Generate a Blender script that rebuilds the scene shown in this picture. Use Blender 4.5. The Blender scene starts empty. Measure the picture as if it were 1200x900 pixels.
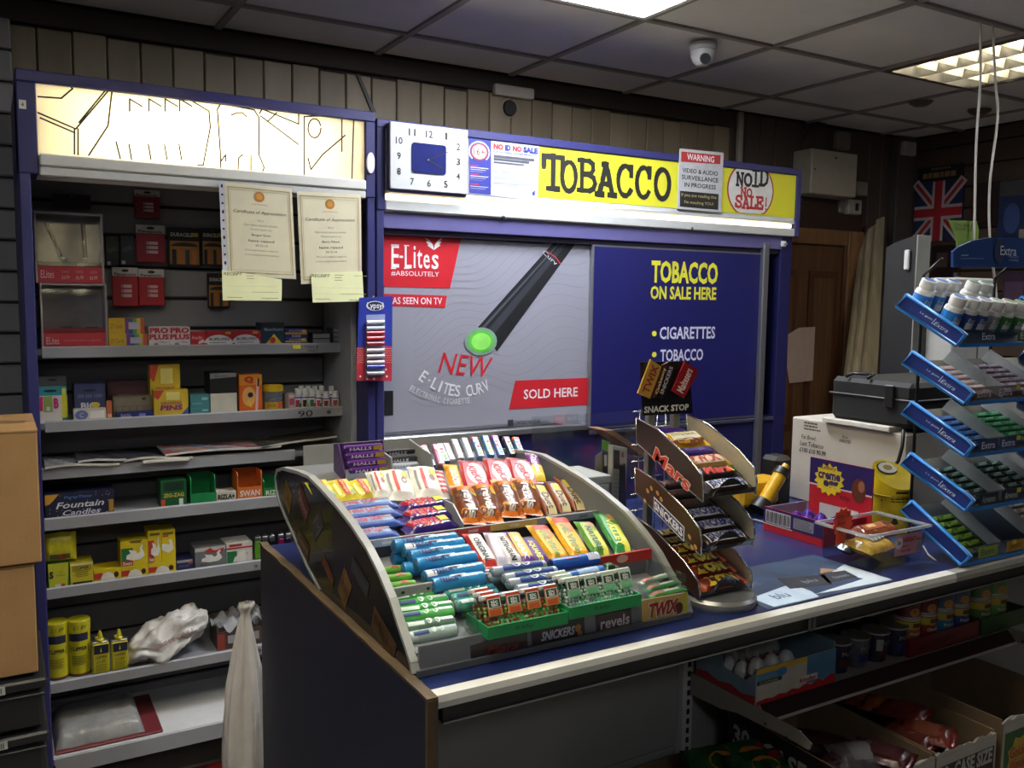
import bpy, math, random
from mathutils import Vector, Matrix, noise
random.seed(11)
S = bpy.context.scene
COL = S.collection
# ---------------------------------------------------------------- camera
CAM = Vector((0, 0, 1.55)); FPX = 1040.0
YAW, PITCH, ROLL = [math.radians(a) for a in (30.365, 5.507, 0.73)]
FW = Vector((math.sin(YAW)*math.cos(PITCH), math.cos(YAW)*math.cos(PITCH), -math.sin(PITCH)))
_r = Vector((math.cos(YAW), -math.sin(YAW), 0)); _u = _r.cross(FW)
RT = _r*math.cos(ROLL) + _u*math.sin(ROLL); UP = -_r*math.sin(ROLL) + _u*math.cos(ROLL)
cd = bpy.data.cameras.new('camera'); cam = bpy.data.objects.new('camera', cd); COL.objects.link(cam)
cd.sensor_fit = 'HORIZONTAL'; cd.sensor_width = 36.0; cd.lens = FPX/1200*36.0; cd.clip_start = 0.02
M3 = Matrix((RT, UP, -FW)).transposed()
cam.matrix_world = Matrix.Translation(CAM) @ M3.to_4x4()
S.camera = cam
# ---------------------------------------------------------------- world, lights, exposure
w = bpy.data.worlds.new('world'); S.world = w; w.use_nodes = True
w.node_tree.nodes['Background'].inputs[0].default_value = (0.6, 0.65, 0.75, 1)
w.node_tree.nodes['Background'].inputs[1].default_value = 0.02
S.view_settings.view_transform = 'Standard'; S.view_settings.look = 'None'
S.view_settings.gamma = 1.0; S.view_settings.exposure = 0.5; S.view_settings.use_curve_mapping = False
PANEL_EMIT = 30.0        # ceiling panel above the counter
LOUVRE_EMIT = 9.0        # louvre light at the far right
FILL_EMIT = 11.0          # unseen ceiling panels added as fill light for the shelves
HEADER_TUBE = 105.0
STRIP_TUBE = 4.5
# ---------------------------------------------------------------- helpers
def at(px, py, ax, v):
    """photo pixel -> point where its sight line meets the plane ax = v (metres)"""
    d = FW + RT*((px-600)/FPX) - UP*((py-450)/FPX)
    i = 'xyz'.index(ax); return CAM + d*((v-CAM[i])/d[i])
def on(px, py, p0, n):
    d = FW + RT*((px-600)/FPX) - UP*((py-450)/FPX); n = Vector(n)
    return CAM + d*((Vector(p0)-CAM).dot(n)/d.dot(n))
def lin(h):
    if isinstance(h, str):
        h = [int(h[i:i+2], 16)/255 for i in (0, 2, 4)]
    return tuple((c/12.92 if c <= .04045 else ((c+.055)/1.055)**2.4) for c in h)
MATS = {}
def mat(h, rough=.5, metal=0.0, var=.10, scale=25.0, bump=0.0, bscale=80.0, kind='std', name=None, emit=0.0, stretch=None, coat=0.0):
    key = (h, rough, metal, var, scale, bump, bscale, kind, emit, stretch, coat)
    if key in MATS: return MATS[key]
    m = bpy.data.materials.new(name or ('paint_'+h)); m.use_nodes = True
    nt = m.node_tree; N = nt.nodes; L = nt.links; b = N['Principled BSDF']
    c = lin(h)
    tc = N.new('ShaderNodeTexCoord'); mp = N.new('ShaderNodeMapping'); L.new(tc.outputs['Object'], mp.inputs[0])
    if stretch: mp.inputs['Scale'].default_value = stretch
    nz = N.new('ShaderNodeTexNoise'); nz.inputs['Scale'].default_value = scale; nz.inputs['Detail'].default_value = 4
    L.new(mp.outputs[0], nz.inputs['Vector'])
    rp = N.new('ShaderNodeMapRange'); rp.inputs['From Min'].default_value = .3; rp.inputs['From Max'].default_value = .7
    rp.inputs['To Min'].default_value = 1-var; rp.inputs['To Max'].default_value = 1+var
    L.new(nz.outputs['Fac'], rp.inputs['Value'])
    mx = N.new('ShaderNodeMix'); mx.data_type = 'RGBA'; mx.blend_type = 'MULTIPLY'; mx.inputs['Factor'].default_value = 1
    mx.inputs['A'].default_value = (*c, 1); L.new(rp.outputs[0], mx.inputs['B']); L.new(mx.outputs['Result'], b.inputs['Base Color'])
    b.inputs['Roughness'].default_value = rough; b.inputs['Metallic'].default_value = metal
    b.inputs['Coat Weight'].default_value = coat
    if bump:
        n2 = N.new('ShaderNodeTexNoise'); n2.inputs['Scale'].default_value = bscale; L.new(mp.outputs[0], n2.inputs['Vector'])
        bp = N.new('ShaderNodeBump'); bp.inputs['Strength'].default_value = bump; bp.inputs['Distance'].default_value = .01
        L.new(n2.outputs['Fac'], bp.inputs['Height']); L.new(bp.outputs[0], b.inputs['Normal'])
    if kind == 'glass':
        out = N['Material Output']; tr = N.new('ShaderNodeBsdfTransparent'); gl = N.new('ShaderNodeBsdfGlossy')
        tr.inputs[0].default_value = (*c, 1); gl.inputs['Roughness'].default_value = rough
        lw = N.new('ShaderNodeLayerWeight'); pw_ = N.new('ShaderNodeMath'); pw_.operation = 'POWER'; pw_.inputs[1].default_value = 4.0
        L.new(lw.outputs['Facing'], pw_.inputs[0]); ad = N.new('ShaderNodeMath'); ad.operation = 'MULTIPLY_ADD'; ad.inputs[1].default_value = .8; ad.inputs[2].default_value = .045
        L.new(pw_.outputs[0], ad.inputs[0]); ms = N.new('ShaderNodeMixShader'); L.new(ad.outputs[0], ms.inputs[0]); L.new(tr.outputs[0], ms.inputs[1]); L.new(gl.outputs[0], ms.inputs[2])
        L.new(ms.outputs[0], out.inputs[0])
    if kind == 'film':   # milky thin plastic
        out = N['Material Output']; tr = N.new('ShaderNodeBsdfTransparent'); ms = N.new('ShaderNodeMixShader')
        ms.inputs[0].default_value = .45; L.new(tr.outputs[0], ms.inputs[1]); L.new(b.outputs[0], ms.inputs[2]); L.new(ms.outputs[0], out.inputs[0])
    if kind == 'translucent':
        out = N['Material Output']; tl = N.new('ShaderNodeBsdfTranslucent'); L.new(mx.outputs['Result'], tl.inputs[0])
        ms = N.new('ShaderNodeMixShader'); ms.inputs[0].default_value = .7; L.new(b.outputs[0], ms.inputs[1]); L.new(tl.outputs[0], ms.inputs[2]); L.new(ms.outputs[0], out.inputs[0])
    if emit:
        b.inputs['Emission Color'].default_value = (*c, 1); b.inputs['Emission Strength'].default_value = emit
    MATS[key] = m; return m
GLASS = lambda: mat('f4f8f8', .03, kind='glass', name='clear_acrylic')
TXT = {}
def glyphs(s, bold=0.0, shear=0.0, space=1.0):
    k = (s, bold, shear, space)
    if k not in TXT:
        cu = bpy.data.curves.new('t', 'FONT'); cu.body = s; cu.resolution_u = 2; cu.offset = bold; cu.shear = shear; cu.space_character = space
        o = bpy.data.objects.new('t', cu); me = bpy.data.meshes.new_from_object(o)
        vs = [(v.co.x, v.co.y) for v in me.vertices]; fs = [tuple(p.vertices) for p in me.polygons]
        bpy.data.objects.remove(o); bpy.data.meshes.remove(me); bpy.data.curves.remove(cu)
        if not vs: vs = [(0, 0), (1, 0), (1, 1)]; fs = []
        x0 = min(v[0] for v in vs); x1 = max(v[0] for v in vs); y0 = min(v[1] for v in vs); y1 = max(v[1] for v in vs)
        TXT[k] = ([((x-x0)/max(x1-x0, 1e-6)-.5, (y-y0)/max(y1-y0, 1e-6)-.5) for x, y in vs], fs, (x1-x0)/max(y1-y0, 1e-6))
    return TXT[k]
def as_mat(m): return mat(m) if isinstance(m, str) else m
class MB:
    """collects shapes of several materials into one mesh"""
    def __init__(s, M=None): s.v = []; s.f = []; s.mi = []; s.sm = []; s.mats = []; s.M = M
    def add(s, vs, fs, m, smooth=False):
        m = as_mat(m)
        if m not in s.mats: s.mats.append(m)
        k = s.mats.index(m); b = len(s.v)
        for p in vs:
            p = Vector(p); s.v.append(s.M @ p if s.M is not None else p)
        for f in fs: s.f.append([b+i for i in f]); s.mi.append(k); s.sm.append(smooth)
        return s
    def box(s, x0, x1, y0, y1, z0, z1, m, b=0.0, omit=''):
        if x0 > x1: x0, x1 = x1, x0
        if y0 > y1: y0, y1 = y1, y0
        if z0 > z1: z0, z1 = z1, z0
        if b <= 0:
            vs = [(x, y, z) for z in (z0, z1) for y in (y0, y1) for x in (x0, x1)]
            F = {'-z': (0, 2, 3, 1), '+z': (4, 5, 7, 6), '-y': (0, 1, 5, 4), '+y': (2, 6, 7, 3), '-x': (0, 4, 6, 2), '+x': (1, 3, 7, 5)}
            return s.add(vs, [f for k, f in F.items() if k not in omit.split()], m)
        b = min(b, (x1-x0)*.45, (y1-y0)*.45, (z1-z0)*.45)
        vs = []; idx = {}
        X = (x0, x1); Y = (y0, y1); Z = (z0, z1); sg = (1, -1)
        for i in (0, 1):
            for j in (0, 1):
                for k in (0, 1):
                    bx, by, bz = sg[i]*b, sg[j]*b, sg[k]*b
                    idx[i, j, k] = len(vs)
                    vs += [(X[i], Y[j]+by, Z[k]+bz), (X[i]+bx, Y[j], Z[k]+bz), (X[i]+bx, Y[j]+by, Z[k])]
        fs = []
        for i in (0, 1): fs.append([idx[i, j, k] for j, k in ((0, 0), (1, 0), (1, 1), (0, 1))])
        for j in (0, 1): fs.append([idx[i, j, k]+1 for i, k in ((0, 0), (1, 0), (1, 1), (0, 1))])
        for k in (0, 1): fs.append([idx[i, j, k]+2 for i, j in ((0, 0), (1, 0), (1, 1), (0, 1))])
        for i in (0, 1):
            for j in (0, 1): a, c = idx[i, j, 0], idx[i, j, 1]; fs.append([a, a+1, c+1, c])
            for k in (0, 1): a, c = idx[i, 0, k], idx[i, 1, k]; fs.append([a, a+2, c+2, c])
        for j in (0, 1):
            for k in (0, 1): a, c = idx[0, j, k], idx[1, j, k]; fs.append([a+1, a+2, c+2, c+1])
        for q in idx.values(): fs.append([q, q+1, q+2])
        c0 = Vector(((x0+x1)/2, (y0+y1)/2, (z0+z1)/2)); out = []
        for f in fs:
            P = [Vector(vs[i]) for i in f]; n = (P[1]-P[0]).cross(P[2]-P[0])
            out.append(f if n.dot(sum(P, Vector())/len(P)-c0) > 0 else f[::-1])
        return s.add(vs, out, m)
    def prism(s, pts, o, ux, uy, d, m, mcap=None, mcap2=None):
        """polygon pts in frame (o,ux,uy) extruded by vector d"""
        o, ux, uy, d = Vector(o), Vector(ux), Vector(uy), Vector(d); n = len(pts)
        A = [o+ux*p[0]+uy*p[1] for p in pts]; B = [p+d for p in A]
        s.add(A+B, [[i, (i+1) % n, n+(i+1) % n, n+i] for i in range(n)], m)
        s.add(A, [list(range(n))[::-1]], mcap or m); s.add(B, [list(range(n))], mcap2 or mcap or m); return s
    def cyl(s, p0, p1, r0, r1=None, n=16, m='888888', caps=True, smooth=True, mcap=None):
        p0, p1 = Vector(p0), Vector(p1); r1 = r0 if r1 is None else r1
        d = (p1-p0).normalized(); a = d.orthogonal().normalized(); b = d.cross(a)
        A = [p0+(a*math.cos(t)+b*math.sin(t))*r0 for t in [2*math.pi*i/n for i in range(n)]]
        B = [p1+(a*math.cos(t)+b*math.sin(t))*r1 for t in [2*math.pi*i/n for i in range(n)]]
        s.add(A+B, [[i, (i+1) % n, n+(i+1) % n, n+i] for i in range(n)], m, smooth)
        if caps: s.add(A, [list(range(n))[::-1]], mcap or m); s.add(B, [list(range(n))], mcap or m)
        return s
    def lathe(s, prof, m, n=20, o=(0, 0, 0), M=None):
        """prof: list of (r, z[, mat of the band above])"""
        o = Vector(o); M = M or Matrix()
        for k in range(len(prof)-1):
            (r0, z0), (r1, z1) = prof[k][:2], prof[k+1][:2]; mm = prof[k][2] if len(prof[k]) > 2 else m
            vs = []; fs = []
            for r, z in ((r0, z0), (r1, z1)):
                vs += [o+(M @ Vector((r*math.cos(2*math.pi*i/n), r*math.sin(2*math.pi*i/n), z))) for i in range(n)]
            s.add(vs, [[i, (i+1) % n, n+(i+1) % n, n+i] for i in range(n)], mm, True)
        return s
    def tube(s, pts, r, m, n=8):
        P = [Vector(p) for p in pts]; vs = []; fs = []; a = None
        for i, p in enumerate(P):
            d = (P[min(i+1, len(P)-1)]-P[max(i-1, 0)]).normalized()
            a = d.orthogonal().normalized() if a is None else (a-d*a.dot(d)).normalized()
            b = d.cross(a); vs += [p+(a*math.cos(2*math.pi*k/n)+b*math.sin(2*math.pi*k/n))*r for k in range(n)]
        for i in range(len(P)-1):
            fs += [[i*n+k, i*n+(k+1) % n, (i+1)*n+(k+1) % n, (i+1)*n+k] for k in range(n)]
        fs += [list(range(n))[::-1], [(len(P)-1)*n+k for k in range(n)]]
        return s.add(vs, fs, m, True)
    def grid(s, fn, nu, nv, m, smooth=True, flip=False):
        """fn(u,v) -> point or (point, ...); m may be fn(u,v)"""
        vs = [fn(i/nu, j/nv) for j in range(nv+1) for i in range(nu+1)]; groups = {}
        for j in range(nv):
            for i in range(nu):
                q = [j*(nu+1)+i, j*(nu+1)+i+1, (j+1)*(nu+1)+i+1, (j+1)*(nu+1)+i]
                mm = m((i+.5)/nu, (j+.5)/nv) if callable(m) else m
                groups.setdefault(as_mat(mm), []).append(q[::-1] if flip else q)
        b = len(s.v)
        for p in vs:
            p = Vector(p); s.v.append(s.M @ p if s.M is not None else p)
        for mm, fs in groups.items():
            if mm not in s.mats: s.mats.append(mm)
            k = s.mats.index(mm)
            for f in fs: s.f.append([b+i for i in f]); s.mi.append(k); s.sm.append(smooth)
        return s
    def build(s, name, parent=None, origin=None, label=None, cat=None, group=None, kind=None):
        me = bpy.data.meshes.new(name); o = bpy.data.objects.new(name, me)
        if parent is not None and origin is None: origin = PW[parent.name].copy()
        if origin is None and s.v:
            xs = [p.x for p in s.v]; ys = [p.y for p in s.v]; zs = [p.z for p in s.v]
            origin = Vector(((min(xs)+max(xs))/2, (min(ys)+max(ys))/2, min(zs)))
        origin = Vector(origin)
        me.from_pydata([p-origin for p in s.v], [], s.f)
        for m in s.mats: me.materials.append(m)
        me.polygons.foreach_set('material_index', s.mi); me.polygons.foreach_set('use_smooth', s.sm)
        me.validate(); me.update()
        COL.objects.link(o)
        if parent is not None:
            o.parent = parent; pw = PW[parent.name]; o.location = origin-pw; PW[o.name] = origin
        else:
            o.location = origin; PW[o.name] = origin.copy()
        tag(o, label, cat, group, kind); return o
PW = {}
def tag(o, label=None, cat=None, group=None, kind=None):
    if label: o['label'] = label
    if cat: o['category'] = cat
    if group: o['group'] = group
    if kind: o['kind'] = kind
    return o
def empty(name, loc, label=None, cat=None, group=None, kind=None):
    o = bpy.data.objects.new(name, None); COL.objects.link(o); o.location = loc; o.empty_display_size = .05
    PW[o.name] = Vector(loc); return tag(o, label, cat, group, kind)
class Face:
    """flat print on a surface: coordinates run 0..1 over a w x h face; fn maps (u, v, lift) to a point"""
    def __init__(s, mb, o=None, ux=None, uy=None, fn=None, lift=.0005, w=None, h=None):
        s.mb = mb; s.lift = lift
        if fn is None:
            o, ux, uy = Vector(o), Vector(ux), Vector(uy); n = ux.cross(uy).normalized(); s.w = ux.length; s.h = uy.length
            fn = lambda u, v, l: o+ux*u+uy*v+n*l; s.flat = True
        else: s.w = w; s.h = h; s.flat = False
        s.fn = fn
    def rect(s, u0, v0, u1, v1, m, k=1):
        if s.flat: s.mb.add([s.fn(*p, s.lift*k) for p in ((u0, v0), (u1, v0), (u1, v1), (u0, v1))], [(0, 1, 2, 3)], m)
        else: s.mb.grid(lambda a, b: s.fn(u0+(u1-u0)*a, v0+(v1-v0)*b, s.lift*k), 6, 5, m)
        return s
    def poly(s, pts, m, k=1): s.mb.add([s.fn(u, v, s.lift*k) for u, v in pts], [list(range(len(pts)))], m); return s
    def ell(s, u, v, ru, rv, m, k=1, n=20, a0=0, a1=360):
        P = [(u+ru*math.cos(math.radians(a0+(a1-a0)*i/n)), v+rv*math.sin(math.radians(a0+(a1-a0)*i/n))) for i in range(n if a1-a0 == 360 else n+1)]
        return s.poly(P, m, k)
    def text(s, t, u, v, w, h, m, k=2, bold=0.0, shear=0.0, rot=0.0, space=1.0, fit=True):
        V, F, asp = glyphs(t, bold, shear, space)
        if not fit:   # keep the letters' own proportions, height h rules
            w = h*s.h*asp/s.w
        c, sn = math.cos(rot), math.sin(rot); pts = []
        for x, y in V:
            X = x*w*s.w; Y = y*h*s.h; X, Y = X*c-Y*sn, X*sn+Y*c
            pts.append(s.fn(u+X/s.w, v+Y/s.h, s.lift*k))
        s.mb.add(pts, F, m); return s
    def line(s, pts, wd, m, k=2, closed=False):
        """stroke of width wd metres through face points"""
        P = [Vector((u*s.w, v*s.h)) for u, v in pts]
        if closed: P.append(P[0])
        s.cnt = getattr(s, 'cnt', 0)
        for a, b in zip(P, P[1:]):
            d = (b-a)
            if d.length < 1e-7: continue
            d.normalize(); n = Vector((-d.y, d.x))*wd/2; e = d*wd*.35
            s.cnt += 1
            s.mb.add([s.fn(q.x/s.w, q.y/s.h, s.lift*(k+.012*(s.cnt % 50))) for q in (a-e-n, b+e-n, b+e+n, a-e+n)], [(0, 1, 2, 3)], m)
        return s
    def lines(s, u0, u1, v0, v1, n, m, k=1, seed=1, th=.5):
        """rows of small print"""
        r = random.Random(seed)
        for i in range(n):
            v = v1-(v1-v0)*(i+.5)/n; hh = (v1-v0)/n*th/2; e = u1-(u1-u0)*r.uniform(0, .25)
            x = u0
            while x < e-.01:
                x2 = min(e, x+(u1-u0)*r.uniform(.08, .2)); s.rect(x, v-hh, x2, v+hh, m, k); x = x2+(u1-u0)*.025
        return s
def front(mb, x0, x1, y, z0, z1, lift=.0005): return Face(mb, (x0, y, z0), (x1-x0, 0, 0), (0, 0, z1-z0), lift=lift)
def copy_thing(o, loc, rot=None, label=None):
    c = o.copy(); COL.objects.link(c); c.location = loc
    if rot is not None: c.rotation_euler = rot
    if label: c['label'] = label
    PW[c.name] = Vector(loc)
    for ch in list(o.children):
        d = ch.copy(); COL.objects.link(d); d.parent = c
        for g in list(ch.children):
            e = g.copy(); COL.objects.link(e); e.parent = d
    return c
def part_copy(o, dloc):
    c = o.copy(); COL.objects.link(c); c.parent = o.parent; c.location = o.location+Vector(dloc); return c
# ---------------------------------------------------------------- shared colours
NAVY = mat('2b2c62', .45, var=.06, scale=6, bump=.05, name='navy_laminate')
NAVY2 = mat('1f2050', .35, var=.05, scale=5, name='navy_gloss')
GREYM = mat('8f9196', .42, .15, var=.05, scale=9, name='grey_powder_metal')
SLAT = mat('7e7d7d', .55, var=.07, scale=7, name='grey_slat')
LTGREY = mat('b9bab8', .45, var=.05, scale=8, name='light_grey_metal')
WHITE = mat('e6e6e2', .5, var=.04, scale=12, name='white_paint')
BLACK = mat('141414', .45, var=.1, name='black_plastic')
SILVER = mat('a9abb0', .3, .85, var=.05, name='brushed_metal')
CARD = mat('a17c4f', .8, var=.07, scale=9, bump=.08, bscale=160, name='corrugated_card')
# ================================================================ SETTING
XW, YW, ZC = 4.68, 3.40, 2.50
XL, YF = -1.9, -3.0
o = MB().box(XL, XW, YF, YW+.05, -.06, 0, mat('8a847b', .5, var=.15, scale=3, bump=.05, name='vinyl_floor')).build('floor', kind='structure')
# ceiling: hung tiles in a rail grid
o = MB().box(XL, XW+.05, YF, YW+.05, 2.56, 2.6, mat('55504a', .9, name='ceiling_void')).build('ceiling', kind='structure'); ceil = o
TX = [1.353-.611*k for k in range(6, 0, -1)]+[1.353+.611*k for k in range(6)]; TY = [3.085-.602*k for k in range(10, -1, -1)]
tilem = mat('dad8d6', .9, var=.05, scale=5, bump=.12, bscale=260, name='ceiling_tile'); railm = mat('8a8580', .5, var=.05, name='rail')
xs = [XL]+TX+[XW]; ys = [YF]+TY+[YW]
LIGHT_CELLS = {}
px_i = TX.index(min(TX, key=lambda v: abs(v-1.353)))
for i in range(len(xs)-1):
    for j in range(len(ys)-1):
        cx, cy = (xs[i]+xs[i+1])/2, (ys[j]+ys[j+1])/2
        if xs[i+1]-xs[i] < .05 or ys[j+1]-ys[j] < .05: continue
        key = None
        if abs(cx-1.658) < .2 and abs(cy-2.182) < .2: key = 'panel'
        elif abs(cx-3.5) < .2 and (abs(cy-2.182) < .2 or abs(cy-1.58) < .2): key = 'louvre'
        elif abs(cx-.437) < .2 and (abs(cy-1.58) < .2 or abs(cy-.978) < .2): key = 'louvre2'
        elif ((abs(cx+.78) < .25 or abs(cx-3.5) < .2) and abs(cy-.978) < .25) or (abs(cx+.17) < .25 and abs(cy+1.43) < .25): key = 'rear'
        if key: LIGHT_CELLS.setdefault(key, []).append((xs[i], xs[i+1], ys[j], ys[j+1])); continue
        g = .010
        MB().box(xs[i]+g, xs[i+1]-g, ys[j]+g, ys[j+1]-g, 2.508, 2.525, tilem, b=.004).build('ceiling_tile', ceil)
for x in TX: MB().box(x-.012, x+.012, YF, YW, ZC, 2.512, railm).build('ceiling_rail', ceil)
for y in TY: MB().box(XL, XW, y-.012, y+.012, ZC-.001, 2.512, railm).build('ceiling_rail', ceil)
# back wall with upright boards
wb = MB().box(XL, XW+.05, YW+.02, YW+.08, 0, 2.56, mat('3a322a', .8, name='wall_backing')).build('wall_back', kind='structure')
plm = [mat(h, .55, var=.10, scale=4, stretch=(3, 3, .6), bump=.06, name='cream_board') for h in ('857a64', '7f745f', '8a7f69')]
plb = mat('4b4038', .6, var=.12, scale=4, stretch=(3, 3, .5), bump=.08, name='brown_board')
x = .16-.1065; i = 0
while x < 4.6:
    x1 = x+.1065
    if x1 < 3.25:
        top = 2.418+random.uniform(-.008, .006); m = plm[i % 3]
    else: top = 2.5; m = plb
    if not (x1 > 3.42 and x < 4.26): MB().box(x+.002, x1-.002, YW, YW+.022, 0, top, m, b=.004).build('board', wb)
    elif True: MB().box(x+.002, x1-.002, YW, YW+.022, 1.98, top, m, b=.004).build('board', wb)
    x = x1; i += 1
beam = mat('332a25', .7, var=.15, scale=5, bump=.1, name='dark_beam')
MB().box(XL, 3.27, YW-.012, YW+.02, 2.425, 2.5, beam, b=.004).build('trim_1', kind='structure')
MB().box(3.285, 3.315, YW-.03, YW, 1.8, 2.5, mat('9a948a', .5, name='conduit_grey'), b=.006).build('trim_2', kind='structure')
# grey slatwall left of the shelving, each board its own piece
sw = MB().box(-1.2, .085, 3.335, 3.365, 0, 2.43, mat('2e2d2d', .8, name='slat_backing')).build('slatwall_panel', label='grey slatwall panel behind the cardboard boxes, left of the shelving unit', cat='slatwall')
z = .02
while z < 2.4:
    MB().box(-1.2, .085, 3.318, 3.336, z, min(z+.092, 2.43), SLAT, b=.005).build('slat', sw); z += .1
# right wall: dark slatwall
wr = MB().box(XW, XW+.05, YF, YW+.02, 0, 2.56, mat('1c1613', .9, name='right_backing')).build('wall_right', kind='structure')
brs = mat('4c3c33', .55, var=.12, scale=5, stretch=(1, .3, 3), bump=.06, name='brown_slat'); z = .005
while z < 2.48:
    MB().box(XW-.018, XW+.001, -.2, YW-.02, z, min(z+.108, 2.5), brs, b=.005).build('slat', wr); z += .1155
pw = mat('8c8880', .8, var=.05, name='shop_wall')
MB().box(XL-.05, XL, YF, YW+.05, 0, 2.56, pw).build('wall_left', kind='structure')
MB().box(XL-.05, XW+.05, YF-.05, YF, 0, 2.56, pw).build('wall_front', kind='structure')
MB().box(4.50, XW-.019, 3.352, YW-.001, 0, 2.5, mat('45403a', .7, var=.08, name='corner_boxing'), b=.004).build('trim_3', kind='structure')
# door in the back wall
dw = mat('5f4128', .45, var=.28, scale=6, stretch=(7, 7, .5), bump=.05, name='stained_pine')
dw2 = mat('7a5838', .45, var=.25, scale=6, stretch=(6, 6, .5), bump=.05, name='pine_frame')
d = empty('door_1', (3.78, 3.38, 0), kind='structure'); tag(d, 'brown wooden panelled door behind the tobacco unit', None)
MB().box(3.45, 4.11, 3.372, 3.41, 0, 1.86, dw, b=.004).build('door_leaf', d)
for (a, b_) in ((3.5, 3.74), (3.83, 4.06)):
    for (c, e) in ((.2, .75), (.85, 1.72)):
        m = MB(); m.box(a, b_, 3.366, 3.373, c, e, mat('4f2c17', .5, var=.2, scale=6, stretch=(7, 7, .5), name='pine_groove')); m.box(a+.035, b_-.035, 3.358, 3.37, c+.035, e-.035, dw, b=.006); m.build('door_panel', d)
m = MB(); m.box(4.11, 4.235, 3.345, 3.41, 0, 1.945, dw2, b=.006); m.build('door_frame', d)
m = MB(); m.box(3.42, 4.11, 3.345, 3.41, 1.862, 1.945, dw2, b=.006); m.build('door_frame', d)
m = MB(); m.box(4.09, 4.112, 3.352, 3.38, 0, 1.862, mat('5a3820', .5, var=.2, scale=6, stretch=(6, 6, .5), name='pine_stop'), b=.003); m.build('door_stop', d)
MB().box(3.3, 4.26, YW-.016, YW+.001, 1.95, 2.08, mat('34231a', .6, var=.15, name='dark_lintel')).build('trim_4', kind='structure')
# ---- ceiling lights
def led(c, name, em, label, group=None, col='f3f6ff'):
    x0, x1, y0, y1 = c; o = empty(name, ((x0+x1)/2, (y0+y1)/2, 2.5), label, 'ceiling light', group)
    m = MB()
    for a in ((x0+.01, x0+.03, y0+.01, y1-.01), (x1-.03, x1-.01, y0+.01, y1-.01), (x0+.03, x1-.03, y0+.01, y0+.03), (x0+.03, x1-.03, y1-.03, y1-.01)): m.box(*a, 2.497, 2.53, WHITE)
    m.build('frame', o)
    MB().box(x0+.03, x1-.03, y0+.03, y1-.03, 2.503, 2.52, mat(col, .6, var=.0, emit=em, name='lit_diffuser')).build('diffuser', o); return o
led(LIGHT_CELLS['panel'][0], 'ceiling_light_panel', PANEL_EMIT, 'bright square light panel set into the ceiling above the counter')
for i, c in enumerate(LIGHT_CELLS.get('rear', [])):  # out-of-view panels, added only to brighten the room
    led(c, 'ceiling_light_panel', FILL_EMIT, 'unseen square ceiling panel added to brighten the shelves', 'added fill panels')
def louvre_light(cl, label, emit):
    x0 = cl[0][0]; x1 = cl[0][1]; y0 = min(c[2] for c in cl); y1 = max(c[3] for c in cl)
    lv = empty('louvre_light', ((x0+x1)/2, (y0+y1)/2, 2.5), label, 'ceiling light')
    m = MB(); rf = mat('8d8b88', .22, .6, name='reflector')
    for a in ((x0+.01, x0+.03, y0+.01, y1-.01), (x1-.03, x1-.01, y0+.01, y1-.01), (x0+.03, x1-.03, y0+.01, y0+.03), (x0+.03, x1-.03, y1-.03, y1-.01)): m.box(*a, 2.494, 2.58, rf)
    m.box(x0+.03, x1-.03, y0+.03, y1-.03, 2.575, 2.58, rf); m.build('housing', lv)
    lvm = mat('e8e4d6', .35, name='louvre_white')
    for k in range(3):
        xx = x0+.06+(x1-x0-.12)*(k+.5)/3
        MB().cyl((xx, y0+.05, 2.558), (xx, y1-.05, 2.558), .012, n=8, m=mat('fff3d2', .5, var=0, emit=emit, name='fluorescent_tube')).build('tube', lv)
    for k in range(4):
        xx = x0+.04+(x1-x0-.08)*k/3
        m = MB(); m.prism([(-.018, 0), (.018, 0), (.004, -.05), (-.004, -.05)], (xx, y0+.03, 2.548), (1, 0, 0), (0, 0, 1), (0, y1-y0-.06, 0), rf); m.build('louvre_rail', lv)
    n = 13
    for k in range(1, n):
        yy = y0+.03+(y1-y0-.06)*k/n
        m = MB()
        for q in range(3):
            xa = x0+.06+(x1-x0-.08)*q/3; xb = x0+.02+(x1-x0-.08)*(q+1)/3
            m.prism([(-.010, 0), (.010, 0), (.002, -.045), (-.002, -.045)], (xa, yy, 2.545), (0, 1, 0), (0, 0, 1), (xb-xa, 0, 0), lvm)
        m.build('louvre_blade', lv)
louvre_light(LIGHT_CELLS['louvre'], 'long recessed light with white louvre blades, upper right of the ceiling', LOUVRE_EMIT*4)
louvre_light(LIGHT_CELLS['louvre2'], 'long recessed light with louvre blades above the customer side, behind the viewer', LOUVRE_EMIT*9)
# ================================================================ pixel helpers for flat fronts
class PF(Face):
    """front-facing print sheet on plane y, addressed by the photo's pixels"""
    def __init__(s, mb, y, ref=(0, 0), lift=.0006):
        s.y = y; o = Vector((0, y, 0)); Face.__init__(s, mb, o, (1, 0, 0), (0, 0, 1), lift=lift)
    def uv(s, px, py): p = at(px, py, 'y', s.y); return (p.x, p.z)
    def ppoly(s, pts, m, k=1): return s.poly([s.uv(*p) for p in pts], m, k)
    def ptext(s, t, px, py, wp, hp, m, k=2, **kw):
        c = s.uv(px, py); w = s.uv(px+wp/2, py)[0]-s.uv(px-wp/2, py)[0]; h = s.uv(px, py-hp/2)[1]-s.uv(px, py+hp/2)[1]
        return s.text(t, c[0], c[1], w, h, m, k, **kw)
    def pline(s, pts, wd, m, k=2, closed=False): return s.line([s.uv(*p) for p in pts], wd, m, k, closed)
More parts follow.
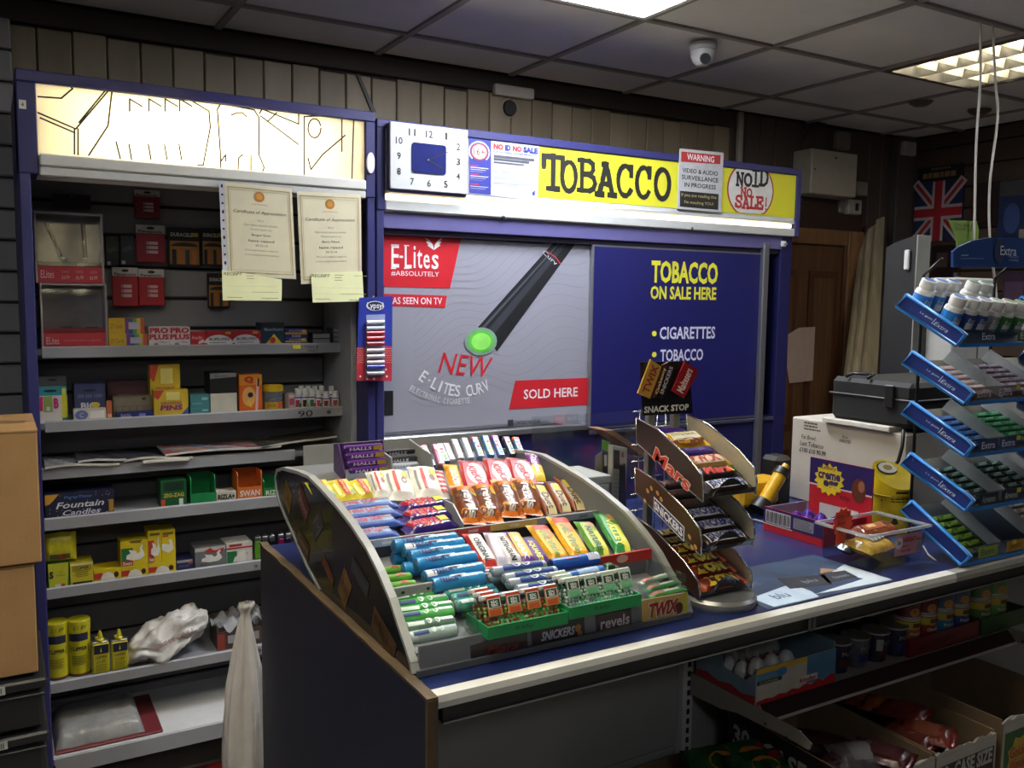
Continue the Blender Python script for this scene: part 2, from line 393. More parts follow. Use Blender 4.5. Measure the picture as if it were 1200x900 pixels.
# ================================================================ SHELVING UNIT (left bay)
UX0, UX1, UY, UB = .09, 1.088, 2.75, 3.15
unit = empty('shelving_unit', (.59, 2.95, 0), 'navy framed shop shelving bay with lit header, grey slat back and grey shelves', 'shelving unit')
MB().box(UX0-.014, UX0+.014, UY, 3.3, 0, 2.125, NAVY, b=.003).build('side_panel', unit)
MB().box(UX1-.028, UX1, UY, 3.3, 0, 2.125, NAVY, b=.003).build('side_panel', unit)
MB().box(UX1-.048, UX1-.0285, UY+.10, 3.14, 0, 1.86, mat('9b9d9f', .45, var=.05, name='grey_liner'), b=.002).build('side_liner', unit)
bk = MB().box(UX0+.014, UX1-.05, UB, UB+.03, .1, 2.1, mat('2b2a2b', .8, name='slat_groove')).build('back_panel', unit)
z = .14
while z < 1.9:
    MB().box(UX0+.015, UX1-.05, UB-.016, UB+.001, z, z+.090, SLAT, b=.004).build('slat', bk); z += .1
# shelves: (front y, top z, right end)
SH = {}
for k, (ztop, yf, xe, lip) in enumerate([(1.383, 2.945, 1.038, .030), (1.164, 2.93, 1.038, .030), (1.030, 2.90, .86, .032), (.884, 2.88, 1.038, .034), (.668, 2.90, 1.038, .031), (.385, 2.88, 1.038, .031), (.205, 2.765, 1.038, .05)]):
    m = MB(); xs0 = UX0+.034 if k < 2 else UX0+.02
    m.box(UX0+.016, 1.038, yf+.012, UB-.017, ztop-.02, ztop, GREYM if k < 6 else mat('d2d3d2', .5, var=.04, name='pale_shelf'), b=.002)
    o = m.build('shelf', unit); SH[k+1] = (ztop, yf)
    m = MB(); m.prism([(0, 0), (.006, .004), (.012, -lip+.004), (.004, -lip)], (xs0, yf, ztop+.004), (0, 1, 0), (0, 0, 1), (xe-xs0, 0, 0), mat('9fa1a4', .4, .1, var=.04, scale=9, name='shelf_lip'))
    f = Face(m, (xs0, yf-.0006, ztop-lip+.004), (xe-xs0, 0, 0), (0, 0, lip), lift=.001)
    if k == 0: f.text('TISSUE', .885, .68, .055, .34, BLACK); f.text('ONLY', .89, .26, .04, .3, BLACK); f.rect(.815, .5, .845, .95, 'd6cf3a')
    if k == 1: f.text('90', .855, .5, .055, .7, BLACK); f.ell(.945, .5, .008, .22, '555555')
    if k == 4: f.text('9.00', .68, .5, .05, .4, BLACK)
    if k == 5: f.text('8.99', .645, .5, .05, .5, BLACK)
    m.build('shelf_lip', o)
# header light box
m = MB()
m.box(UX0-.014, UX1, UY-.004, UY+.16, 2.108, 2.14, NAVY, b=.003)
m.box(UX0-.014, UX0+.034, UY-.004, UY+.16, 1.868, 2.108, NAVY, b=.003)
m.box(UX1-.034, UX1, UY-.004, UY+.16, 1.868, 2.108, NAVY, b=.003)
m.build('header_frame', unit)
m = MB(); wi = mat('f0eee6', .6, var=.02, name='lightbox_white')
m.box(UX0+.034, UX1-.034, UY+.15, UY+.156, 1.87, 2.108, wi); m.box(UX0+.034, UX1-.034, UY+.02, UY+.15, 1.915, 1.92, wi); m.box(UX0+.034, UX1-.034, UY+.02, UY+.15, 2.104, 2.108, wi)
m.build('header_box', unit)
m = MB(); m.box(UX0+.034, UX1-.034, UY+.008, UY+.012, 1.92, 2.108, mat('e9e4d2', .5, var=.03, scale=3, kind='translucent', name='opal_panel'))
hp = m.build('header_panel', unit)
m = MB(); f = PF(m, UY+.0075); Zs = 2.647; ink = mat('1c1812', .6, name='ink_line')
arts = [[(118, 300), (190, 305), (225, 275), (205, 255), (190, 238)], [(118, 350), (235, 400), (350, 265)], [(125, 366), (232, 412)], [(231, 400), (231, 478)], [(242, 400), (242, 480)], [(350, 265), (345, 300), (335, 390), (275, 482)], [(342, 262), (245, 380)], [(360, 440), (373, 492)],
        [(598, 315), (648, 345), (652, 395), (630, 513), (613, 513)], [(685, 521), (683, 470), (674, 340), (684, 321), (788, 341), (803, 365), (803, 480), (819, 520), (814, 533)], [(718, 357), (735, 350), (752, 350), (765, 362)], [(805, 352), (819, 326), (926, 343), (926, 385), (812, 338)], [(808, 360), (925, 448)], [(832, 375), (858, 350)],
        [(943, 362), (943, 545), (1020, 556)], [(943, 362), (1060, 355), (1097, 366), (1091, 556)], [(1060, 357), (1060, 470)], [(955, 490), (964, 526), (1000, 480), (1070, 420)], [(738, 528), (740, 490), (752, 480)], [(685, 500), (700, 480), (700, 500)], [(778, 482), (778, 528)], [(1133, 370), (1133, 395)]]
for xq in (402, 462, 512, 557): arts += [[(xq, 345), (xq, 307), (xq+38, 330)], [(xq-2, 448), (xq+6, 495)]]
arts.append([(975+20*math.cos(t*.5), 398+30*math.sin(t*.5)) for t in range(13)])
for a in arts: f.pline([(p[0]/Zs, p[1]/Zs) for p in a], .0045, ink)
m.build('header_artwork', hp, kind='stuff')
m = MB(); m.cyl((.30, UY+.075, 2.0), (.86, UY+.075, 2.0), .013, n=10, m=mat('fff4dc', .5, var=0, emit=HEADER_TUBE, name='header_tube')); m.build('lamp_tube', unit)
m = MB(); m.box(UX0+.036, UX1-.034, UY-.012, UY+.02, 1.890, 1.922, mat('d9dad4', .45, var=.03, name='white_rail'), b=.004); m.box(UX0+.036, UX1-.034, UY-.006, UY+.02, 1.864, 1.889, mat('c9cac6', .45, var=.03, name='white_rail_b'), b=.003); m.build('header_rail', unit)
m = MB(); m.box(.083, .1, UY-.0055, UY-.0042, 2.035, 2.058, 'dcdad2'); Face(m, (.083, UY-.0056, 2.035), (.017, 0, 0), (0, 0, .023)).poly([(.3, .4), (.6, .75), (.65, .3)], '555555'); m.build('sticker', unit)
# white oval badge between the two headers
b = at(434, 191, 'y', UY-.006); m = MB(); m.prism([(.013*math.cos(t*math.pi/10), .033*math.sin(t*math.pi/10)) for t in range(20)], (b.x, UY-.0045, b.z), (1, 0, 0), (0, 0, 1), (0, -.008, 0), 'e3e3e0'); m.build('badge', unit)
# ================================================================ TOBACCO GANTRY
GX0, GX1, GY = 1.092, 3.05, 2.75
ga = empty('tobacco_unit', (2.07, 2.95, 0), 'navy tobacco unit with yellow lettered header and two sliding doors', 'cabinet')
DY = 2.80
m = MB(); m.box(GX0, GX0+.027, GY, 3.3, 0, 2.10, NAVY, b=.003); m.build('side_panel', ga)
m = MB(); m.box(2.965, 3.035, GY+.02, 3.3, 0, 1.84, NAVY2, b=.003); m.build('side_panel', ga)
m = MB(); p = at(897, 300, 'y', GY+.01); m.box(p.x-.014, p.x+.02, GY+.004, GY+.03, 0, 1.80, SILVER, b=.004); m.build('door_edge_rail', ga)
m = MB(); m.box(GX0+.02, GX1-.03, 2.95, 2.98, 0, 1.8, NAVY2); m.build('back_panel', ga)
m = MB(); m.box(GX0, GX1, GY-.005, GY+.2, 2.094, 2.122, NAVY, b=.003); m.box(GX0, GX0+.03, GY-.005, GY+.2, 1.832, 2.094, NAVY, b=.003); m.box(GX1-.028, GX1, GY-.005, GY+.2, 1.832, 2.1, NAVY, b=.003); m.build('header_frame', ga)
m = MB(); m.box(GX0+.03, GX1-.028, GY+.004, GY+.02, 1.90, 2.094, mat('c9ccce', .4, var=.02, name='header_white')); hp2 = m.build('header_panel', ga)
m = MB(); m.box(GX0+.03, GX1-.028, GY-.004, GY+.02, 1.832, 1.866, mat('bcbfbd', .4, var=.03, name='white_rail_c'), b=.003); m.box(GX0+.03, GX1-.028, GY-.002, GY+.02, 1.886, 1.90, mat('bcbfbd', .4, var=.03, name='white_rail_c'), b=.003); m.build('header_rail', ga)
m = MB(); m.cyl((GX0+.035, GY+.006, 1.876), (GX1-.05, GY+.006, 1.876), .009, n=10, m=mat('ffdfae', .5, var=0, emit=STRIP_TUBE, name='strip_tube')); m.build('lamp_tube', ga)
YEL = mat('d9d631', .45, var=.03, scale=4, name='sign_yellow'); INK = mat('22231f', .5, name='sign_black')
m = MB(); f = PF(m, GY+.0035, lift=.0008)
f.ppoly([(632, 165), (938, 199), (934, 256), (630, 231)], YEL)
m2 = m
# distressed slab lettering, each letter built from strokes
rg = random.Random(5)
def slab(f, ch, pc, wpx, hpx, m, k=2):
    """pc: px centre; strokes in a unit cell"""
    G = {'T': [[(.5, 0), (.5, 1)], [(-.02, .95), (1.02, .95)], [(0, .95), (0, .62)], [(1, .95), (1, .62)], [(.2, .02), (.8, .02)]],
         'O': [[(.5+.42*math.cos(t*math.pi/12), .5+.46*math.sin(t*math.pi/12)) for t in range(25)]],
         'B': [[(.2, 0), (.2, 1)], [(0, .97), (.6, .97), (.8, .88), (.82, .7), (.7, .56), (.25, .54)], [(.55, .54), (.85, .45), (.95, .27), (.85, .1), (.65, .03), (0, .03)]],
         'A': [[(.15, .03), (.5, 1)], [(.5, 1), (.85, .03)], [(.27, .36), (.73, .36)], [(-.02, .02), (.34, .02)], [(.66, .02), (1.02, .02)], [(.3, .97), (.52, .97)]],
         'C': [[(.5+.44*math.cos(math.radians(a)), .5+.47*math.sin(math.radians(a))) for a in range(38, 325, 15)], [(.86, .98), (.86, .66)]],
         'N': [[(.15, 0), (.15, 1)], [(.15, 1), (.85, 0)], [(.85, 0), (.85, 1)], [(0, .02), (.32, .02)], [(.68, .97), (1, .97)], [(0, .97), (.25, .97)]],
         'I': [[(.5, 0), (.5, 1)], [(.1, .95), (.9, .95)], [(.1, .04), (.9, .04)]],
         'D': [[(.22, 0), (.22, 1)], [(0, .96), (.55, .96), (.85, .8), (.95, .5), (.85, .2), (.55, .04), (0, .04)]],
         'S': [[(.88, .72), (.8, .9), (.5, .98), (.2, .88), (.14, .7), (.3, .55), (.7, .45), (.88, .28), (.8, .1), (.5, .02), (.2, .08), (.1, .28)], [(.9, .95), (.9, .68)], [(.08, .05), (.08, .32)]],
         'L': [[(.3, 0), (.3, 1)], [(.05, .97), (.55, .97)], [(.05, .04), (.95, .04)], [(.93, .04), (.93, .32)]],
         'E': [[(.22, 0), (.22, 1)], [(0, .97), (.9, .97)], [(.9, .97), (.9, .7)], [(.22, .52), (.65, .52)], [(.65, .4), (.65, .64)], [(0, .03), (.95, .03)], [(.94, .03), (.94, .32)]],
         '!': [[(.5, .3), (.5, 1)], [(.5, 0), (.5, .1)]]}[ch]
    c = f.uv(*pc); w = f.uv(pc[0]+wpx/2, pc[1])[0]-f.uv(pc[0]-wpx/2, pc[1])[0]; h = f.uv(pc[0], pc[1]-hpx/2)[1]-f.uv(pc[0], pc[1]+hpx/2)[1]
    th = min(w, h)*slab.t
    for st in G:
        P = [(c[0]+(x-.5)*w, c[1]+(y-.5)*h) for x, y in st]; Q = []
        for a, b in zip(P, P[1:]):     # rough inked edge: short pieces of uneven width
            n = 4 if len(P) == 2 else 1
            for i in range(n): Q.append((tuple(a[j]+(b[j]-a[j])*i/n for j in (0, 1)), tuple(a[j]+(b[j]-a[j])*(i+1)/n for j in (0, 1))))
        for a, b in Q: f.line([a, b], th*rg.uniform(.85, 1.15), m, k)
slab.t = .24
for ch, px, py, wpx in zip('TOBACCO', (647, 665.5, 687, 709, 731.5, 753, 775), (202, 207, 206, 210.5, 212, 214, 216), (22, 19, 21, 22, 19, 18, 19)): slab(f, ch, (px+1, py), wpx, 40 if ch == 'T' else 37, INK)
RED = mat('b03030', .5, name='sign_red'); SW = mat('dcdcd8', .45, name='sign_white')
c = f.uv(879.5, 223); rx = f.uv(905, 223)[0]-c[0]; rz = f.uv(880, 191)[1]-c[1]
def clipell(k, s): return [(c[0]+rx*s*math.cos(t*math.pi/20), max(f.uv(880, 250)[1], min(f.uv(880, 192)[1], c[1]+rz*s*math.sin(t*math.pi/20)))) for t in range(40)]
f.poly(clipell(1, 1.06), RED, 2); f.poly(clipell(1, 1.0), SW, 3)
slab.t = .26
for ch, px, py, wp, hp_ in (('N', 867.5, 210, 8, 15), ('O', 877, 211, 9, 14), ('I', 886, 209, 9, 20), ('D', 895.5, 208, 10, 20)): slab(f, ch, (px-1, py), wp, hp_, INK, 4)
for ch, px, py, wp, hp_ in (('N', 870.5, 225, 6, 10), ('O', 877.5, 226, 6, 9), ('S', 865, 236, 8, 14), ('A', 873.5, 237, 8, 14), ('L', 881.5, 237.5, 8, 14), ('E', 889.5, 238, 8, 14), ('!', 897, 239, 5, 14)): slab(f, ch, (px, py), wp, hp_, RED, 4)
m.build('tobacco_sign', hp2)
# notices stuck to the header
def sheet(name, px, y, th, m0, label, cat, draw, group=None):
    m = MB(); P = [at(p[0], p[1], 'y', y) for p in px]
    m.prism([(p.x, p.z) for p in P], (0, y, 0), (1, 0, 0), (0, 0, 1), (0, th, 0), m0)
    f = PF(m, y, lift=.0006); draw(f); return m.build(name, label=label, cat=cat, group=group)
BLU = mat('2c3489', .45, name='notice_blue')
def d16(f):
    f.ppoly([(549.5, 158), (575.5, 160.5), (575, 228.5), (549.5, 226)], BLU)
    c = f.uv(561.5, 178); r = f.uv(571.5, 178)[0]-c[0]; q = f.uv(561, 168)[1]-c[1]
    f.line([(c[0]+r*1.18*math.cos(t*.2618), c[1]+q*1.18*math.sin(t*.2618)) for t in range(-3, 16)], .004, SW, 2)
    f.ell(c[0], c[1], r, q, RED, 2); f.ell(c[0], c[1], r*.85, q*.85, SW, 3); f.ptext('16+', 561.3, 178, 13, 8.5, RED, 4, bold=.02)
    for k, yy in enumerate((193, 203, 215)):
        a = f.uv(551, yy); b = f.uv(561, yy+2); f.rect(a[0], b[1], b[0], a[1], RED, 2)
        for q in range(3): a = f.uv(551, yy+3.2+q*2.2); b = f.uv(572-q*3, yy+4.4+q*2.2); f.rect(a[0], b[1], b[0], a[1], 'c9cbe0', 2)
def dnoid(f):
    for t, px, w_, mm in (('NO', 584, 11.5, RED), ('ID', 595, 6.5, BLU), ('NO', 606, 10.5, RED), ('SALE', 621.5, 17, BLU)): f.ptext(t, px, 172+(px-584)*.115, w_, 7, mm, 2, bold=.06)
    f.ptext('FOR NATIONAL LOTTERY PRODUCTS', 604, 180.2, 51, 2.6, BLU, 2, bold=.01)
    for k in range(3): a = f.uv(578.5, 184.5+k*3.2); b = f.uv(626-k*6, 186.3+k*3.2+(0)); f.poly([a, (b[0], a[1]), (b[0], b[1]), (a[0], b[1])], '4b4c55', 2)
    for k in range(9): a = f.uv(578.5, 196+k*2.6); b = f.uv(622-(k % 3)*5, 197+k*2.6); f.rect(a[0], b[1], b[0], a[1], 'a5a8ac', 2)
    c = f.uv(625, 227); f.ell(c[0], c[1], .006, .007, BLU, 2); f.ell(c[0]+.004, c[1]+.008, .003, .003, BLU, 2)
sheet('lottery_notice', [(549.5, 157.5), (576, 160.3), (575, 229), (549, 226.5)], GY+.0005, .002, SW, 'blue lottery age notice with a red 16+ roundel, on the header beside the clock', 'notice', d16)
sheet('lottery_notice', [(576.3, 160), (632, 165), (630, 236), (575.3, 229)], GY+.0005, .002, mat('b4b7bd', .5, name='notice_paper'), 'white NO ID NO SALE notice between the blue age notice and the yellow sign', 'notice', dnoid)
def dwarn(f):
    f.ppoly([(798.5, 177.5), (844.5, 182), (844, 192.5), (798, 189.5)], RED)
    f.ptext('WARNING', 821, 185.3, 32, 7.5, 'e8dcdc', 2, bold=.02)
    for t, yy, ww in (('VIDEO & AUDIO', 201.5, 42), ('SURVEILLANCE', 209.5, 43), ('IN PROGRESS', 218, 37)): f.ptext(t, 820.5, yy, ww, 5.2, '2e2f33', 2, bold=.015)
    f.ppoly([(796.8, 223.5), (842, 227.5), (841.5, 246), (796.5, 242)], '1e1e1e')
    f.ptext('If you are reading this', 819, 230.3, 41, 4.6, 'c0ad70', 2); f.ptext("I'm watching YOU!", 819, 238.3, 34, 4.6, 'c0ad70', 2)
sheet('warning_sign', [(797, 174), (848, 179), (845, 249), (793.5, 244.5)], GY-.008, .004, mat('b9bbbb', .35, name='warning_plastic'), 'white warning sign with red band about video surveillance, leaning on the yellow header', 'sign', dwarn)
# under-header track with two small fittings
m = MB(); m.box(GX0+.028, 2.966, GY+.012, DY+.04, 1.775, 1.83, mat('5a5788', .4, var=.04, name='lilac_track'), b=.002); m.box(GX0+.03, 2.966, DY-.02, DY+.03, 1.757, 1.774, mat('3f3d55', .4, .3, name='track_metal')); tr = m.build('door_track', ga)
for px, py in ((588, 255), (809, 268)):
    p = at(px, py, 'y', GY+.008); m = MB(); m.cyl((p.x-.02, GY+.008, p.z), (p.x+.02, GY+.008, p.z), .006, n=8, m=SILVER); m.cyl((p.x, GY+.012, p.z), (p.x, GY-.004, p.z), .007, n=8, m=BLACK); m.build('track_fitting', tr)
# left sliding door with e-cigarette poster
m = MB(); a = at(441.5, 265, 'y', DY); b = at(690.5, 507, 'y', DY); DZ0 = 1.078; DZ1 = 1.757
m.box(a.x-.004, b.x+.004, DY, DY+.02, DZ0, DZ1, SILVER, b=.003); ld = m.build('sliding_door', ga)
m = MB(); f = PF(m, DY, lift=.0007); PG = mat('8f909c', .4, var=.05, scale=2, name='poster_grey')
f.rect(a.x+.006, DZ0+.012, b.x-.006, DZ1-.006, PG, 1)
wv = mat('7f818d', .4, name='poster_wave')
for k in range(17):
    f.pline([(485+t*9.2, 470-k*8.5+10*math.sin(t*.55+k*.22)-t*(1.2+k*.28)) for t in range(23)], .0016, wv, 2)
RD2 = mat('c0232e', .4, var=.03, name='poster_red')
f.ppoly([(442.5, 266.5), (542, 271), (527, 338), (442, 335.5)], RD2, 3)
PW_ = mat('e4e2e4', .4, name='poster_white')
for t, px, w_ in (('E', 462.8, 9), ('-', 470, 4), ('L', 478, 8), ('i', 485.5, 2.6), ('t', 491.5, 6), ('e', 499.5, 7.5), ('s', 509.5, 8)):
    hh = {'E': 27, 'L': 27, '-': 2.6, 'i': 26, 't': 22, 'e': 17, 's': 17}[t]; yy = {'E': 300, 'L': 301, '-': 301, 'i': 301, 't': 303.5, 'e': 306.5, 's': 307}[t]
    f.ptext(t, px, yy, w_, hh, PW_, 4, bold=.01)
for px in (462.8, 478): 
    for yy in (287, 313.6): a_ = f.uv(px-5, yy); b_ = f.uv(px+1, yy+1.6); f.rect(a_[0], b_[1], b_[0], a_[1], PW_, 4)
for sx in (-1, 1):
    f.ppoly([(508, 293), (508+sx*8, 287.5), (508+sx*6, 287), (508+sx*9.5, 283), (508+sx*7, 283.2), (508+sx*10.5, 278.5), (508+sx*5, 281.5), (508+sx*1, 287)], PW_, 4)
f.ptext('#ABSOLUTELY', 486.5, 321, 56, 6.0, PW_, 4)
f.ppoly([(447, 344), (523.5, 346.5), (521, 360.5), (455, 358.5)], RD2, 3); f.ptext('AS SEEN ON TV', 489, 352.5, 58, 8, PW_, 4, bold=.01)
# the e-cigarette drawn on the poster: dark barrel bands and a glowing green tip
f.ppoly([(652, 280), (677, 281.5), (582, 412), (560, 383)], '15171b', 3)
f.ppoly([(662, 280.5), (668, 281), (573, 398), (567, 391)], '30343c', 4)
f.ppoly([(658, 280.3), (660, 280.4), (564, 388), (562.5, 385.5)], '4a4f58', 4)
f.pline([(640, 294.5), (650, 301), (656, 309)], .004, 'b04048', 5); f.ptext('Curv', 644, 302, 20, 5, 'c9c9cf', 5, rot=-.65)
c = f.uv(563, 400); gr = [('7f9a8c', 1.32), ('6fa67a', 1.14), ('58c238', 1.0), ('8ade62', .8)]
for k, (h_, s_) in enumerate(gr): f.ell(c[0], c[1], .050*s_, .038*s_, h_, 6+k)
f.ptext('NEW', 545.5, 428, 62, 24, RD2, 4, shear=.2, rot=-.12)
def arc(txt, x0, w, y0, a, b, cw, chh, col):
    n = len(txt)-1
    for i, ch in enumerate(txt):
        t = i/n
        if ch != ' ': f.ptext(ch, x0+w*t, y0+a*t+b*t*t, cw*(.35 if ch in 'I-' else 1), chh*(.14 if ch == '-' else 1), col, 4, rot=-math.atan((a+2*b*t)/w), bold=.01)
arc('E-LITES CURV', 496, 73, 441, 55, -44, 6.6, 13.5, 'dcdce2'); arc('ELECTRONIC CIGARETTE', 482, 67, 455, 40.7, -26.7, 3.3, 7, 'c6c7cf')
f.ppoly([(603.5, 446), (690, 442.5), (690, 474), (596, 479.5)], RD2, 3); f.ptext('SOLD HERE', 645.5, 460.5, 63, 11, PW_, 4, bold=.012)
f.ptext('CONTAINS NICOTINE', 617.5, 494.5, 31, 4.5, '33343c', 3, bold=.02); q = f.uv(598, 495.5); f.rect(q[0]-.012, q[1]-.012, q[0]+.012, q[1]+.012, '2a2b33', 3)
f.ppoly([(648.5, 486.5), (662.5, 486), (662.5, 495.5), (648.5, 496)], RD2, 3); f.ppoly([(662.5, 486), (677, 485.3), (677, 495), (662.5, 495.5)], '26272c', 3)
f.ptext('SWISS', 655.5, 491, 11, 4, 'e6c4c4', 4, bold=.02); f.ptext('MADE', 669.8, 490, 11, 4, 'cfcfcf', 4, bold=.02)
f.ppoly([(450, 458), (460.5, 457.8), (460.5, 486.5), (450, 487)], '17181c', 3)
m.build('door_poster', ld)
# right sliding door
DY2 = 2.775; m = MB(); a2 = at(696, 280, 'y', DY2); b2 = at(893, 485, 'y', DY2)
m.box(a2.x-.004, b2.x, DY2, DY2+.02, DZ0-.03, 1.757, SILVER, b=.003); rd = m.build('sliding_door', ga)
m = MB(); f = PF(m, DY2, lift=.0007); f.rect(a2.x+.003, DZ0-.02, b2.x-.004, 1.75, mat('1d1e5c', .35, var=.05, scale=3, name='poster_navy'), 1)
f.ptext('TOBACCO', 803, 319.5, 78, 26, YEL, 2, bold=.035); f.ptext('ON SALE HERE', 801.5, 343.5, 77, 15.5, YEL, 2, bold=.03)
PWH = mat('c6c8dc', .4, name='poster_pale')
f.ptext('CIGARETTES', 806, 390, 65, 14.5, PWH, 2, bold=.02); f.ptext('TOBACCO', 799, 416, 50, 14, PWH, 2, bold=.02)
for px, py in ((766.5, 391), (766.5, 415.5)): c = f.uv(px, py); f.ell(c[0], c[1], .012, .0105, YEL, 2)
f.ppoly([(883, 440), (890, 440), (889, 462), (882, 462)], '11123a', 2)
m.build('door_poster', rd)
m = MB(); m.box(GX0+.03, a2.x-.006, GY+.015, DY+.04, 1.052, 1.076, SILVER, b=.004); m.build('door_rail', ga)
m = MB(); m.box(a2.x, 2.966, GY+.02, DY+.04, 1.030, 1.045, mat('4a4c66', .4, .4, name='dull_rail'), b=.002); m.build('door_rail', ga)
m = MB(); m.box(GX0+.028, 2.966, GY+.03, GY+.05, .0, 1.052, NAVY2); m.build('plinth', ga)
m = MB(); p = at(921, 286, 'y', GY+.01); m.box(p.x-.03, p.x, GY+.006, GY+.018, p.z-.012, p.z+.012, 'd8d8d4', b=.003); m.cyl((p.x-.008, GY+.006, p.z), (p.x-.008, GY-.002, p.z), .006, n=8, m=SILVER); m.build('lock', ga)
# clock hung on the header
p0 = at(456.5, 141, 'y', GY-.035); p1 = at(548.5, 230, 'y', GY-.035); zc0, zc1 = at(457, 223, 'y', GY-.035).z, at(457, 141, 'y', GY-.035).z
ck = empty('wall_clock', ((p0.x+p1.x)/2, GY-.01, zc0), 'square white wall clock with navy centre and black numerals, hung on the header', 'clock')
m = MB(); m.box(p0.x, p1.x, GY-.03, GY-.006, zc0-.004, zc1, NAVY, b=.006); m.build('clock_case', ck)
m = MB(); m.box(p0.x+.002, p1.x-.002, GY-.036, GY-.029, zc0+.006, zc1-.002, mat('c2c5c5', .4, var=.02, name='clock_face'), b=.002)
f = PF(m, GY-.036, lift=.0006)
for t, zx, zy in (('12', 315, 137), ('1', 414, 148), ('2', 485, 211), ('3', 485, 298), ('4', 484, 384), ('5', 412, 430), ('6', 313, 424), ('7', 214, 414), ('8', 137, 354), ('9', 137, 263), ('10', 138, 173), ('11', 214, 125)):
    f.ptext(t, 440+zx/5, 130+zy/5, {1: 4.4, 2: 8}[len(t)] if t != '1' else 2.6, 8.2, '222326', 2, bold=.012)
m.build('clock_face', ck)
cc = f.uv(440+313/5, 130+281/5); m = MB(); cw, chh = .0615, .048
pts = []
for qx, qy, a0 in ((1, 1, 0), (-1, 1, 90), (-1, -1, 180), (1, -1, 270)):
    for t in range(5): an = math.radians(a0+t*22.5); pts.append((cc[0]+qx*(cw-.009)+.009*math.cos(an), cc[1]+qy*(chh-.009)+.009*math.sin(an)))
m.prism(pts, (0, GY-.0365, 0), (1, 0, 0), (0, 0, 1), (0, -.003, 0), mat('272d66', .15, var=.05, name='clock_centre', coat=.6)); m.build('clock_centre', ck)
m = MB(); f = PF(m, GY-.0397, lift=.0008); h0 = f.uv(440+308/5, 130+287/5); f.line([h0, f.uv(440+392/5, 130+336/5)], .0042, '12131c', 1); f.line([h0, f.uv(440+424/5, 130+240/5)], .0024, '12131c', 2); m.cyl((h0[0], GY-.04, h0[1]), (h0[0], GY-.044, h0[1]), .003, n=10, m=SILVER); m.build('clock_hands', ck)
# certificates hung from the left header, with receipt slips taped to them
CRE = mat('efe8c8', .6, var=.03, name='certificate_paper'); SLIP = mat('eaecb8', .6, var=.03, name='receipt_yellow')
def cert(px, hole, nm, label):
    P = [at(p[0], p[1], 'y', UY-.016) for p in px]; o = empty('certificate', ((P[0].x+P[1].x)/2, UY-.016, P[2].z), label, 'certificate')
    m = MB(); m.prism([(p.x, p.z) for p in P], (0, UY-.0155, 0), (1, 0, 0), (0, 0, 1), (0, .001, 0), CRE)
    f = PF(m, UY-.0158, lift=.0005); Q = [Vector((p.x, p.z)) for p in P]; c = sum(Q, Vector((0, 0)))/4
    F = Face(m, fn=lambda u, v, l: (lambda a: Vector((a.x, UY-.0158-l, a.y)))((Q[3]*(1-u)+Q[2]*u)*(1-v)+(Q[0]*(1-u)+Q[1]*u)*v), w=.21, h=.29, lift=.0005); F.flat = True
    for s_, w_ in ((.045, .0025), (.07, .001)): F.line([(s_, s_), (1-s_, s_), (1-s_, 1-s_), (s_, 1-s_)], w_, 'b9ab84', 2, True)
    F.ell(.5, .875, .075, .055, 'c98a35', 2); F.ell(.5, .875, .045, .032, 'd9a050', 3); F.text('APPEAL', .5, .79, .25, .016, 'b9a57a', 2)
    F.text('Certificate of Appreciation', .5, .70, .78, .042, '5c5644', 2, shear=.2)
    for k, (t, v, w_, h_, mm) in enumerate((('This is', .615, .1, .02, '8f886c'), ('Our most sincere thanks', .565, .5, .022, '8f886c'), ('Thanks goes to', .515, .32, .022, '8f886c'), (nm, .455, .28, .03, '3f3b30'), ('have raised', .395, .38, .026, '3f3b30'), ('24.12.14', .345, .18, .022, '5a5545'), ('This has helped support', .29, .5, .022, '8f886c'), ('in becoming the foundation', .24, .5, .022, '8f886c'))): F.text(t, .5, v, w_, h_, mm, 2)
    m.build('paper', o)
    if hole:
        m = MB(); x0, z0, z1 = P[3].x, P[3].z, P[0].z
        m.prism([(P[0].x-.016, z1), (P[0].x, z1), (P[3].x, z0-.01), (P[3].x-.016, z0-.01)], (0, UY-.015, 0), (1, 0, 0), (0, 0, 1), (0, .0008, 0), 'c8cad2')
        for k in range(11): v = (k+.5)/11; xx = P[0].x+(P[3].x-P[0].x)*v-.008; m.prism([(.0032*math.cos(t*.785), (.006 if k % 3 == 0 else .0035)*math.sin(t*.785)) for t in range(8)], (xx, UY-.0153, z1+(z0-z1)*v), (1, 0, 0), (0, 0, 1), (0, -.0004, 0), '1c1d24')
        m.build('punched_strip', o)
    m = MB(); m.prism([(p.x+d_[0], p.z+d_[1]) for p, d_ in zip(P, ((-.003, .012), (.004, .01), (.004, -.003), (-.003, -.003)))], (0, UY-.0185, 0), (1, 0, 0), (0, 0, 1), (0, .0003, 0), mat('ffffff', .08, kind='glass', name='plastic_sleeve')); m.build('sleeve', o)
cert([(263, 213), (342, 221), (347, 327), (268, 323)], True, 'Bargain Store', 'cream certificate of appreciation in a punched plastic sleeve, left of the two')
cert([(348, 224), (423, 228), (424, 330), (353, 333)], False, 'Barry News', 'cream certificate of appreciation without punched strip, right of the two')
def dslip(f, x0, y0):
    f.ptext('RECEIPT', x0+12, y0+5, 22, 3.4, '5f6246', 2, shear=.2)
    for k, (dx, w_, yy) in enumerate(((28, 10, 4), (28, 8, 7), (28, 9, 10), (50, 16, 5), (4, 60, 19), (4, 55, 26), (35, 30, 26), (5, 18, 32), (45, 20, 33))): a = f.uv(x0+dx, y0+yy); b = f.uv(x0+dx+w_, y0+yy+.9); f.rect(a[0], b[1], b[0], a[1], 'a5a77c', 2)
sheet('receipt_slip', [(260, 316), (330.5, 327.5), (330, 352.5), (261, 352)], UY-.0205, .0008, SLIP, 'pale yellow receipt slip taped under the punched certificate', 'slip', lambda f: dslip(f, 261, 316))
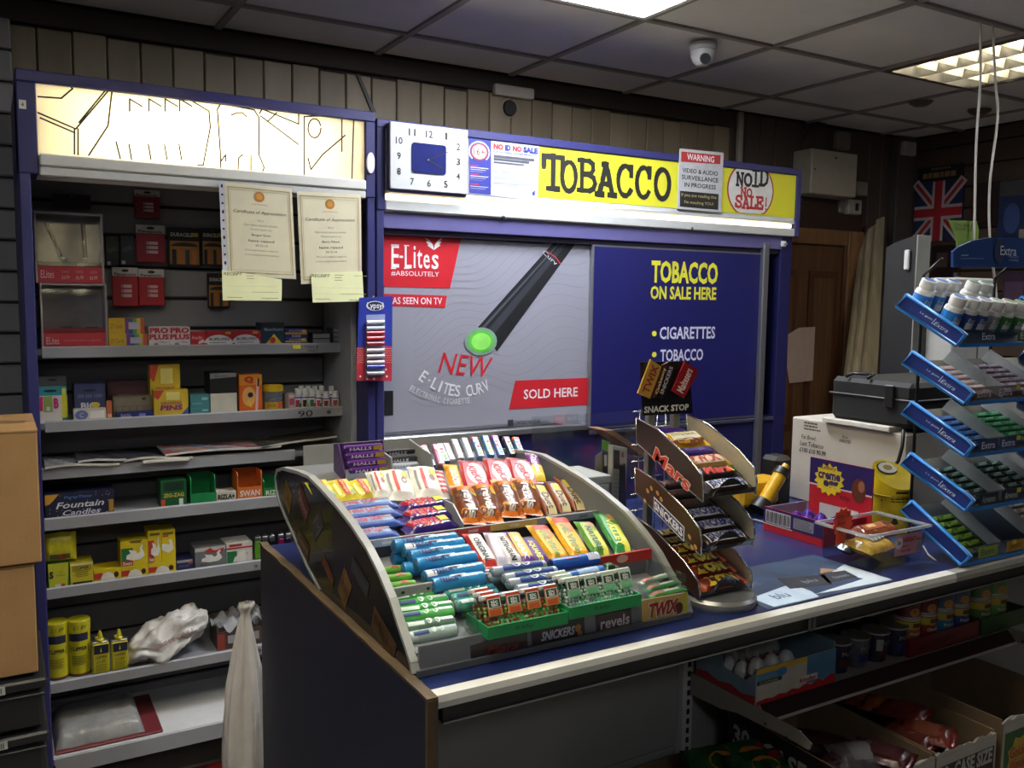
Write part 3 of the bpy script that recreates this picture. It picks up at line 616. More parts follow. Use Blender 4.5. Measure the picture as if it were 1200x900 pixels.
sheet('receipt_slip', [(364.5, 320), (424.5, 318), (426.5, 353), (366.5, 354.5)], UY-.0205, .0008, SLIP, 'pale yellow receipt slip taped under the right-hand certificate', 'slip', lambda f: dslip(f, 364, 318))
# lip balm card hanging on the navy post
px = [(421, 349), (460, 347), (459, 446.5), (417.5, 446.5)]; P = [at(p[0], p[1], 'y', UY-.03) for p in px]
lb = empty('lip_balm_card', (P[0].x+.04, UY-.03, P[3].z), 'blue hanging card of lip balm tubes between the certificates and the grey poster', 'display card')
m = MB(); m.prism([(p.x, p.z) for p in P], (0, UY-.03, 0), (1, 0, 0), (0, 0, 1), (0, .002, 0), mat('2a3a9c', .4, name='card_blue')); f = PF(m, UY-.03, lift=.0006)
c = f.uv(439.5, 358.5); f.ell(c[0], c[1], .031, .016, 'dfe2ea', 2); f.ell(c[0], c[1], .028, .0135, '1b1d3c', 3); f.ptext('Lypsyl', 439.5, 359, 19, 9, 'e8e8ee', 4, bold=.02)
f.ppoly([(418, 407), (459, 405.5), (459, 446), (417.5, 446)], 'b02a3a', 2)
for i in range(5):
    for j in range(7):
        for xa in (418.6, 450.6): a = f.uv(xa+i*1.7+(j % 2)*.8, 408+j*2.7); f.rect(a[0], a[1]-.0022, a[0]+.0022, a[1], 'e8c8b8', 3)
for q in ((422, 441), (452, 433), (453, 441), (430, 444), (438, 444)): c = f.uv(*q); f.ell(c[0], c[1], .004, .004, 'e8dcdc', 3, n=6)
f.ppoly([(429, 369), (451, 368), (450, 441), (428, 442)], '8b97bb', 3)
m.build('card', lb)
for k, (yy, h_) in enumerate(((378, 'b9bdc9'), (385, 'a8adbb'), (390.5, 'b7323a'), (396.5, 'c23a40'), (403, 'b52f38'), (411, 'b8aeb0'), (418, 'c1b7b9'), (425, 'b5a9ac'), (430, '3843b0'), (438, '9b949c'))):
    a = at(429.5, yy, 'y', UY-.037); b = at(450, yy-.5, 'y', UY-.037); m = MB(); m.cyl((a.x, UY-.037, a.z), (b.x, UY-.037, b.z), .0075, n=10, m=mat(h_, .25, coat=.5)); m.build('lip_balm', lb)
m = MB(); m.tube([(P[0].x+.045, UY, P[0].z-.004), (P[0].x+.045, UY-.034, P[0].z-.002), (P[0].x+.045, UY-.04, P[0].z+.006)], .0025, SILVER); m.build('hook', lb)
# ================================================================ COUNTER
CZ, CX0, CX1, CY0, CY1 = .95, .555, 3.3, 1.165, 2.10
CNAVY = mat('1c2858', .28, var=.10, scale=9, name='counter_laminate', coat=.2)
wt = empty('counter_worktop', (1.9, 1.6, CZ-.03), 'navy laminate counter top with a white front edging', 'counter')
MB().box(CX0, CX1, CY0+.022, CY1, CZ-.028, CZ, CNAVY, b=.002).build('top', wt)
EDG = mat('cfcfc8', .4, var=.05, scale=14, name='white_edging')
m = MB(); m.prism([(0, 0), (.024, 0), (.024, -.020), (-.002, -.020), (-.003, -.010)], (CX0+.003, CY0-.001, CZ+.002), (0, 1, 0), (0, 0, 1), (1.835-CX0, 0, 0), EDG); m.build('edging', wt)
m = MB(); m.prism([(0, 0), (.024, 0), (.024, -.020), (-.002, -.020), (-.003, -.010)], (1.836, CY0-.001, CZ+.002), (0, 1, 0), (0, 0, 1), (CX1-1.836, 0, 0), mat('8e8d86', .45, var=.06, name='grey_edging')); m.build('edging', wt)  # right-hand length of edging in a darker grey
m = MB(); m.box(CX0+.02, CX1, CY0+.014, CY0+.034, CZ-.052, CZ-.0205, mat('3b3b3a', .4, .5, name='dark_channel')); m.box(CX0+.02, CX1, CY0+.010, CY0+.0139, CZ-.052, CZ-.049, SILVER); m.build('channel', wt)
for px in (948, 953): p = at(px, 716, 'y', CY0+.01); m = MB(); m.box(p.x-.004, p.x+.004, CY0+.004, CY0+.0099, CZ-.050, CZ-.024, '5a5a58', b=.002); m.build('channel_clip', wt)
# navy end panel with a raw wood edge
sp = empty('counter_end_panel', (.54, 1.63, 0), 'navy counter end panel with a bare wooden edge', 'panel')
MB().box(.537, .553, 1.158, 2.105, .02, .952, mat('10142c', .55, var=.12, scale=4, bump=.04, name='panel_navy')).build('board', sp)
WD = mat('54442f', .7, var=.3, scale=14, stretch=(4, .5, 1), bump=.1, name='raw_wood_edge')
r = random.Random(3); top = []; N_ = 26
m = MB(); vs = []
for i in range(N_+1):
    y = 1.152+(2.106-1.152)*i/N_; q = r.uniform(-.0012, .0012) if i < 18 else r.uniform(-.003, .002)
    vs += [(.536, y, .952), (.536, y, .957+q), (.554, y, .957+q*.6), (.554, y, .952)]
fs = []
for i in range(N_):
    for k in range(4): fs.append([i*4+k, i*4+(k+1) % 4, (i+1)*4+(k+1) % 4, (i+1)*4+k])
fs += [[3, 2, 1, 0], [N_*4+k for k in range(4)]]
m.add(vs, fs, WD); m.build('wood_edge', sp)
MB().box(.536, .554, 1.151, 1.1575, .02, .952, mat('54442f', .7, var=.3, scale=14, stretch=(4, 4, .5), bump=.1, name='raw_wood_front')).build('wood_edge', sp)
# shop-fitting base under the counter
cb = empty('counter_shelving', (1.6, 1.6, 0), 'pale grey metal shop-fitting under the counter with slotted upright and bracketed shelf', 'shelving')
PGR = mat('8f8f8c', .5, var=.05, scale=3, name='pale_panel')
m = MB(); m.box(.556, 1.415, 1.595, 1.62, .46, .92, PGR, b=.002); m.build('back_panel', cb)
m = MB(); m.box(.556, 1.415, 1.595, 1.62, .02, .457, PGR, b=.002); m.build('back_panel', cb)
m = MB(); m.box(1.45, CX1, 1.60, 1.62, .02, .92, mat('8a8986', .5, var=.05, name='grey_back')); m.build('back_panel', cb)
m = MB(); m.box(1.417, 1.448, 1.575, 1.62, .02, .92, LTGREY, b=.002)
for k in range(36): m.box(1.4285, 1.4365, 1.573, 1.5752, .04+k*.024, .053+k*.024, '1b1b1a')
m.build('upright', cb)
SZ = .65
m = MB(); m.box(1.445, 2.42, 1.36, 1.575, SZ-.02, SZ, mat('8f8b80', .5, var=.06, name='beige_shelf'), b=.002); sh = m.build('shelf', cb)
m = MB(); m.prism([(0, 0), (.004, .002), (-.020, -.024), (-.024, -.025)], (1.452, 1.358, SZ), (0, 1, 0), (0, 0, 1), (.95, 0, 0), mat('2c1013', .7, var=.06, name='maroon_strip')); m.prism([(-.024, -.0235), (-.021, -.0225), (-.024, -.028), (-.027, -.0275)], (1.452, 1.358, SZ), (0, 1, 0), (0, 0, 1), (.95, 0, 0), 'b0aca6'); m.build('ticket_strip', sh)
brk = [(1.575, SZ), (1.236, SZ)]+[(q.y, q.z) for q in (at(*w_, 'x', 1.437) for w_ in ((950.5, 872), (948, 879), (910, 858), (882.7, 845), (865, 836), (844, 830.5)))]+[(1.575, SZ-.055)]
for xx in (1.437, 2.425):
    m = MB(); m.prism(brk, (xx, 0, 0), (0, 1, 0), (0, 0, 1), (.004, 0, 0), mat('8b857a', .5, var=.08, name='bracket_beige')); m.cyl((xx-.002, 1.33, SZ-.025), (xx, 1.33, SZ-.025), .003, n=8, m='222222'); m.cyl((xx-.002, 1.27, SZ-.03), (xx, 1.27, SZ-.03), .003, n=8, m='222222'); m.build('bracket', cb)
MB().box(1.45, CX1, 1.10, 1.595, .10, .13, mat('6f6a60', .6, name='base_deck')).build('base_shelf', cb)
MB().box(.556, 1.448, 1.18, 1.594, .10, .13, mat('6f6a60', .6, name='base_deck')).build('base_shelf', cb)
MB().box(.556, CX1, 1.2, 1.22, .0, .1, mat('4a4844', .6, name='kick')).build('kick_board', cb)
# ================================================================ SWEET STAND
SX0, SX1 = .553, 1.131
ss = empty('sweet_stand', ((SX0+SX1)/2, 1.5, CZ), 'grey tiered sweet stand with curved sides, full of chocolate and mints on the counter', 'display stand')
PR = [(1.243, .957), (1.70, .957), (1.79, .985), (1.87, 1.022), (1.95, 1.058), (1.99, 1.078), (2.015, 1.102), (2.022, 1.128), (2.005, 1.150), (1.96, 1.162), (1.90, 1.168), (1.84, 1.174), (1.77, 1.177), (1.70, 1.168), (1.60, 1.152), (1.52, 1.134), (1.44, 1.109), (1.385, 1.082), (1.335, 1.050), (1.30, 1.018), (1.268, .99), (1.25, .972)]
SGR = mat('6e7073', .45, var=.05, scale=8, name='stand_grey'); SGL = mat('9a9c98', .4, .2, var=.04, name='stand_rim'); SBK = mat('15161a', .22, var=.2, scale=12, name='stand_black', coat=.3)
def side(xx, th, outer, inner):
    m = MB(); m.prism(PR, (xx, 0, 0), (0, 1, 0), (0, 0, 1), (th, 0, 0), SGL, mcap=outer, mcap2=inner)
    for a, b in zip(PR, PR[1:]+PR[:1]):   # raised rim
        A = Vector((xx+th/2, a[0], a[1])); B = Vector((xx+th/2, b[0], b[1])); d = (B-A); n = Vector((0, d.z, -d.y)).normalized()*.0035
        if d.length < .3: m.add([A+Vector((sx*(th/2+.002), 0, 0))+n*sn for A_ in (0,) for sx in (-1, 1) for sn in (-1, 1)]+[B+Vector((sx*(th/2+.002), 0, 0))+n*sn for sx in (-1, 1) for sn in (-1, 1)], [(0, 1, 5, 4), (2, 6, 7, 3), (0, 4, 6, 2), (1, 3, 7, 5)], SGL)
    return m
m = side(SX0, .010, SBK, SGR)
F = Face(m, (SX0-.0003, 2.05, .95), (0, -.8, 0), (0, 0, .25), lift=.0006)   # faded stickers on the black side
for (u, v, w_, h_, t, c1, c2, ro) in ((.16, .62, .07, .22, 'Twix', '6d5a22', '5a1c18', -.5), (.30, .66, .10, .20, 'Maltesers', '4a1517', 'a08a80', -.6), (.30, .30, .10, .16, 'Galaxy', '3c2b1a', '8a7344', -.3), (.42, .55, .05, .3, 'M', '2c2c30', '55585c', -.9), (.50, .25, .09, .10, 'Twirl', '4b2314', '8a4a2a', -.5), (.62, .22, .06, .28, 'Bounty', '6b4a26', '2a1a14', -.6), (.72, .40, .11, .13, 'Milky Way', '2a2c33', '4d5058', -.35), (.86, .12, .13, .18, 'Mars', '4e3318', '1c1410', -.35)):
    c, s_ = math.cos(ro), math.sin(ro); P = []
    for dx, dy in ((-.5, -.5), (.5, -.5), (.5, .5), (-.5, .5)):
        X = dx*w_*F.w; Y = dy*h_*F.h; P.append((u+(X*c-Y*s_)/F.w, v+(X*s_+Y*c)/F.h))
    F.poly(P, mat(c1, .5, var=.3, scale=40), 1); F.text(t, u, v, w_*.85, h_*.5, mat(c2, .5), 2, rot=ro)
m.build('side_panel', ss)
side(SX1-.010, .010, SGR, SGR).build('side_panel', ss)
def board(p0, p1, th, m0, name, x0=SX0+.011, x1=SX1-.011):
    a = Vector((0, *p0)); b = Vector((0, *p1)); d = (b-a).normalized(); n = Vector((0, -d.z, d.y))*-th
    m = MB(); m.prism([(a.y, a.z), (b.y, b.z), (b.y+n.y, b.z+n.z), (a.y+n.y, a.z+n.z)], (x0, 0, 0), (0, 1, 0), (0, 0, 1), (x1-x0, 0, 0), m0); return m.build(name, ss)
T1 = lambda y: 1.072+.2*(y-1.545); T2 = lambda y: 1.035+.12*(y-1.365); T3 = lambda y: .985+.15*(y-1.25)
board((1.548, T1(1.548)), (1.985, T1(1.985)), .004, SGR, 'tier'); board((1.372, T2(1.372)), (1.545, T2(1.545)), .004, SGR, 'tier'); board((1.252, T3(1.252)), (1.368, T3(1.368)), .004, SGR, 'tier')
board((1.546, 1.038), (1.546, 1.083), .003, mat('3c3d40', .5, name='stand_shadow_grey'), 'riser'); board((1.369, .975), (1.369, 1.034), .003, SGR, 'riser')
board((1.986, 1.13), (1.990, 1.205), .004, SGL, 'back_board', .61, 1.12)
for xx in (.772, .872): m = MB(); m.prism([(1.84, 1.13), (1.985, 1.158), (1.987, 1.203), (1.86, 1.185)], (xx, 0, 0), (0, 1, 0), (0, 0, 1), (.004, 0, 0), SGL); m.build('divider', ss)
m = MB(); m.prism([(1.55, 1.074), (1.66, 1.096), (1.66, 1.13), (1.6, 1.13), (1.555, 1.1)], (.80, 0, 0), (0, 1, 0), (0, 0, 1), (.003, 0, 0), SGL); m.build('divider', ss)
# coloured price strip of the upper tier
m = MB(); m.box(SX0+.011, SX1-.011, 1.536, 1.543, 1.080, 1.094, SGL); f = front(m, SX0+.011, SX1-.011, 1.536, 1.080, 1.094)
for u0, u1, h_ in ((0, .16, 'a9b8cf'), (.16, .52, 'c04a4a'), (.52, .72, 'd7b765'), (.72, 1, '8b93a3')): f.rect(u0, .05, u1, .95, h_)
for u, h_ in ((.05, '7a8fc0'), (.12, 'd8d8dc'), (.3, 'd98a8a'), (.45, 'e0b0a8'), (.62, 'e8d8a8'), (.8, 'b9bccc'), (.93, '6f7688')): f.rect(u-.02, .3, u+.02, .7, h_, 2)
m.build('price_strip', ss)
m = MB(); m.box(SX0+.011, .80, 1.362, 1.368, 1.036, 1.058, SGL, b=.001); f = front(m, SX0+.011, .80, 1.362, 1.036, 1.058)
for k in range(5): f.ell(.1+k*.2, .55, .016, .13, '2a2a2a', n=8)
m.build('price_strip', ss)
m = MB(); m.box(.98, SX1-.011, 1.352, 1.358, 1.036, 1.056, mat('b8302c', .45, name='strip_red')); f = front(m, .98, SX1-.011, 1.352, 1.036, 1.056); f.ell(.48, .5, .1, .4, 'd8b0a0'); m.build('price_strip', ss)
# front fascia with brand plates
m = MB(); m.box(SX0+.011, SX1-.011, 1.243, 1.249, .953, 1.0, SGR, b=.001); m.box(SX0+.005, SX1-.005, 1.236, 1.249, .9515, .962, mat('55575a', .4, name='stand_foot')); m.build('fascia', ss)
def plate(px, bg, draw, nm='brand_plate'):
    m = MB(); P = [at(p[0], p[1], 'y', 1.2425) for p in px]; z0 = max(.9535, min(p.z for p in P)); 
    m.prism([(p.x, max(p.z, .9535)) for p in P], (0, 1.2425, 0), (1, 0, 0), (0, 0, 1), (0, -.0015, 0), bg)
    x0, x1, z0, z1 = P[3].x, P[1].x, max(.9535, P[3].z), P[0].z
    draw(front(m, x0, x1, 1.2408, z0, z1)); m.build(nm, ss)
plate([(551, 757), (617, 738), (618, 757), (552, 775)], mat('2a1c1c', .3), lambda f: f.text('Mars', .55, .5, .6, .6, '7a2a22', 2, shear=.3, bold=.02))
plate([(623, 736), (684, 722), (685, 747), (624, 760)], mat('241a18', .3), lambda f: (f.text('SNICKERS', .48, .5, .66, .45, 'b9b9c4', 2, bold=.03, shear=.2), f.ell(.88, .55, .06, .2, 'a8743a'), f.ell(.92, .25, .05, .15, 'a8743a')))
plate([(698, 722), (739, 713), (740, 735), (699, 744)], mat('3a2018', .3), lambda f: (f.text('revels', .52, .55, .86, .6, 'c8c4c2', 2, bold=.02), f.ell(.3, .12, .2, .14, '8a4a1e'), f.ell(.75, .1, .16, .12, 'a06026')))
plate([(751, 703.5), (805, 694), (806, 722), (752, 731)], mat('b89c52', .3), lambda f: (f.text('TWIX', .46, .5, .66, .6, '8a2420', 3, bold=.05, shear=.2), f.text('TWIX', .46, .5, .70, .68, 'd8cdb8', 2, bold=.09, shear=.2), f.ell(.80, .35, .1, .26, '4a2412'), f.rect(.9, 0, 1, 1, 'a8a83a', 1)))
# clear bin fronts left and right
for x0, x1 in ((SX0+.012, .672), (1.005, SX1-.012)):
    m = MB(); m.box(x0, x1, 1.246, 1.2475, 1.0005, 1.034, GLASS()); m.box(x1-.0015, x1, 1.2477, 1.36, .99, 1.034, GLASS()); m.build('clear_bin', ss)
# ================================================================ CONFECTIONERY BUILDERS
def frame(c, ux, n): ux = ux.normalized(); n = (n-ux*n.dot(ux)).normalized(); uy = n.cross(ux); M = Matrix((ux, uy, n)).transposed().to_4x4(); M.translation = c; return M
def local_thing(mb, name, M, label, cat, group=None):
    """mb built in local coordinates; placed with M"""
    o = mb.build(name, origin=(0, 0, 0), label=label, cat=cat, group=group); o.matrix_world = M; PW[o.name] = M.translation.copy(); return o
def bar_mesh(L, W, H, base, draw=None, end=None, crimp=.012, puff=4, colf=None, ragged=True):
    """flow-wrapped bar or pouch lying along X, label side up, underside at z=0"""
    m = MB(); c = crimp/L; ca = .0024 if puff < 3 else .0009; sd = random.uniform(0, 50)
    cr = lambda u, v: ca*noise.noise(Vector((u*L*90+sd, v*W*90, sd)))*prof(u)
    def prof(u):
        if u < c or u > 1-c: return .02
        e = min(u-c, 1-c-u)/max(.5-c, 1e-6); return max(.02, 1-(1-min(1, e/.22))**2.2)
    def top(u, v, l=0):
        q = abs(2*v-1); t = (1-q**puff)**.5 if q < 1 else 0
        ww = W*(1-.03*math.sin(u*9)); return Vector(((u-.5)*L, (v-.5)*ww, H*.45+H*.55*t*prof(u)+cr(u, v)+l))
    def bot(u, v):
        q = abs(2*v-1); t = (1-q**puff)**.5 if q < 1 else 0
        ww = W*(1-.03*math.sin(u*9)); return Vector(((u-.5)*L, (v-.5)*ww, H*.45-H*.45*t*prof(u)))
    cf = colf or (lambda u, v: (end or base) if (u < c or u > 1-c) else base)
    us = 18; m.grid(top, us, 10, cf); m.grid(bot, us, 4, cf, flip=True)
    if draw: draw(Face(m, fn=top, w=L, h=W, lift=.0009))
    return m
def roll_mesh(L, r, base, draw=None, end=None):
    """wrapped roll along X resting on z=0, pinched foil ends"""
    m = MB(); R = Matrix.Rotation(math.pi/2, 4, 'Y')
    pr = [(0, -L/2), (r*.62, -L/2+.001), (r*.95, -L/2+.004, base), (r, -L/2+.006, base), (r, L/2-.006, base), (r*.95, L/2-.004, end or base), (r*.62, L/2-.001), (0, L/2)]
    m.lathe(pr, end or base, n=16, o=(0, 0, r), M=R)
    fn = lambda u, v, l: Vector(((u-.5)*L, math.sin((v-.5)*2.6)*(r+l), r+math.cos((v-.5)*2.6)*(r+l)))
    if draw: draw(Face(m, fn=fn, w=L, h=2.6*r, lift=.0006))
    return m
def plane_of(fn, dz=0): return (Vector((0, 1.5, fn(1.5)+dz)), Vector((0, -(fn(1.6)-fn(1.5))/.1, 1)).normalized())
def lay(mb, name, pa, pb, pl, label, cat, group=None, lift=0, H=0):
    """lay a local mesh between two photo points on a sloping tier"""
    p0, n = pl; a = on(*pa, p0+n*(lift+H*.5), n); b = on(*pb, p0+n*(lift+H*.5), n); c = (a+b)/2-n*H*.5
    return local_thing(mb, name, frame(c, b-a, n), label, cat, group)
def span(pa, pb, pl, lift=0): p0, n = pl; return (on(*pb, p0+n*lift, n)-on(*pa, p0+n*lift, n)).length
# ================================================================ SNACK RACK (three sloping trays on a turntable)
RX0, RX1 = 1.165, 1.305
sr = empty('snack_rack', (1.235, 1.33, CZ), 'black and chrome three-tray snack rack on a round base', 'display rack')
m = MB(); m.lathe([(0, 0), (.074, 0), (.076, .006), (.076, .014), (.070, .020), (0, .022)], mat('7c7e80', .35, .5, name='turntable'), n=32, o=(1.238, 1.285, CZ+.0005)); m.build('base', sr)
CHR = mat('c5c8cb', .12, .95, name='chrome'); BRN = mat('241a18', .3, name='rack_brown'); BRN2 = mat('3a221a', .3, name='rack_brown_b'); BEI = mat('b3ab98', .4, .3, name='rack_beige')
tiers = [0, .106, .210]
SLP = lambda k: (Vector((0, 1.265, 1.172-tiers[k])), Vector((0, 1.465, 1.255-tiers[k])))
for k in range(3):
    dz = tiers[k]
    L = [at(*p, 'x', RX0) for p in ((745, 490), (746, 519), (823, 588), (824, 572), (822, 557), (805, 535), (770, 503))]; L = [(p.y, p.z-dz) for p in L]
    if k == 2: L = [(y, max(z, CZ+.024)) for y, z in L]
    for xx, sg in ((RX0, 0), (RX1, 1)):
        m = MB(); m.prism(L, (xx, 0, 0), (0, 1, 0), (0, 0, 1), (.003, 0, 0), CHR, mcap=(BRN if k == 0 else BRN2) if not sg else BEI, mcap2=BEI if not sg else BRN)
        q = m.build('tray_side', sr)
        m = MB(); pts = [(xx+.0015, *p) for p in L]; m.tube(pts+[pts[0]], .0022, CHR, n=6); m.build('chrome_rim', q)
        if not sg and k < 2:
            m = MB(); A = Vector((xx-.0006, 1.462, 1.30-dz)); ux = Vector((0, 1.262-1.462, 1.212-1.30)); 
            f = Face(m, A+Vector((0, 0, -.052)), ux, Vector((0, 0, .052)), lift=.0005)
            if k == 0: f.text('Mars', .55, .30, .60, .62, 'd8c8bc', 2, bold=.05, shear=.25); f.text('Mars', .55, .30, .58, .56, 'c0392c', 3, bold=.02, shear=.25)
            else:
                f.rect(.30, .05, .78, .62, 'd8d8dc', 2); f.rect(.31, .10, .77, .57, '2a2f66', 3); f.text('SNICKERS', .54, .34, .44, .34, 'e8e8ee', 4, bold=.03)
                for u, v in ((.2, .6), (.26, .85), (.36, .9), (.16, .1), (.86, .45), (.9, .15), (.95, .3), (.42, .8)): f.ell(u, v, .025, .09, 'b98a4a', 3, n=10)
            m.build('tray_lettering', q)
    a, b = SLP(k); b = b.copy(); a = a.copy()
    if k == 2: a.z = max(a.z, CZ+.026)
    m = MB(); n = Vector((0, -(b-a).z, (b-a).y)).normalized()
    m.prism([(a.y, a.z), (b.y, b.z), (b.y-n.y*.003, b.z-n.z*.003), (a.y-n.y*.003, a.z-n.z*.003)], (RX0+.004, 0, 0), (0, 1, 0), (0, 0, 1), (RX1-RX0-.005, 0, 0), BLACK); m.build('tray_floor', sr)
    m = MB(); xs_ = [RX0+.004+(RX1-RX0-.005)*i/12 for i in range(13)]
    zz = lambda i: (.010+.024*math.sin(math.pi*max(0, min(1, (i-2.5)/7))) if True else 0)
    vs = [(x_, a.y-.002, a.z) for x_ in xs_]+[(x_, a.y-.006, a.z+zz(i)) for i, x_ in enumerate(xs_)]+[(x_, a.y-.004, a.z) for x_ in xs_]+[(x_, a.y-.008, a.z+zz(i)) for i, x_ in enumerate(xs_)]
    fs = [[i, i+1, 14+i, 13+i] for i in range(12)]+[[26+i, 39+i, 40+i, 27+i] for i in range(12)]+[[13+i, 14+i, 40+i, 39+i] for i in range(12)]
    m.add(vs, fs, mat('121214', .12, name='gloss_black', coat=.5)); m.build('front_lip', sr)
for px in (764, 793): p = at(px, 500, 'y', 1.475); m = MB(); m.box(p.x-.009, p.x+.009, 1.475, 1.49, CZ+.023, 1.335, mat('7d7d7a', .4, .4, name='post_grey'), b=.002); m.build('post', sr)
m = MB()
for k in range(5): x_ = RX0+.03+k*.024; m.tube([(x_, 1.494, 1.05), (x_, 1.494, 1.315)], .0013, CHR, n=5)
for k in range(8): z_ = 1.06+k*.036; m.tube([(RX0+.01, 1.4935, z_), (RX1-.01, 1.4935, z_)], .0013, CHR, n=5)
m.build('wire_back', sr); sr.children[-1]['kind'] = 'stuff'
p = [at(*q, 'y', 1.472) for q in ((750, 424), (806, 423), (811, 484), (752, 487))]
m = MB(); m.prism([(q.x, q.z) for q in p], (0, 1.472, 0), (1, 0, 0), (0, 0, 1), (0, -.003, 0), mat('17171b', .3, name='sign_dark')); f = PF(m, 1.4685, lift=.0006)
f.ptext('SNACK STOP', 781, 478.5, 52, 7.5, 'd8d8d4', 2, bold=.03); m.build('rack_sign', sr)
for (q, base, t, tc) in (([(762, 421), (775, 430), (761, 467), (747, 461)], 'b08a3c', 'TWIX', '8a2018'), ([(775, 428), (783, 424), (772, 464), (763, 467)], '4a2a1c', 'Galaxy', 'c9b088'), ([(784, 424), (793, 427), (776, 467), (769, 464)], '2d1c1a', 'SNICKERS', 'b9bac9'), ([(802, 424), (819, 434), (801, 467), (787, 458)], '8a1a20', 'Maltesers', 'e0c8c0')):
    m = MB(); P = [at(*w_, 'y', 1.464) for w_ in q]; m.prism([(w_.x, w_.z) for w_ in P], (0, 1.4665, 0), (1, 0, 0), (0, 0, 1), (0, -.004, 0), mat(base, .35)); d = P[0]-P[3]; L_ = d.length
    f = Face(m, Vector((P[3].x, 1.4622, P[3].z)), P[0]-P[3], (P[1]-P[0])*-1 if False else (P[3]-P[2])*-1*-1, lift=.0005) if False else Face(m, Vector((P[3].x, 1.4622, P[3].z)), Vector((d.x, 0, d.z)), Vector((P[3].x-P[2].x, 0, P[3].z-P[2].z)), lift=.0006)
    f.text(t, .5, -.5, .8, .55, tc, 2, bold=.02); m.build('sign_picture', sr)
# ================================================================ GUM STAND
BLU1 = mat('2a78c4', .3, var=.04, name='gum_blue', coat=.3); BLU2 = mat('1c2d6e', .35, var=.08, name='gum_navy'); TRN = mat('14202c', .4, var=.05, name='tray_blue')
GSX0, GSX1 = 1.882, 2.36
gs = empty('gum_stand', (2.12, 1.3, CZ), 'blue chewing gum stand with five sloping trays and an arched header', 'display stand')
gtr = []
for k, (tb, fb) in enumerate((((1063, 345), (1121, 405)), ((1070, 412), (1130, 473)), ((1069, 471), (1130.5, 534.5)), ((1068, 531), (1131, 598.5)), ((1069, 587), (1126, 662)))):
    TB = at(*tb, 'x', GSX0); FB = at(*fb, 'x', GSX0); gtr.append((TB, FB))
    d = FB-TB; n = Vector((0, d.z, -d.y)); ax = Vector((0, d.y, d.z+.030)).normalized(); nn = Vector((0, -ax.z, ax.y))
    if nn.z < 0: nn = -nn
    Q = [TB, TB-nn*.034+Vector((0, .008, 0)), FB, FB+nn*.03+Vector((0, -.004, 0)), FB+nn*.038+Vector((0, .014, .004))]
    Q = [(q.y, q.z) for q in Q]
    for xx in (GSX0, GSX1):
        m = MB(); m.prism(Q, (xx, 0, 0), (0, 1, 0), (0, 0, 1), (.010, 0, 0), BLU1, mcap=BLU2); q = m.build('tray_side', gs)
        m = MB(); m.tube([(xx-.001, *p) for p in Q]+[(xx-.001, *Q[0])], .0042, BLU1, n=6); m.build('rim', q)
        if xx == GSX0:
            m = MB(); o_ = Vector((xx-.0008, *Q[1])); f = Face(m, o_, Vector((0, Q[2][0]-Q[1][0], Q[2][1]-Q[1][1])), Vector((0, Q[0][0]-Q[1][0], Q[0][1]-Q[1][1])), lift=.0006)
            if k < 4: f.text('Le gum', .42, .52, .20, .16, 'c5cfe4', 2); f.rect(.545, .3, .555, .75, 'c5cfe4', 2); f.text('Extra', .68, .45, .22, .26, 'c5cfe4', 2, shear=.2)
            m.build('tray_lettering', q)
    fl = [Q[1], Q[2]]; m = MB(); m.prism([fl[0], fl[1], (fl[1][0]+.001, fl[1][1]+.004), (fl[0][0]+.001, fl[0][1]+.004)], (GSX0+.0105, 0, 0), (0, 1, 0), (0, 0, 1), (GSX1-GSX0-.011, 0, 0), TRN); m.build('tray_floor', gs)
    m = MB(); y_, z_ = Q[2]; m.box(GSX0+.0105, GSX1-.001, y_-.004, y_-.002, z_+.004, z_+.036, mat('3c4a60' if k != 1 else '5a4c54', .15, kind='film', name='tinted_front')); m.box(GSX0+.0105, GSX1-.001, y_-.005, y_+.002, z_-.004, z_+.004, BLU1)
    f = front(m, GSX0+.0105, GSX1-.001, y_-.004, z_+.004, z_+.036)
    lab = [[('Extra', .22, 'b7c0d0', None), ('Extra', .55, 'c0d0c0', '33553a')], [('Extra', .12, 'b5a8ac', None), ('Extra', .30, 'b5a8ac', None), ('Extra', .5, 'b5a8ac', None)], [('Extra', .15, 'c2cce4', '333f63'), ('Extra', .32, 'c2cce4', '333f63'), ('Extra', .56, 'b8d0c0', '2a5a40')], [('Airwaves', .15, '8fa0a8', '222a34'), ('Airwaves', .34, 'a9b4bb', '222a34'), ('Airwaves', .55, '8ab09a', '222a34')], [('Extra', .18, '3d5a2a', '8a9a50'), ('Juicy', .42, '6a4a1a', 'b08530'), ('Fruit', .58, '5a4a1a', '9a8a30')]][k]
    for t, u, c_, bg in lab:
        if bg: f.rect(u-.08, .1, u+.08, .9, bg, 1)
        f.text(t, u, .5, .11, .5, c_, 2, bold=.01)
    if k > 0: f.rect(.385, .62, .42, .95, 'c9b930', 3)
    m.build('tray_front', gs)
    for xx in (2.03, 2.19) if k else ():
        m = MB(); m.prism([Q[0], Q[1], Q[2], (Q[2][0], Q[2][1]+.036)], (xx, 0, 0), (0, 1, 0), (0, 0, 1), (.003, 0, 0), mat('aab0b0', .3, kind='film', name='clear_divider')); m.build('tray_divider', gs)
for xx in (2.0, 2.30): m = MB(); m.tube([(xx, 1.40, CZ+.002), (xx, 1.40, 1.62), (xx, 1.352, 1.66)], .004, BLACK, n=8); m.build('upright', gs)
m = MB(); y_ = 1.34; P = [(1117, 313), (1117, 295), (1124, 289), (1140, 282), (1158, 278.5), (1180, 278), (1210, 280), (1260, 288), (1300, 300), (1300, 314)]
P = [at(*p, 'y', y_) for p in P]; m.prism([(p.x, p.z) for p in P], (0, y_, 0), (1, 0, 0), (0, 0, 1), (0, .006, 0), mat('24457e', .3, var=.12, scale=5, name='gum_header')); f = PF(m, y_, lift=.0007)
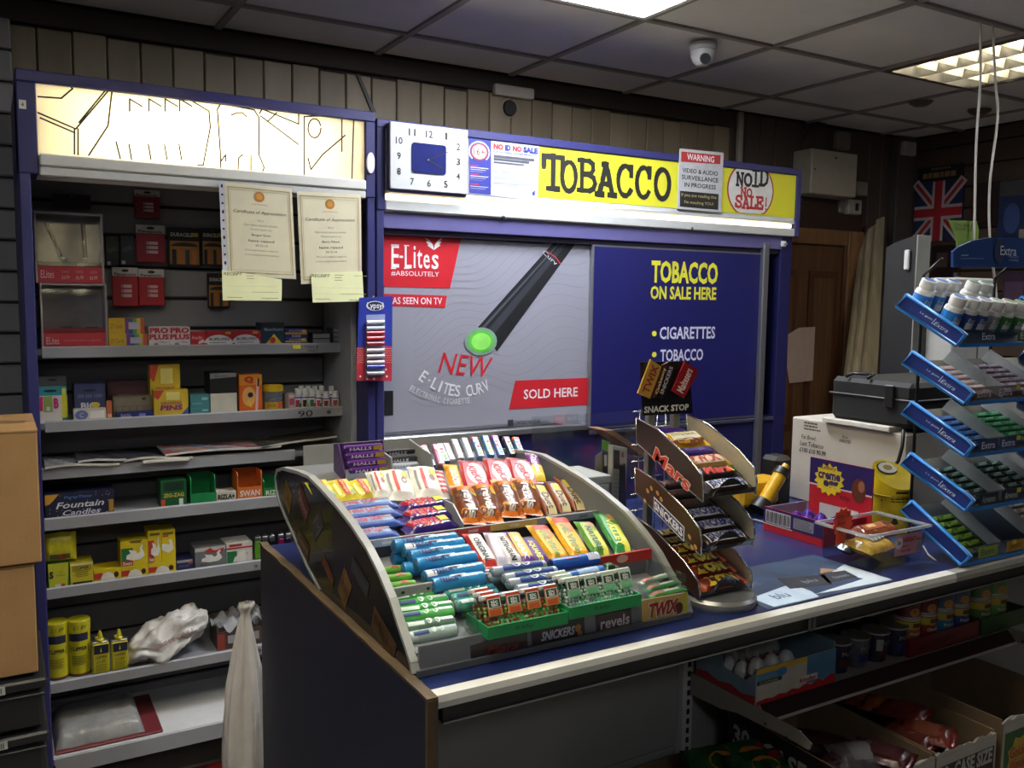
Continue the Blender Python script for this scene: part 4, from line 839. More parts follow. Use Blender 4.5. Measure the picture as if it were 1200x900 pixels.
c = f.uv(1172, 294); f.ell(c[0]-.004, c[1], .022, .030, '14284e', 2); f.ptext('Extra', 1181, 294, 19, 11, 'c9d2e0', 3, bold=.01); f.ptext('CHEWING GUM', 1186, 301, 13, 2.5, '9fb2cf', 3); f.ptext('SUGARFREE', 1187, 305, 11, 2.5, '9fb2cf', 3)
f.pline([(1125, 303), (1152, 303)], .002, '6f8fbf', 2); f.pline([(1126, 299.5), (1134, 299)], .003, '8fa8cf', 2); m.build('header', gs)
# ================================================================ SWEETS ON THE STAND
PT1, PT2, PT3 = plane_of(T1), plane_of(T2), plane_of(T3)
SLW = (Vector((0, 1.66, 1.098)), Vector((0, -.45, 1)).normalized())     # packs leaning up the back of the upper tier
SLG = (Vector((0, 1.885, 1.150)), Vector((0, -.75, 1)).normalized())     # tubes leaning on the back board
def B(pa, pb, pl, W, H, base, label, draw=None, end=None, lift=0, name='chocolate_bar', cat='chocolate bar', crimp=.010, puff=4, group=None, rough=.3):
    bm = mat(base, rough, var=.12, scale=60, bump=.15, bscale=45, coat=.25) if isinstance(base, str) else base
    em = mat(end, rough, var=.12, scale=60, bump=.3, bscale=160, coat=.2) if isinstance(end, str) else (end or bm)
    L = span(pa, pb, pl, lift+H*.5); return lay(bar_mesh(L, W, H, bm, draw, em, crimp, puff), name, pa, pb, pl, label, cat, group, lift, H)
def R(pa, pb, pl, r, base, label, draw=None, end=None, lift=0, name='mint_roll', cat='mint roll', group=None):
    bm = mat(base, .3, var=.08, scale=40, coat=.2); em = mat(end, .3, .4, var=.2, scale=120, bump=.3, bscale=200) if end else bm
    L = span(pa, pb, pl, lift+r); return lay(roll_mesh(L, r, bm, draw, em), name, pa, pb, pl, label, cat, group, lift, 2*r)
def T(*a, **k): return lambda f: [f.text(*q) if isinstance(q, tuple) else q(f) for q in a]
def rects(*a): return lambda f: [f.rect(*q) for q in a]
def multi(*fs): return lambda f: [g(f) for g in fs]
# cough-sweet sticks in their cartons, back left
hb = empty('sweet_carton', (.70, 1.90, 1.14), 'open purple carton holding four purple cough sweet sticks', 'carton')
pm = mat('43205c', .4, name='carton_purple')
a = at(400, 524, 'y', 1.905); b = at(449, 521, 'y', 1.905)
m = MB(); m.prism([(1.868, 1.140), (1.935, 1.152), (1.935, 1.214), (1.905, 1.218), (1.862, 1.158)], (a.x-.008, 0, 0), (0, 1, 0), (0, 0, 1), (.003, 0, 0), pm); m.build('carton_side', hb)
m = MB(); m.prism([(1.905, 1.147), (1.935, 1.152), (1.935, 1.214), (1.922, 1.216)], (b.x+.004, 0, 0), (0, 1, 0), (0, 0, 1), (.003, 0, 0), pm); m.build('carton_side', hb)
m = MB(); m.box(a.x-.005, b.x+.004, 1.932, 1.935, 1.152, 1.214, pm); m.build('carton_back', hb)
def stick(px, py, wpx, y, base, tc, label, hot='c9a92c', s=.0125, t='HALLS'):
    p = at(px-wpx/2, py, 'y', y); q = at(px+wpx/2, py-wpx*.1, 'y', y); L = q.x-p.x; m = MB(); mm = mat(base, .3, coat=.2)
    m.box(-L/2, L/2, -s/2, s/2, -s/2, s/2, mm, b=.003); f = Face(m, (-L/2, -s/2-.0002, -s/2), (L, 0, 0), (0, 0, s), lift=.0004)
    f.text(t, .42, .5, .56, .62, tc, 2, bold=.03)
    if hot: f.rect(.74, .08, .97, .92, hot, 1)
    M = Matrix.Translation(((p.x+q.x)/2, y, (p.z+q.z)/2)) @ Matrix.Rotation(.25, 4, 'X'); return local_thing(m, 'cough_sweet_stick', M, label, 'sweets')
for i, (py, w_) in enumerate(((526.5, 'top'), (535, 'second from top'), (543.5, 'second from bottom'), (552, 'bottom'))):
    stick(425+i*2.3, py, 46, 1.893-.009*i, '4a1d6b', 'e8dff0', 'purple cough sweet stick, %s of the four in the open carton' % w_)
for i, (py, base, tc, w_) in enumerate(((531.5, '1d1d22', 'b9b9bf', 'black cough sweet stick with grey lettering beside the purple carton'), (540, '2a2a30', 'e6e6ea', 'black cough sweet stick with bold white lettering, below the grey lettered one'), (547.5, 'a9adb6', 'e9e9ee', 'silver cough sweet stick under the two black ones'), (554, '8fa3bb', 'e9e9ee', 'pale blue cough sweet stick half hidden behind white bags'))):
    stick(468+i*2.2, py, 36, 1.93-.010*i, base, tc, w_, hot=None)
# candy tubes leaning against the back
tubes = [((495, 523), (507.5, 548), '24408a', 'b83a60', 'blue', 'pink end, leftmost in the row'), ((509.6, 522), (517.5, 546), 'b0627c', 'b87088', 'pale pink', 'plain, second from left'), ((514.5, 521), (523.5, 543), '2c4a90', '2c4a90', 'blue', 'squeezed between pink and white tubes'), ((521.5, 520.5), (530, 541), 'b4aeb0', 'a83a40', 'white', 'red back edge'),
         ((531.5, 516), (540, 539), '9c9ca2', '808288', 'grey white', 'left of two plain grey ones'), ((543, 514.5), (552, 538.5), '98a2b0', '7684a0', 'grey white', 'right of two plain grey ones'), ((555, 513.5), (564, 537), '5c789c', 'b85084', 'clear', 'pink cap and coloured balls'), ((567.4, 511.5), (576, 535.5), '3c74ac', '2268ac', 'clear', 'bright blue cap and coloured balls'), ((578.5, 511.5), (588, 535.5), '5662a4', '98368a', 'clear', 'magenta cap and coloured balls'), ((592, 513), (601, 534.5), '2c3550', '7a4a5a', 'dark', 'large coloured balls'), ((603, 513.5), (611, 532), '466a94', 'c04c1c', 'clear', 'orange cap, rightmost in the row')]
rb = random.Random(8)
for k, (pa, pb, base, cap, cn, ds) in enumerate(tubes):
    L = span(pa, pb, SLG, .006); m = MB(); W_ = .019
    m.box(-L/2, L/2, -W_/2, W_/2, 0, .012, mat(base, .25, coat=.3), b=.003); m.box(-L/2-.001, -L/2+.013, -W_/2-.0006, W_/2+.0006, -.0003, .0126, mat(cap, .35), b=.003)
    f = Face(m, (-L/2, -W_/2, .0122), (L, 0, 0), (0, W_, 0), lift=.0004)
    if k in (0, 2, 6, 7, 8, 9, 10):
        for j in range(4): f.ell(.32+.17*j, .5+rb.uniform(-.15, .15), .07, .26, rb.choice(['d9c83a', '4aa8d0', 'd86a9a', '7ac04a', 'd88a3a', 'b03a4a']), 1, n=10)
    else: f.rect(.25, .2, .9, .45, 'c0bec4' if k != 1 else '8a3450', 1); f.text('candy', .6, .68, .5, .26, '6a6a7a', 2)
    lay(m, 'candy_tube', pa, pb, SLG, '%s candy tube with %s, behind the wafer bars' % (cn, ds) if 'cap' in ds or 'end' in ds or 'edge' in ds or 'balls' in ds else '%s candy tube, %s, at the back' % (cn, ds), 'candy tube', 'candy tubes along the back', 0, .012)
# bags, upper tier left
YB = dict(name='sweet_bag', cat='sweet bag', puff=2.2, crimp=.006)
for pa, pb, w_ in (((369, 563), (388, 590), 'leftmost of three, against the stand side'), ((394, 562), (411, 588), 'middle of three'), ((417, 562), (434, 586), 'rightmost of three, under the purple carton')):
    B(pa, pb, SLW, .048, .022, 'd3c442', 'yellow sweet bag with red writing, '+w_, lambda f: (f.rect(.18, .35, .85, .62, 'b8452c'), f.rect(.3, .1, .8, .22, 'e8e2a0'), f.text('Drops', .5, .48, .5, .16, 'f0e2b0'), f.ell(.75, .8, .12, .12, '8a9a4a')), lift=-.004, **YB)
for pa, pb, W_, w_ in (((438, 553), (449, 584), .04, 'edge of a white mint bag tucked left of the other two'), ((461, 551), (472, 586), .062, 'white mint bag with red stripe, left one in front'), ((493, 547), (505, 584), .064, 'white mint bag with red stripe, right one in front')):
    B(pa, pb, SLW, W_, .026, 'dcdbd3', w_, lambda f: (f.ell(.3, .75, .1, .12, 'd6c83a'), f.rect(.2, .33, .85, .45, 'c04a42'), f.rect(.25, .12, .85, .2, '8a8a8a'), f.ell(.5, .68, .1, .1, '8a6a5a')), lift=.002, **YB)
B((512, 551), (521, 584), SLW, .026, .016, 'cfc4c2', 'narrow red and white striped sweet bag beside the yellow nut bar', lambda f: [f.rect(.15+k*.16, .1, .24+k*.16, .9, 'b5322c') for k in range(5)], lift=.004, **YB)
B((527, 544), (538, 580), SLW, .034, .016, 'd98f1e', 'bright orange-yellow bar with white lettering, left of the red wafer bars', lambda f: (f.rect(.12, .3, .5, .8, 'e8b83a'), f.text('BOOST', .6, .45, .55, .4, 'e8e2d6', 2, .03)), end='d9a41e', lift=.006)
for pa, pb, w_, hot in (((551, 540), (562, 582), 'leftmost', 0), ((580, 537.5), (592, 580), 'middle', 1), ((607, 537), (619, 578), 'rightmost', 0)):
    B(pa, pb, SLW, .061, .014, 'a8242e', 'red wrapped wafer bar with white oval logo, %s of three' % w_, lambda f, hot=hot: (f.rect(.14, .1, .86, .9, 'b0545c'), f.ell(.45, .55, .30, .36, 'd8d0d2', 2), f.text('KitKat', .5, .52, .55, .3, 'b01e2a', 3, .03, .2, .25), f.rect(.7, .08, .88, .35, 'd9c83a', 3) if hot else None), end='8f1c26', lift=.006, puff=6, name='wafer_bar')
B((622, 531), (634, 566), SLW, .032, .016, '6a2a72', 'purple bar with yellow lettering at the right end of the upper tier', lambda f: (f.rect(.5, .1, .95, .9, 'd0b42a'), f.text('Crunchie', .45, .5, .6, .4, 'e0d0e4', 2, .02)), end='a04a8a', lift=.006)
for i, (pa, pb) in enumerate((((540, 569), (556, 614)), ((563, 567), (577, 612)), ((588, 563), (603, 606)), ((611, 561), (623, 603)))):
    B(pa, pb, SLW, .055, .03, '6b3516', 'orange-topped bag of chocolate pieces, %s of the four bags' % ('first from left', 'second from left', 'third from left', 'rightmost')[i],
      lambda f, i=i: (f.rect(.0, 0, .27, 1, 'd9741e'), f.text('revels', .6, .5, .62, .38, 'e3dcd2', 2, .03), f.ell(.82, .2, .09, .14, 'd88a1e', 1), f.ell(.3, .82, .1, .12, 'd9b02c', 1), f.ell(.88, .75, .07, .12, 'b8601e', 1), f.ell(.38, .2, .08, .15, '3d1c10', 1)), end='d9741e', lift=.012, name='sweet_bag', cat='sweet bag', puff=2.4, crimp=.012)
for i, (pa, pb) in enumerate((((627, 566), (648, 604)), ((644, 564), (664, 601)), ((655, 559), (681, 599)))):
    B(pa, pb, SLW, .032, .018, '4b1d16', 'brown and cream chocolate bar with dark lettering, %s of the three at the right' % ('left', 'middle', 'right')[i], lambda f: (f.rect(.18, .25, .97, .9, 'c9b98a'), f.text('Duet', .65, .55, .45, .5, '3a1812', 2, .02), f.rect(.22, .3, .38, .8, 'd6c22c', 2), f.rect(.0, .0, .99, .16, '8a4a2a', 1)), end='5a1f1c', lift=.012)
# bars lying across the upper tier
for pa, pb, w_, l_ in (((392, 598), (464, 589), 'topmost', .014), ((398, 608), (468, 599), 'second', .012), ((404, 618), (470, 610), 'third', .008), ((413, 631), (466, 624), 'lowest', .002)):
    B(pa, pb, PT1, .044, .022, '8fa6c9', 'blue and silver wafer bar with red lettering, %s of four by the stand side' % w_, lambda f: (f.rect(0.02, 0.0, .98, .25, '2f4f9a'), f.text('Time Out', .38, .55, .5, .45, 'b8405a', 2, .02, .15), f.ell(.75, .7, .15, .14, 'a8764a', 1), f.rect(.02, .85, .9, .98, 'd6c43a', 1)), end='2c4796', lift=l_)
for pa, pb, w_, l_ in (((466, 597), (528, 588), 'top', .012), ((469, 609), (530, 600), 'middle', .008), ((472, 622), (534, 611), 'bottom', .003)):
    B(pa, pb, PT1, .043, .024, '33206e', 'purple aerated chocolate bar with bold red lettering, %s of three' % w_, lambda f: (f.text('WISPA', .38, .5, .6, .78, 'd8b0b4', 1, .09), f.text('WISPA', .38, .5, .58, .66, 'b8202c', 2, .04), f.rect(.66, .3, .82, .85, 'c9b82c', 2)), end='2a1a60', lift=l_)
# middle tier
for i, (pa, pb) in enumerate((((437, 672), (474, 667)), ((441, 681), (483, 676)), ((446, 690), (488, 685)))):
    R(pa, pb, PT2, .009, '5fa03a', 'lime green mint roll, %s of three at the left end' % ('back', 'middle', 'front')[i], T(('X', .65, .5, .3, .5, 'b04a3a', 2, .06)), lift=.001)
trb = [((459, 641), (536, 631), .030, 'back, on top'), ((470, 646), (544, 637), .024, 'second from back'), ((478, 654), (551, 645), .019, 'third from back'), ((485, 663), (558.7, 653), .014, 'fourth from back, lettering showing'), ((494.7, 678), (566.7, 666), .008, 'fifth from back, barcode showing'), ((504, 687), (568, 677), .0005, 'frontmost behind the strip'), ((458, 655), (534, 647), .004, 'underneath the back one'), ((470, 668), (545, 660), .002, 'underneath, towards the front')]
for i, (pa, pb, l_, w_) in enumerate(trb):
    R(pa, pb, PT2, .0135, '2f86c0', 'bright blue soft mint roll, '+w_, (lambda f, i=i: (f.rect(.04, .1, .2, .5, 'd6dce2', 1) if i in (1, 4) else None, f.text('TREBOR', .30, .30, .34, .26, '17306a', 2, .04), f.text('softmints', .68, .38, .3, .2, 'e2f0f6', 2, .02), f.poly([(.40, .42), (.58, .42), (.49, .8)], 'c0342c', 3), f.rect(.35, .44, .64, .95, 'b4dcec', 1))), end='3a6f92', lift=l_)
vb = [((551, 625), (577, 668), .030, 'b5302c', 'd9d2cc', 'red and white cereal bar with black script, next to the blue mint rolls', 'ORIGINAL', '2a2a2a'), ((573, 624), (590, 666), .022, 'b4b0c4', 'c9c6d4', 'thin silver-lilac cereal bar edge behind the lettered one', '', '2a2a2a'), ((581, 624), (607, 665), .030, 'c2bcc9', 'd9d4d0', 'white cereal bar with bold black lettering', 'NUTRI-GRAIN', '1c1c20'), ((597, 623), (622, 664), .028, '6a3a8a', 'd8b24a', 'purple and gold snack bar with white lettering', 'SNAX', 'e9e4ea'),
      ((615, 630), (638, 666), .032, '4a2478', '4a2478', 'purple cereal square bar with yellow lettering', 'SQUARES', 'dccb3a'), ((627, 615), (661, 662), .038, 'd9a01c', 'd9b02c', 'yellow biscuit pack with red top, left of the two', 'McVitie', '7a8a2a'), ((651, 606), (684, 658), .038, 'd9a01c', 'd9b02c', 'yellow biscuit pack with red top, right of the two', 'McVitie', '7a8a2a'), ((682, 611), (708, 654), .034, '4f8a2a', '9ab03a', 'green and yellow nut bar beside the yellow packs', 'NATURE', '2f5a22'), ((705, 601), (733, 650), .036, '1f7a35', '2f8a3a', 'bright green nut bar at the right end of the tier', 'VALLEY', 'e0d84a')]
for i, (pa, pb, W_, base, inner, label, t, tc) in enumerate(vb):
    def dr(f, inner=inner, t=t, tc=tc, i=i):
        f.rect(.16, .12, .94, .88, inner)
        if t: f.text(t, .58, .42, .62, .34, tc, 2, .03)
        if i in (5, 6): f.rect(.10, .1, .24, .9, 'c0362a', 2); f.ell(.36, .6, .1, .22, 'c97a3a', 2)
        if i in (7, 8): f.ell(.24, .6, .09, .2, 'b08a52', 2); f.rect(.4, .55, .95, .85, 'cfcf4a', 2)
        if i == 2: f.rect(.2, .7, .9, .86, 'c48a2c', 1)
    B(pa, pb, (Vector((0, 1.40, 1.042)), Vector((0, -.30, 1)).normalized()), W_*1.15, .02, base, label, dr, lift=.002+.0015*(i % 2), name='cereal_bar', cat='snack bar')
for i, (pa, pb, l_) in enumerate((((574, 671), (640, 662), .014), ((588, 679), (653, 669), .009), ((593, 685), (664, 675), .004), ((603, 692), (672, 683), 0), ((570, 677), (575.5+60, 669), .004))):
    R(pa, pb, PT2, .0098, '9aa6b0', 'silver foil mint roll with blue and green bands, %s' % ('topmost on the middle heap', 'second on the middle heap', 'third on the middle heap', 'front of the middle heap', 'underneath the middle heap')[i], lambda f, i=i: (f.rect(.2, .05, .9, .45, '2c3f8a'), f.rect(.25, .5, .85, .9, '3a8a4a'), f.ell(.45, .5, .07, .25, 'e4e8ea', 2), f.ell(.62, .5, .07, .25, 'e4e8ea', 2)), end='8d959c', lift=l_)
R((643, 663), (702, 654), PT2, .0125, '2454a8', 'thick royal blue mint roll lying in front of the yellow packs', lambda f: (f.rect(.72, .05, .95, .95, 'c4cde0'), f.poly([(.3, .3), (.55, .3), (.43, .8)], 'b8343a', 2), f.text('XXX', .82, .5, .15, .3, '2454a8', 2)), end='1a2a5c', lift=.010)
R((661, 677), (708, 668), PT2, .010, '3a6fb8', 'blue mint roll under the thick royal blue one', lambda f: f.rect(.3, .1, .8, .6, '9ab8dc'), end='243f7a', lift=.001)
B((704, 667), (722, 662), PT2, .02, .014, '1f4a30', 'small dark green wrapped sweet pack by the red strip', lift=.002, name='sweet_pack', cat='sweet pack')
# lower tier, mints
for i, (pa, pb, base, l_, w_) in enumerate((((454.5, 706), (511, 697), '3f9a4a', .018, 'green mint roll, back of the left bin'), ((458, 713), (525, 703), '4aa858', .014, 'green mint roll with white rings, second in the left bin'), ((461.5, 720), (531.5, 711), '3a9148', .010, 'green mint roll, third in the left bin'), ((463, 727), (532, 717), '57b05c', .006, 'green mint roll, fourth in the left bin'), ((470, 738), (533, 729), '6a8a78', .002, 'dull green mint roll behind the clear bin front'), ((477, 749), (536, 738), 'b9c9c0', -.006, 'white and green mint roll lowest in the clear bin'),
         ((517.5, 698), (578, 688), '3fa39a', .018, 'teal mint roll, back of the second bin'), ((528, 704), (583, 694), '4aaea4', .014, 'teal mint roll, middle of the second bin'), ((532, 711), (592, 700), '379488', .010, 'teal mint roll, front of the second bin'))):
    R(pa, pb, PT3, .0112, base, w_, (lambda f, i=i: (f.ell(.5, .5, .05, .28, 'e6eeea', 2), f.ell(.66, .5, .05, .28, 'e6eeea', 2), f.rect(.72, .35, .95, .65, 'c4d2d8' if i < 6 else '2c4a8a', 1), f.rect(.1, .2, .4, .45, '2f3f7a' if i % 2 else 'cfe0d4', 1))), end='a9bdb4', lift=l_)
for i, (pa, pb, base) in enumerate((((748, 684), (790, 672), '7a9a86'), ((755, 692), (797, 681), '3f8a4a'), ((760, 699), (803, 689), '4f9a52'), ((763, 705), (805, 696), 'b0a08a'))):
    B(pa, pb, PT3, .014, .008, base, 'thin green and white gum stick pack, %s in the clear right-hand bin' % ('back', 'second', 'third', 'front')[i], lambda f: (f.rect(.1, .2, .35, .8, 'c07a6a'), f.rect(.4, .3, .8, .7, 'd0d8d0')), lift=.004+.004*(3-i), name='gum_pack', cat='gum pack')
# pocket mint boxes in two green trays
GT = mat('1f8a4e', .4, name='tray_green')
for tr_, (p0, p1, kind) in enumerate((((572, 751), (667, 722), 'fruit'), ((667, 722), (753, 697), 'mint'))):
    yy = 1.222; a = at(*p0, 'y', yy); b = at(*p1, 'y', yy); z0 = .998+.006*tr_
    o = empty('mint_tray', ((a.x+b.x)/2, yy+.03, z0), 'green card tray of %s pocket mint boxes, price handwritten on its front' % ('red and lime' if not tr_ else 'white'), 'tray')
    m = MB(); m.box(a.x, b.x-.002, yy, yy+.003, z0-.002, z0+.019, GT); f = front(m, a.x, b.x-.002, yy, z0-.002, z0+.019); f.text('0.65p' if not tr_ else '0.60p', .44, .5, .22, .4, '123a24', 2); m.build('tray_front', o)
    MB().box(a.x, b.x-.002, yy+.0035, yy+.075, z0-.002, z0, GT).build('tray_floor', o)
    for xx in (a.x, b.x-.0045): MB().box(xx, xx+.0025, yy+.0035, yy+.075, z0+.0005, z0+.019, GT).build('tray_side', o)
    MB().box(a.x, b.x-.002, yy+.0755, yy+.078, z0-.002, z0+.019, GT).build('tray_back', o)
    n = 4; w_ = (b.x-a.x-.008)/n; rt = random.Random(20+tr_)
    for i in range(n):
        for row in range(3 if i == 0 else 1):
            x0 = a.x+.0042+w_*i; y0 = yy+.006+row*.0195; q = empty('pocket_mint_box', (x0+w_/2, y0+.008, z0+.001), 'pocket box of %s mints, %s from left, %s row' % (('red and green' if not tr_ else 'white'), ('first', 'second', 'third', 'fourth')[i], ('front', 'second', 'third')[row]), 'mint box', 'pocket mint boxes in the %s tray, %s' % ('left' if not tr_ else 'right', 'front row' if row == 0 else 'rear rows'))
            m = MB(); H = .064; x1 = x0+w_-.003; m.box(x0, x1, y0, y0+.0155, z0+.001, z0+H-.009, GLASS(), b=.002); m.build('clear_case', q)
            m = MB(); m.box(x0, x1, y0, y0+.0155, z0+H-.0088, z0+H, mat('c9c6c0', .35), b=.002); m.build('lid', q)
            m = MB(); m.box(x0+.007, x1-.001, y0-.0006, y0-.0002, z0+.028, z0+H-.003, mat('c98a4a' if not tr_ else '8ac49a', .4)); f = front(m, x0+.007, x1-.001, y0-.0007, z0+.028, z0+H-.003, lift=.0003)
            f.rect(0, .72, 1, 1, 'c0442c' if not tr_ else 'b9d8c0'); f.rect(.05, .4, .95, .86, 'e2e0d8', 2); f.rect(.1, .44, .9, .82, '23452f', 3); f.text('tic', .5, .70, .5, .16, 'e4e8e0', 4, .03); f.text('tac', .5, .55, .5, .16, 'e4e8e0', 4, .03); f.rect(.1, .05, .9, .3, 'b8502c' if not tr_ else '6fb583', 2); m.build('label', q)
            m = MB()
            for bx in range(5):
                for bz in range(7 if row == 0 else 6):
                    c = Vector((x0+.0045+bx*(w_-.011)/4+rt.uniform(-.001, .001), y0+.0045+rt.uniform(0, .006), z0+.005+bz*.0062)); col = rt.choice(('b23a30', 'c24a3a', 'a9b45a', 'b8c070')) if not tr_ else 'd6d8d2'
                    m.lathe([(0, -.0036), (.0022, -.0024), (.0030, 0), (.0022, .0024), (0, .0036)], mat(col, .35), n=6, o=c)
            m.build('mints', q, kind='stuff'); q.rotation_euler.x = -.42
# ================================================================ BARS IN THE SNACK RACK
def rackbar(k, t, base, label, draw, end=None, W=.034, H=.02, L=.128, yaw=0, lift=0, name='chocolate_bar', puff=4):
    a, b = SLP(k); a = a.copy()
    if k == 2: a.z = max(a.z, CZ+.026)
    d = b-a; n = Vector((0, -d.z, d.y)).normalized(); c = a+d*t+n*(.001+lift)+Vector(((RX0+RX1)/2+.001, 0, 0))
    ux = Matrix.Rotation(yaw, 3, n) @ Vector((1, 0, 0))
    bm = mat(base, .28, var=.15, scale=60, bump=.2, bscale=50, coat=.3); em = mat(end, .3, var=.15, bump=.3, bscale=160) if end else bm
    return local_thing(bar_mesh(L, W, H, bm, draw, em, .012, puff), name, frame(c, ux, n), label, 'chocolate bar')
SNK = lambda f: (f.rect(.14, .12, .86, .88, 'd4d4da'), f.text('SNICKERS', .5, .5, .66, .6, '2a3470', 2, .04, .15))
MRS = lambda f: f.text('Mars', .5, .52, .55, .7, 'b83028', 2, .04, .25)
LIO = lambda f: f.text('LION', .48, .5, .62, .85, 'd9c02c', 2, .09, .15)
rackbar(0, .06, '241613', 'chocolate nut bar with blue and white lettering, front of the top rack tray', SNK)
rackbar(0, .22, '1c1514', 'black wrapped chocolate bar with red lettering, second in the top rack tray', lambda f: (MRS(f), f.ell(.82, .5, .1, .3, 'c9b83a', 2)), lift=.006)
rackbar(0, .38, 'b39252', 'gold biscuit bar with red lettering, third in the top rack tray', lambda f: (f.rect(.1, .1, .8, .9, 'd0b89a'), f.text('TWIX', .45, .5, .6, .7, '9a2420', 2, .06)), end='b08a4a', lift=.012)
rackbar(0, .55, '2f1c66', 'dark purple chocolate bar behind the gold one in the top rack tray', lambda f: f.text('Fudge', .5, .5, .4, .4, '8a7ac0', 2), lift=.010, W=.03)
rackbar(0, .74, 'd69c22', 'large yellow nut bar with white speckles, back of the top rack tray', lambda f: (f.rect(.2, .2, .8, .95, 'e2dcc8'), f.text('Nuts Lion', .5, .6, .5, .3, '8a7a3a', 2), f.ell(.5, .15, .35, .12, '7a3a16', 2)), end='d9a62a', W=.05, H=.028, L=.12, lift=.012, puff=2.6)
rackbar(0, .93, '3a2276', 'purple bar end sticking out behind the yellow nut bar', None, W=.03, L=.11, lift=.010, yaw=-.2)
for i, t in enumerate((.06, .22, .38)): rackbar(1, t, '271815', 'chocolate nut bar with blue and white lettering, %s in the middle rack tray' % ('front', 'second', 'third')[i], SNK, lift=.004*i)
for i, t in enumerate((.55, .72, .88)): rackbar(1, t, '1e1413', 'dark wrapped bar with dim red lettering, %s in the middle rack tray' % ('fourth', 'fifth', 'rearmost')[i], lambda f: (f.text('Mars', .5, .52, .45, .6, '6a241c', 2, .03), f.ell(.16, .5, .06, .35, 'b8a83a', 2)), lift=.006)
for i, t in enumerate((.07, .24, .40, .56)): rackbar(2, t, '6e2216', 'red-brown bar with big yellow lettering, %s in the bottom rack tray' % ('front', 'second', 'third', 'fourth')[i], LIO, lift=.003*i, end='9a4a26')
for i, t in enumerate((.72, .86)): rackbar(2, t, '3c1712', 'dark brown bar at the back of the bottom rack tray, %s' % ('nearer', 'farther')[i], lambda f: f.text('LION', .5, .5, .5, .6, '8a7a2a', 2, .06), lift=.004)
# ================================================================ GUM IN THE BLUE STAND
def gframe(k):
    TB, FB = gtr[k]; d = FB-TB; ax = Vector((0, d.y, d.z+.030)).normalized(); nn = Vector((0, -ax.z, ax.y))
    if nn.z < 0: nn = -nn
    q1 = TB-nn*.034+Vector((0, .008, 0)); q2 = FB; dd = (q2-q1); n = Vector((0, -dd.z, dd.y)).normalized()
    if n.z < 0: n = -n
    return q1, q2, n
def gumbottle(c, n, cap, lid, lab, label):
    M = frame(c, Vector((1, 0, 0)), (n+Vector((0, 0, .25))).normalized()); m = MB(); wht = mat('dfe0dc', .35, var=.03)
    m.lathe([(0, 0), (.021, 0, lab), (.0225, .004, lab), (.0225, .045, wht), (.021, .053, wht), (.016, .058, wht), (.0182, .059, wht), (.0186, .062, wht), (.0186, .078, wht), (.017, .0798, wht), (.0135, .08, lid), (0, .08)], wht, n=20); 
    f = Face(m, fn=lambda u, v, l: Vector((math.sin((u-.5)*2)*(.0226+l), -math.cos((u-.5)*2)*(.0226+l), .006+v*.036)), w=.045, h=.036, lift=.0005)
    f.rect(.15, .1, .85, .55, 'd9dce0'); f.text('Extra', .5, .72, .6, .25, 'e6eaf0', 2)
    o = local_thing(m, 'gum_bottle', M, label, 'gum bottle', 'gum bottles on the top tray'); return o
q1, q2, n = gframe(0); dd = q2-q1
specs = [(1.925, .62, '2b6fc4', '2b7fd0', 'front row, first'), (1.968, .66, '3a5fa8', '2a3f8a', 'front row, second'), (2.010, .68, '2f4f9a', '2a4a92', 'front row, third'), (2.054, .70, '5f9a8a', '8a9098', 'front row, fourth'), (2.098, .72, '2f8a5a', '2c7a3c', 'front row, fifth'), (2.145, .74, '2f8a5a', '2c7a3c', 'front row, sixth'), (1.915, .18, '2b6fc4', '3a86d4', 'back row, first'), (1.962, .18, '3a6fc0', '3a86d4', 'back row, second'), (2.008, .18, '3a6fc0', '2a4a92', 'back row, third'), (2.085, .2, '4a8a72', '7a8a86', 'back row, fourth'), (2.132, .2, '4a8a72', '2c7a3c', 'back row, fifth')]
for x_, t, lid, lab, w_ in specs:
    gumbottle(q1+dd*t+n*.0055+Vector((x_-GSX0, 0, 0)), n, None, mat(lid, .4), mat(lab, .35, var=.12, scale=40), 'white gum bottle with %s lid print, %s from the left' % ('green' if lid[0] in '245' and lid[2] in '89' and lid[3] in 'a0' else 'blue', w_))
ORD = ('first', 'second', 'third', 'fourth', 'fifth', 'sixth', 'seventh')
def gumpacks(k, x0, cols, rows, base, tc, word, label, group, w_=.05, gap=.003):
    q1, q2, n = gframe(k); dd = (q2-q1); L = dd.length; u = dd/L
    h_ = .017; m = MB(); m.box(-w_/2, w_/2, -h_/2, h_/2, 0, .011, mat(base, .3, var=.1, coat=.2), b=.002); f = Face(m, (-w_/2, -h_/2, .0111), (w_, 0, 0), (0, h_, 0), lift=.0004)
    f.poly([(.1, .2), (.7, .25), (.92, .8), (.3, .75)], tc, 1); f.text(word, .5, .5, .6, .42, base, 2, .02); first = None
    for r_ in range(rows):
        for c_ in range(cols):
            c = q2-u*(.020+r_*.0215)+n*.0055+Vector((x0+c_*(w_+gap)+w_/2-GSX0, 0, 0)); M = frame(c, Vector((1, random.uniform(-.06, .06), 0)), n)
            lb_ = '%s, %s row, %s from left' % (label, ORD[r_]+(' row from front' if 0 else ''), ORD[c_])
            if first is None: first = local_thing(m, 'gum_pack', M, lb_, 'gum pack', group)
            else: o = first.copy(); COL.objects.link(o); o.matrix_world = M; o['label'] = lb_
gumpacks(1, 1.898, 2, 6, 'b9a4a6', 'd8cfd0', 'Extra', 'pale pink gum pack in the second gum tray', 'pink gum packs')
gumpacks(1, 2.036, 3, 6, '8a7a86', 'c9c2c8', 'Extra', 'mauve gum pack in the second gum tray', 'mauve gum packs')
gumpacks(2, 1.898, 2, 6, '27508f', '6f93c8', 'Extra', 'blue gum pack in the middle tray', 'blue gum packs')
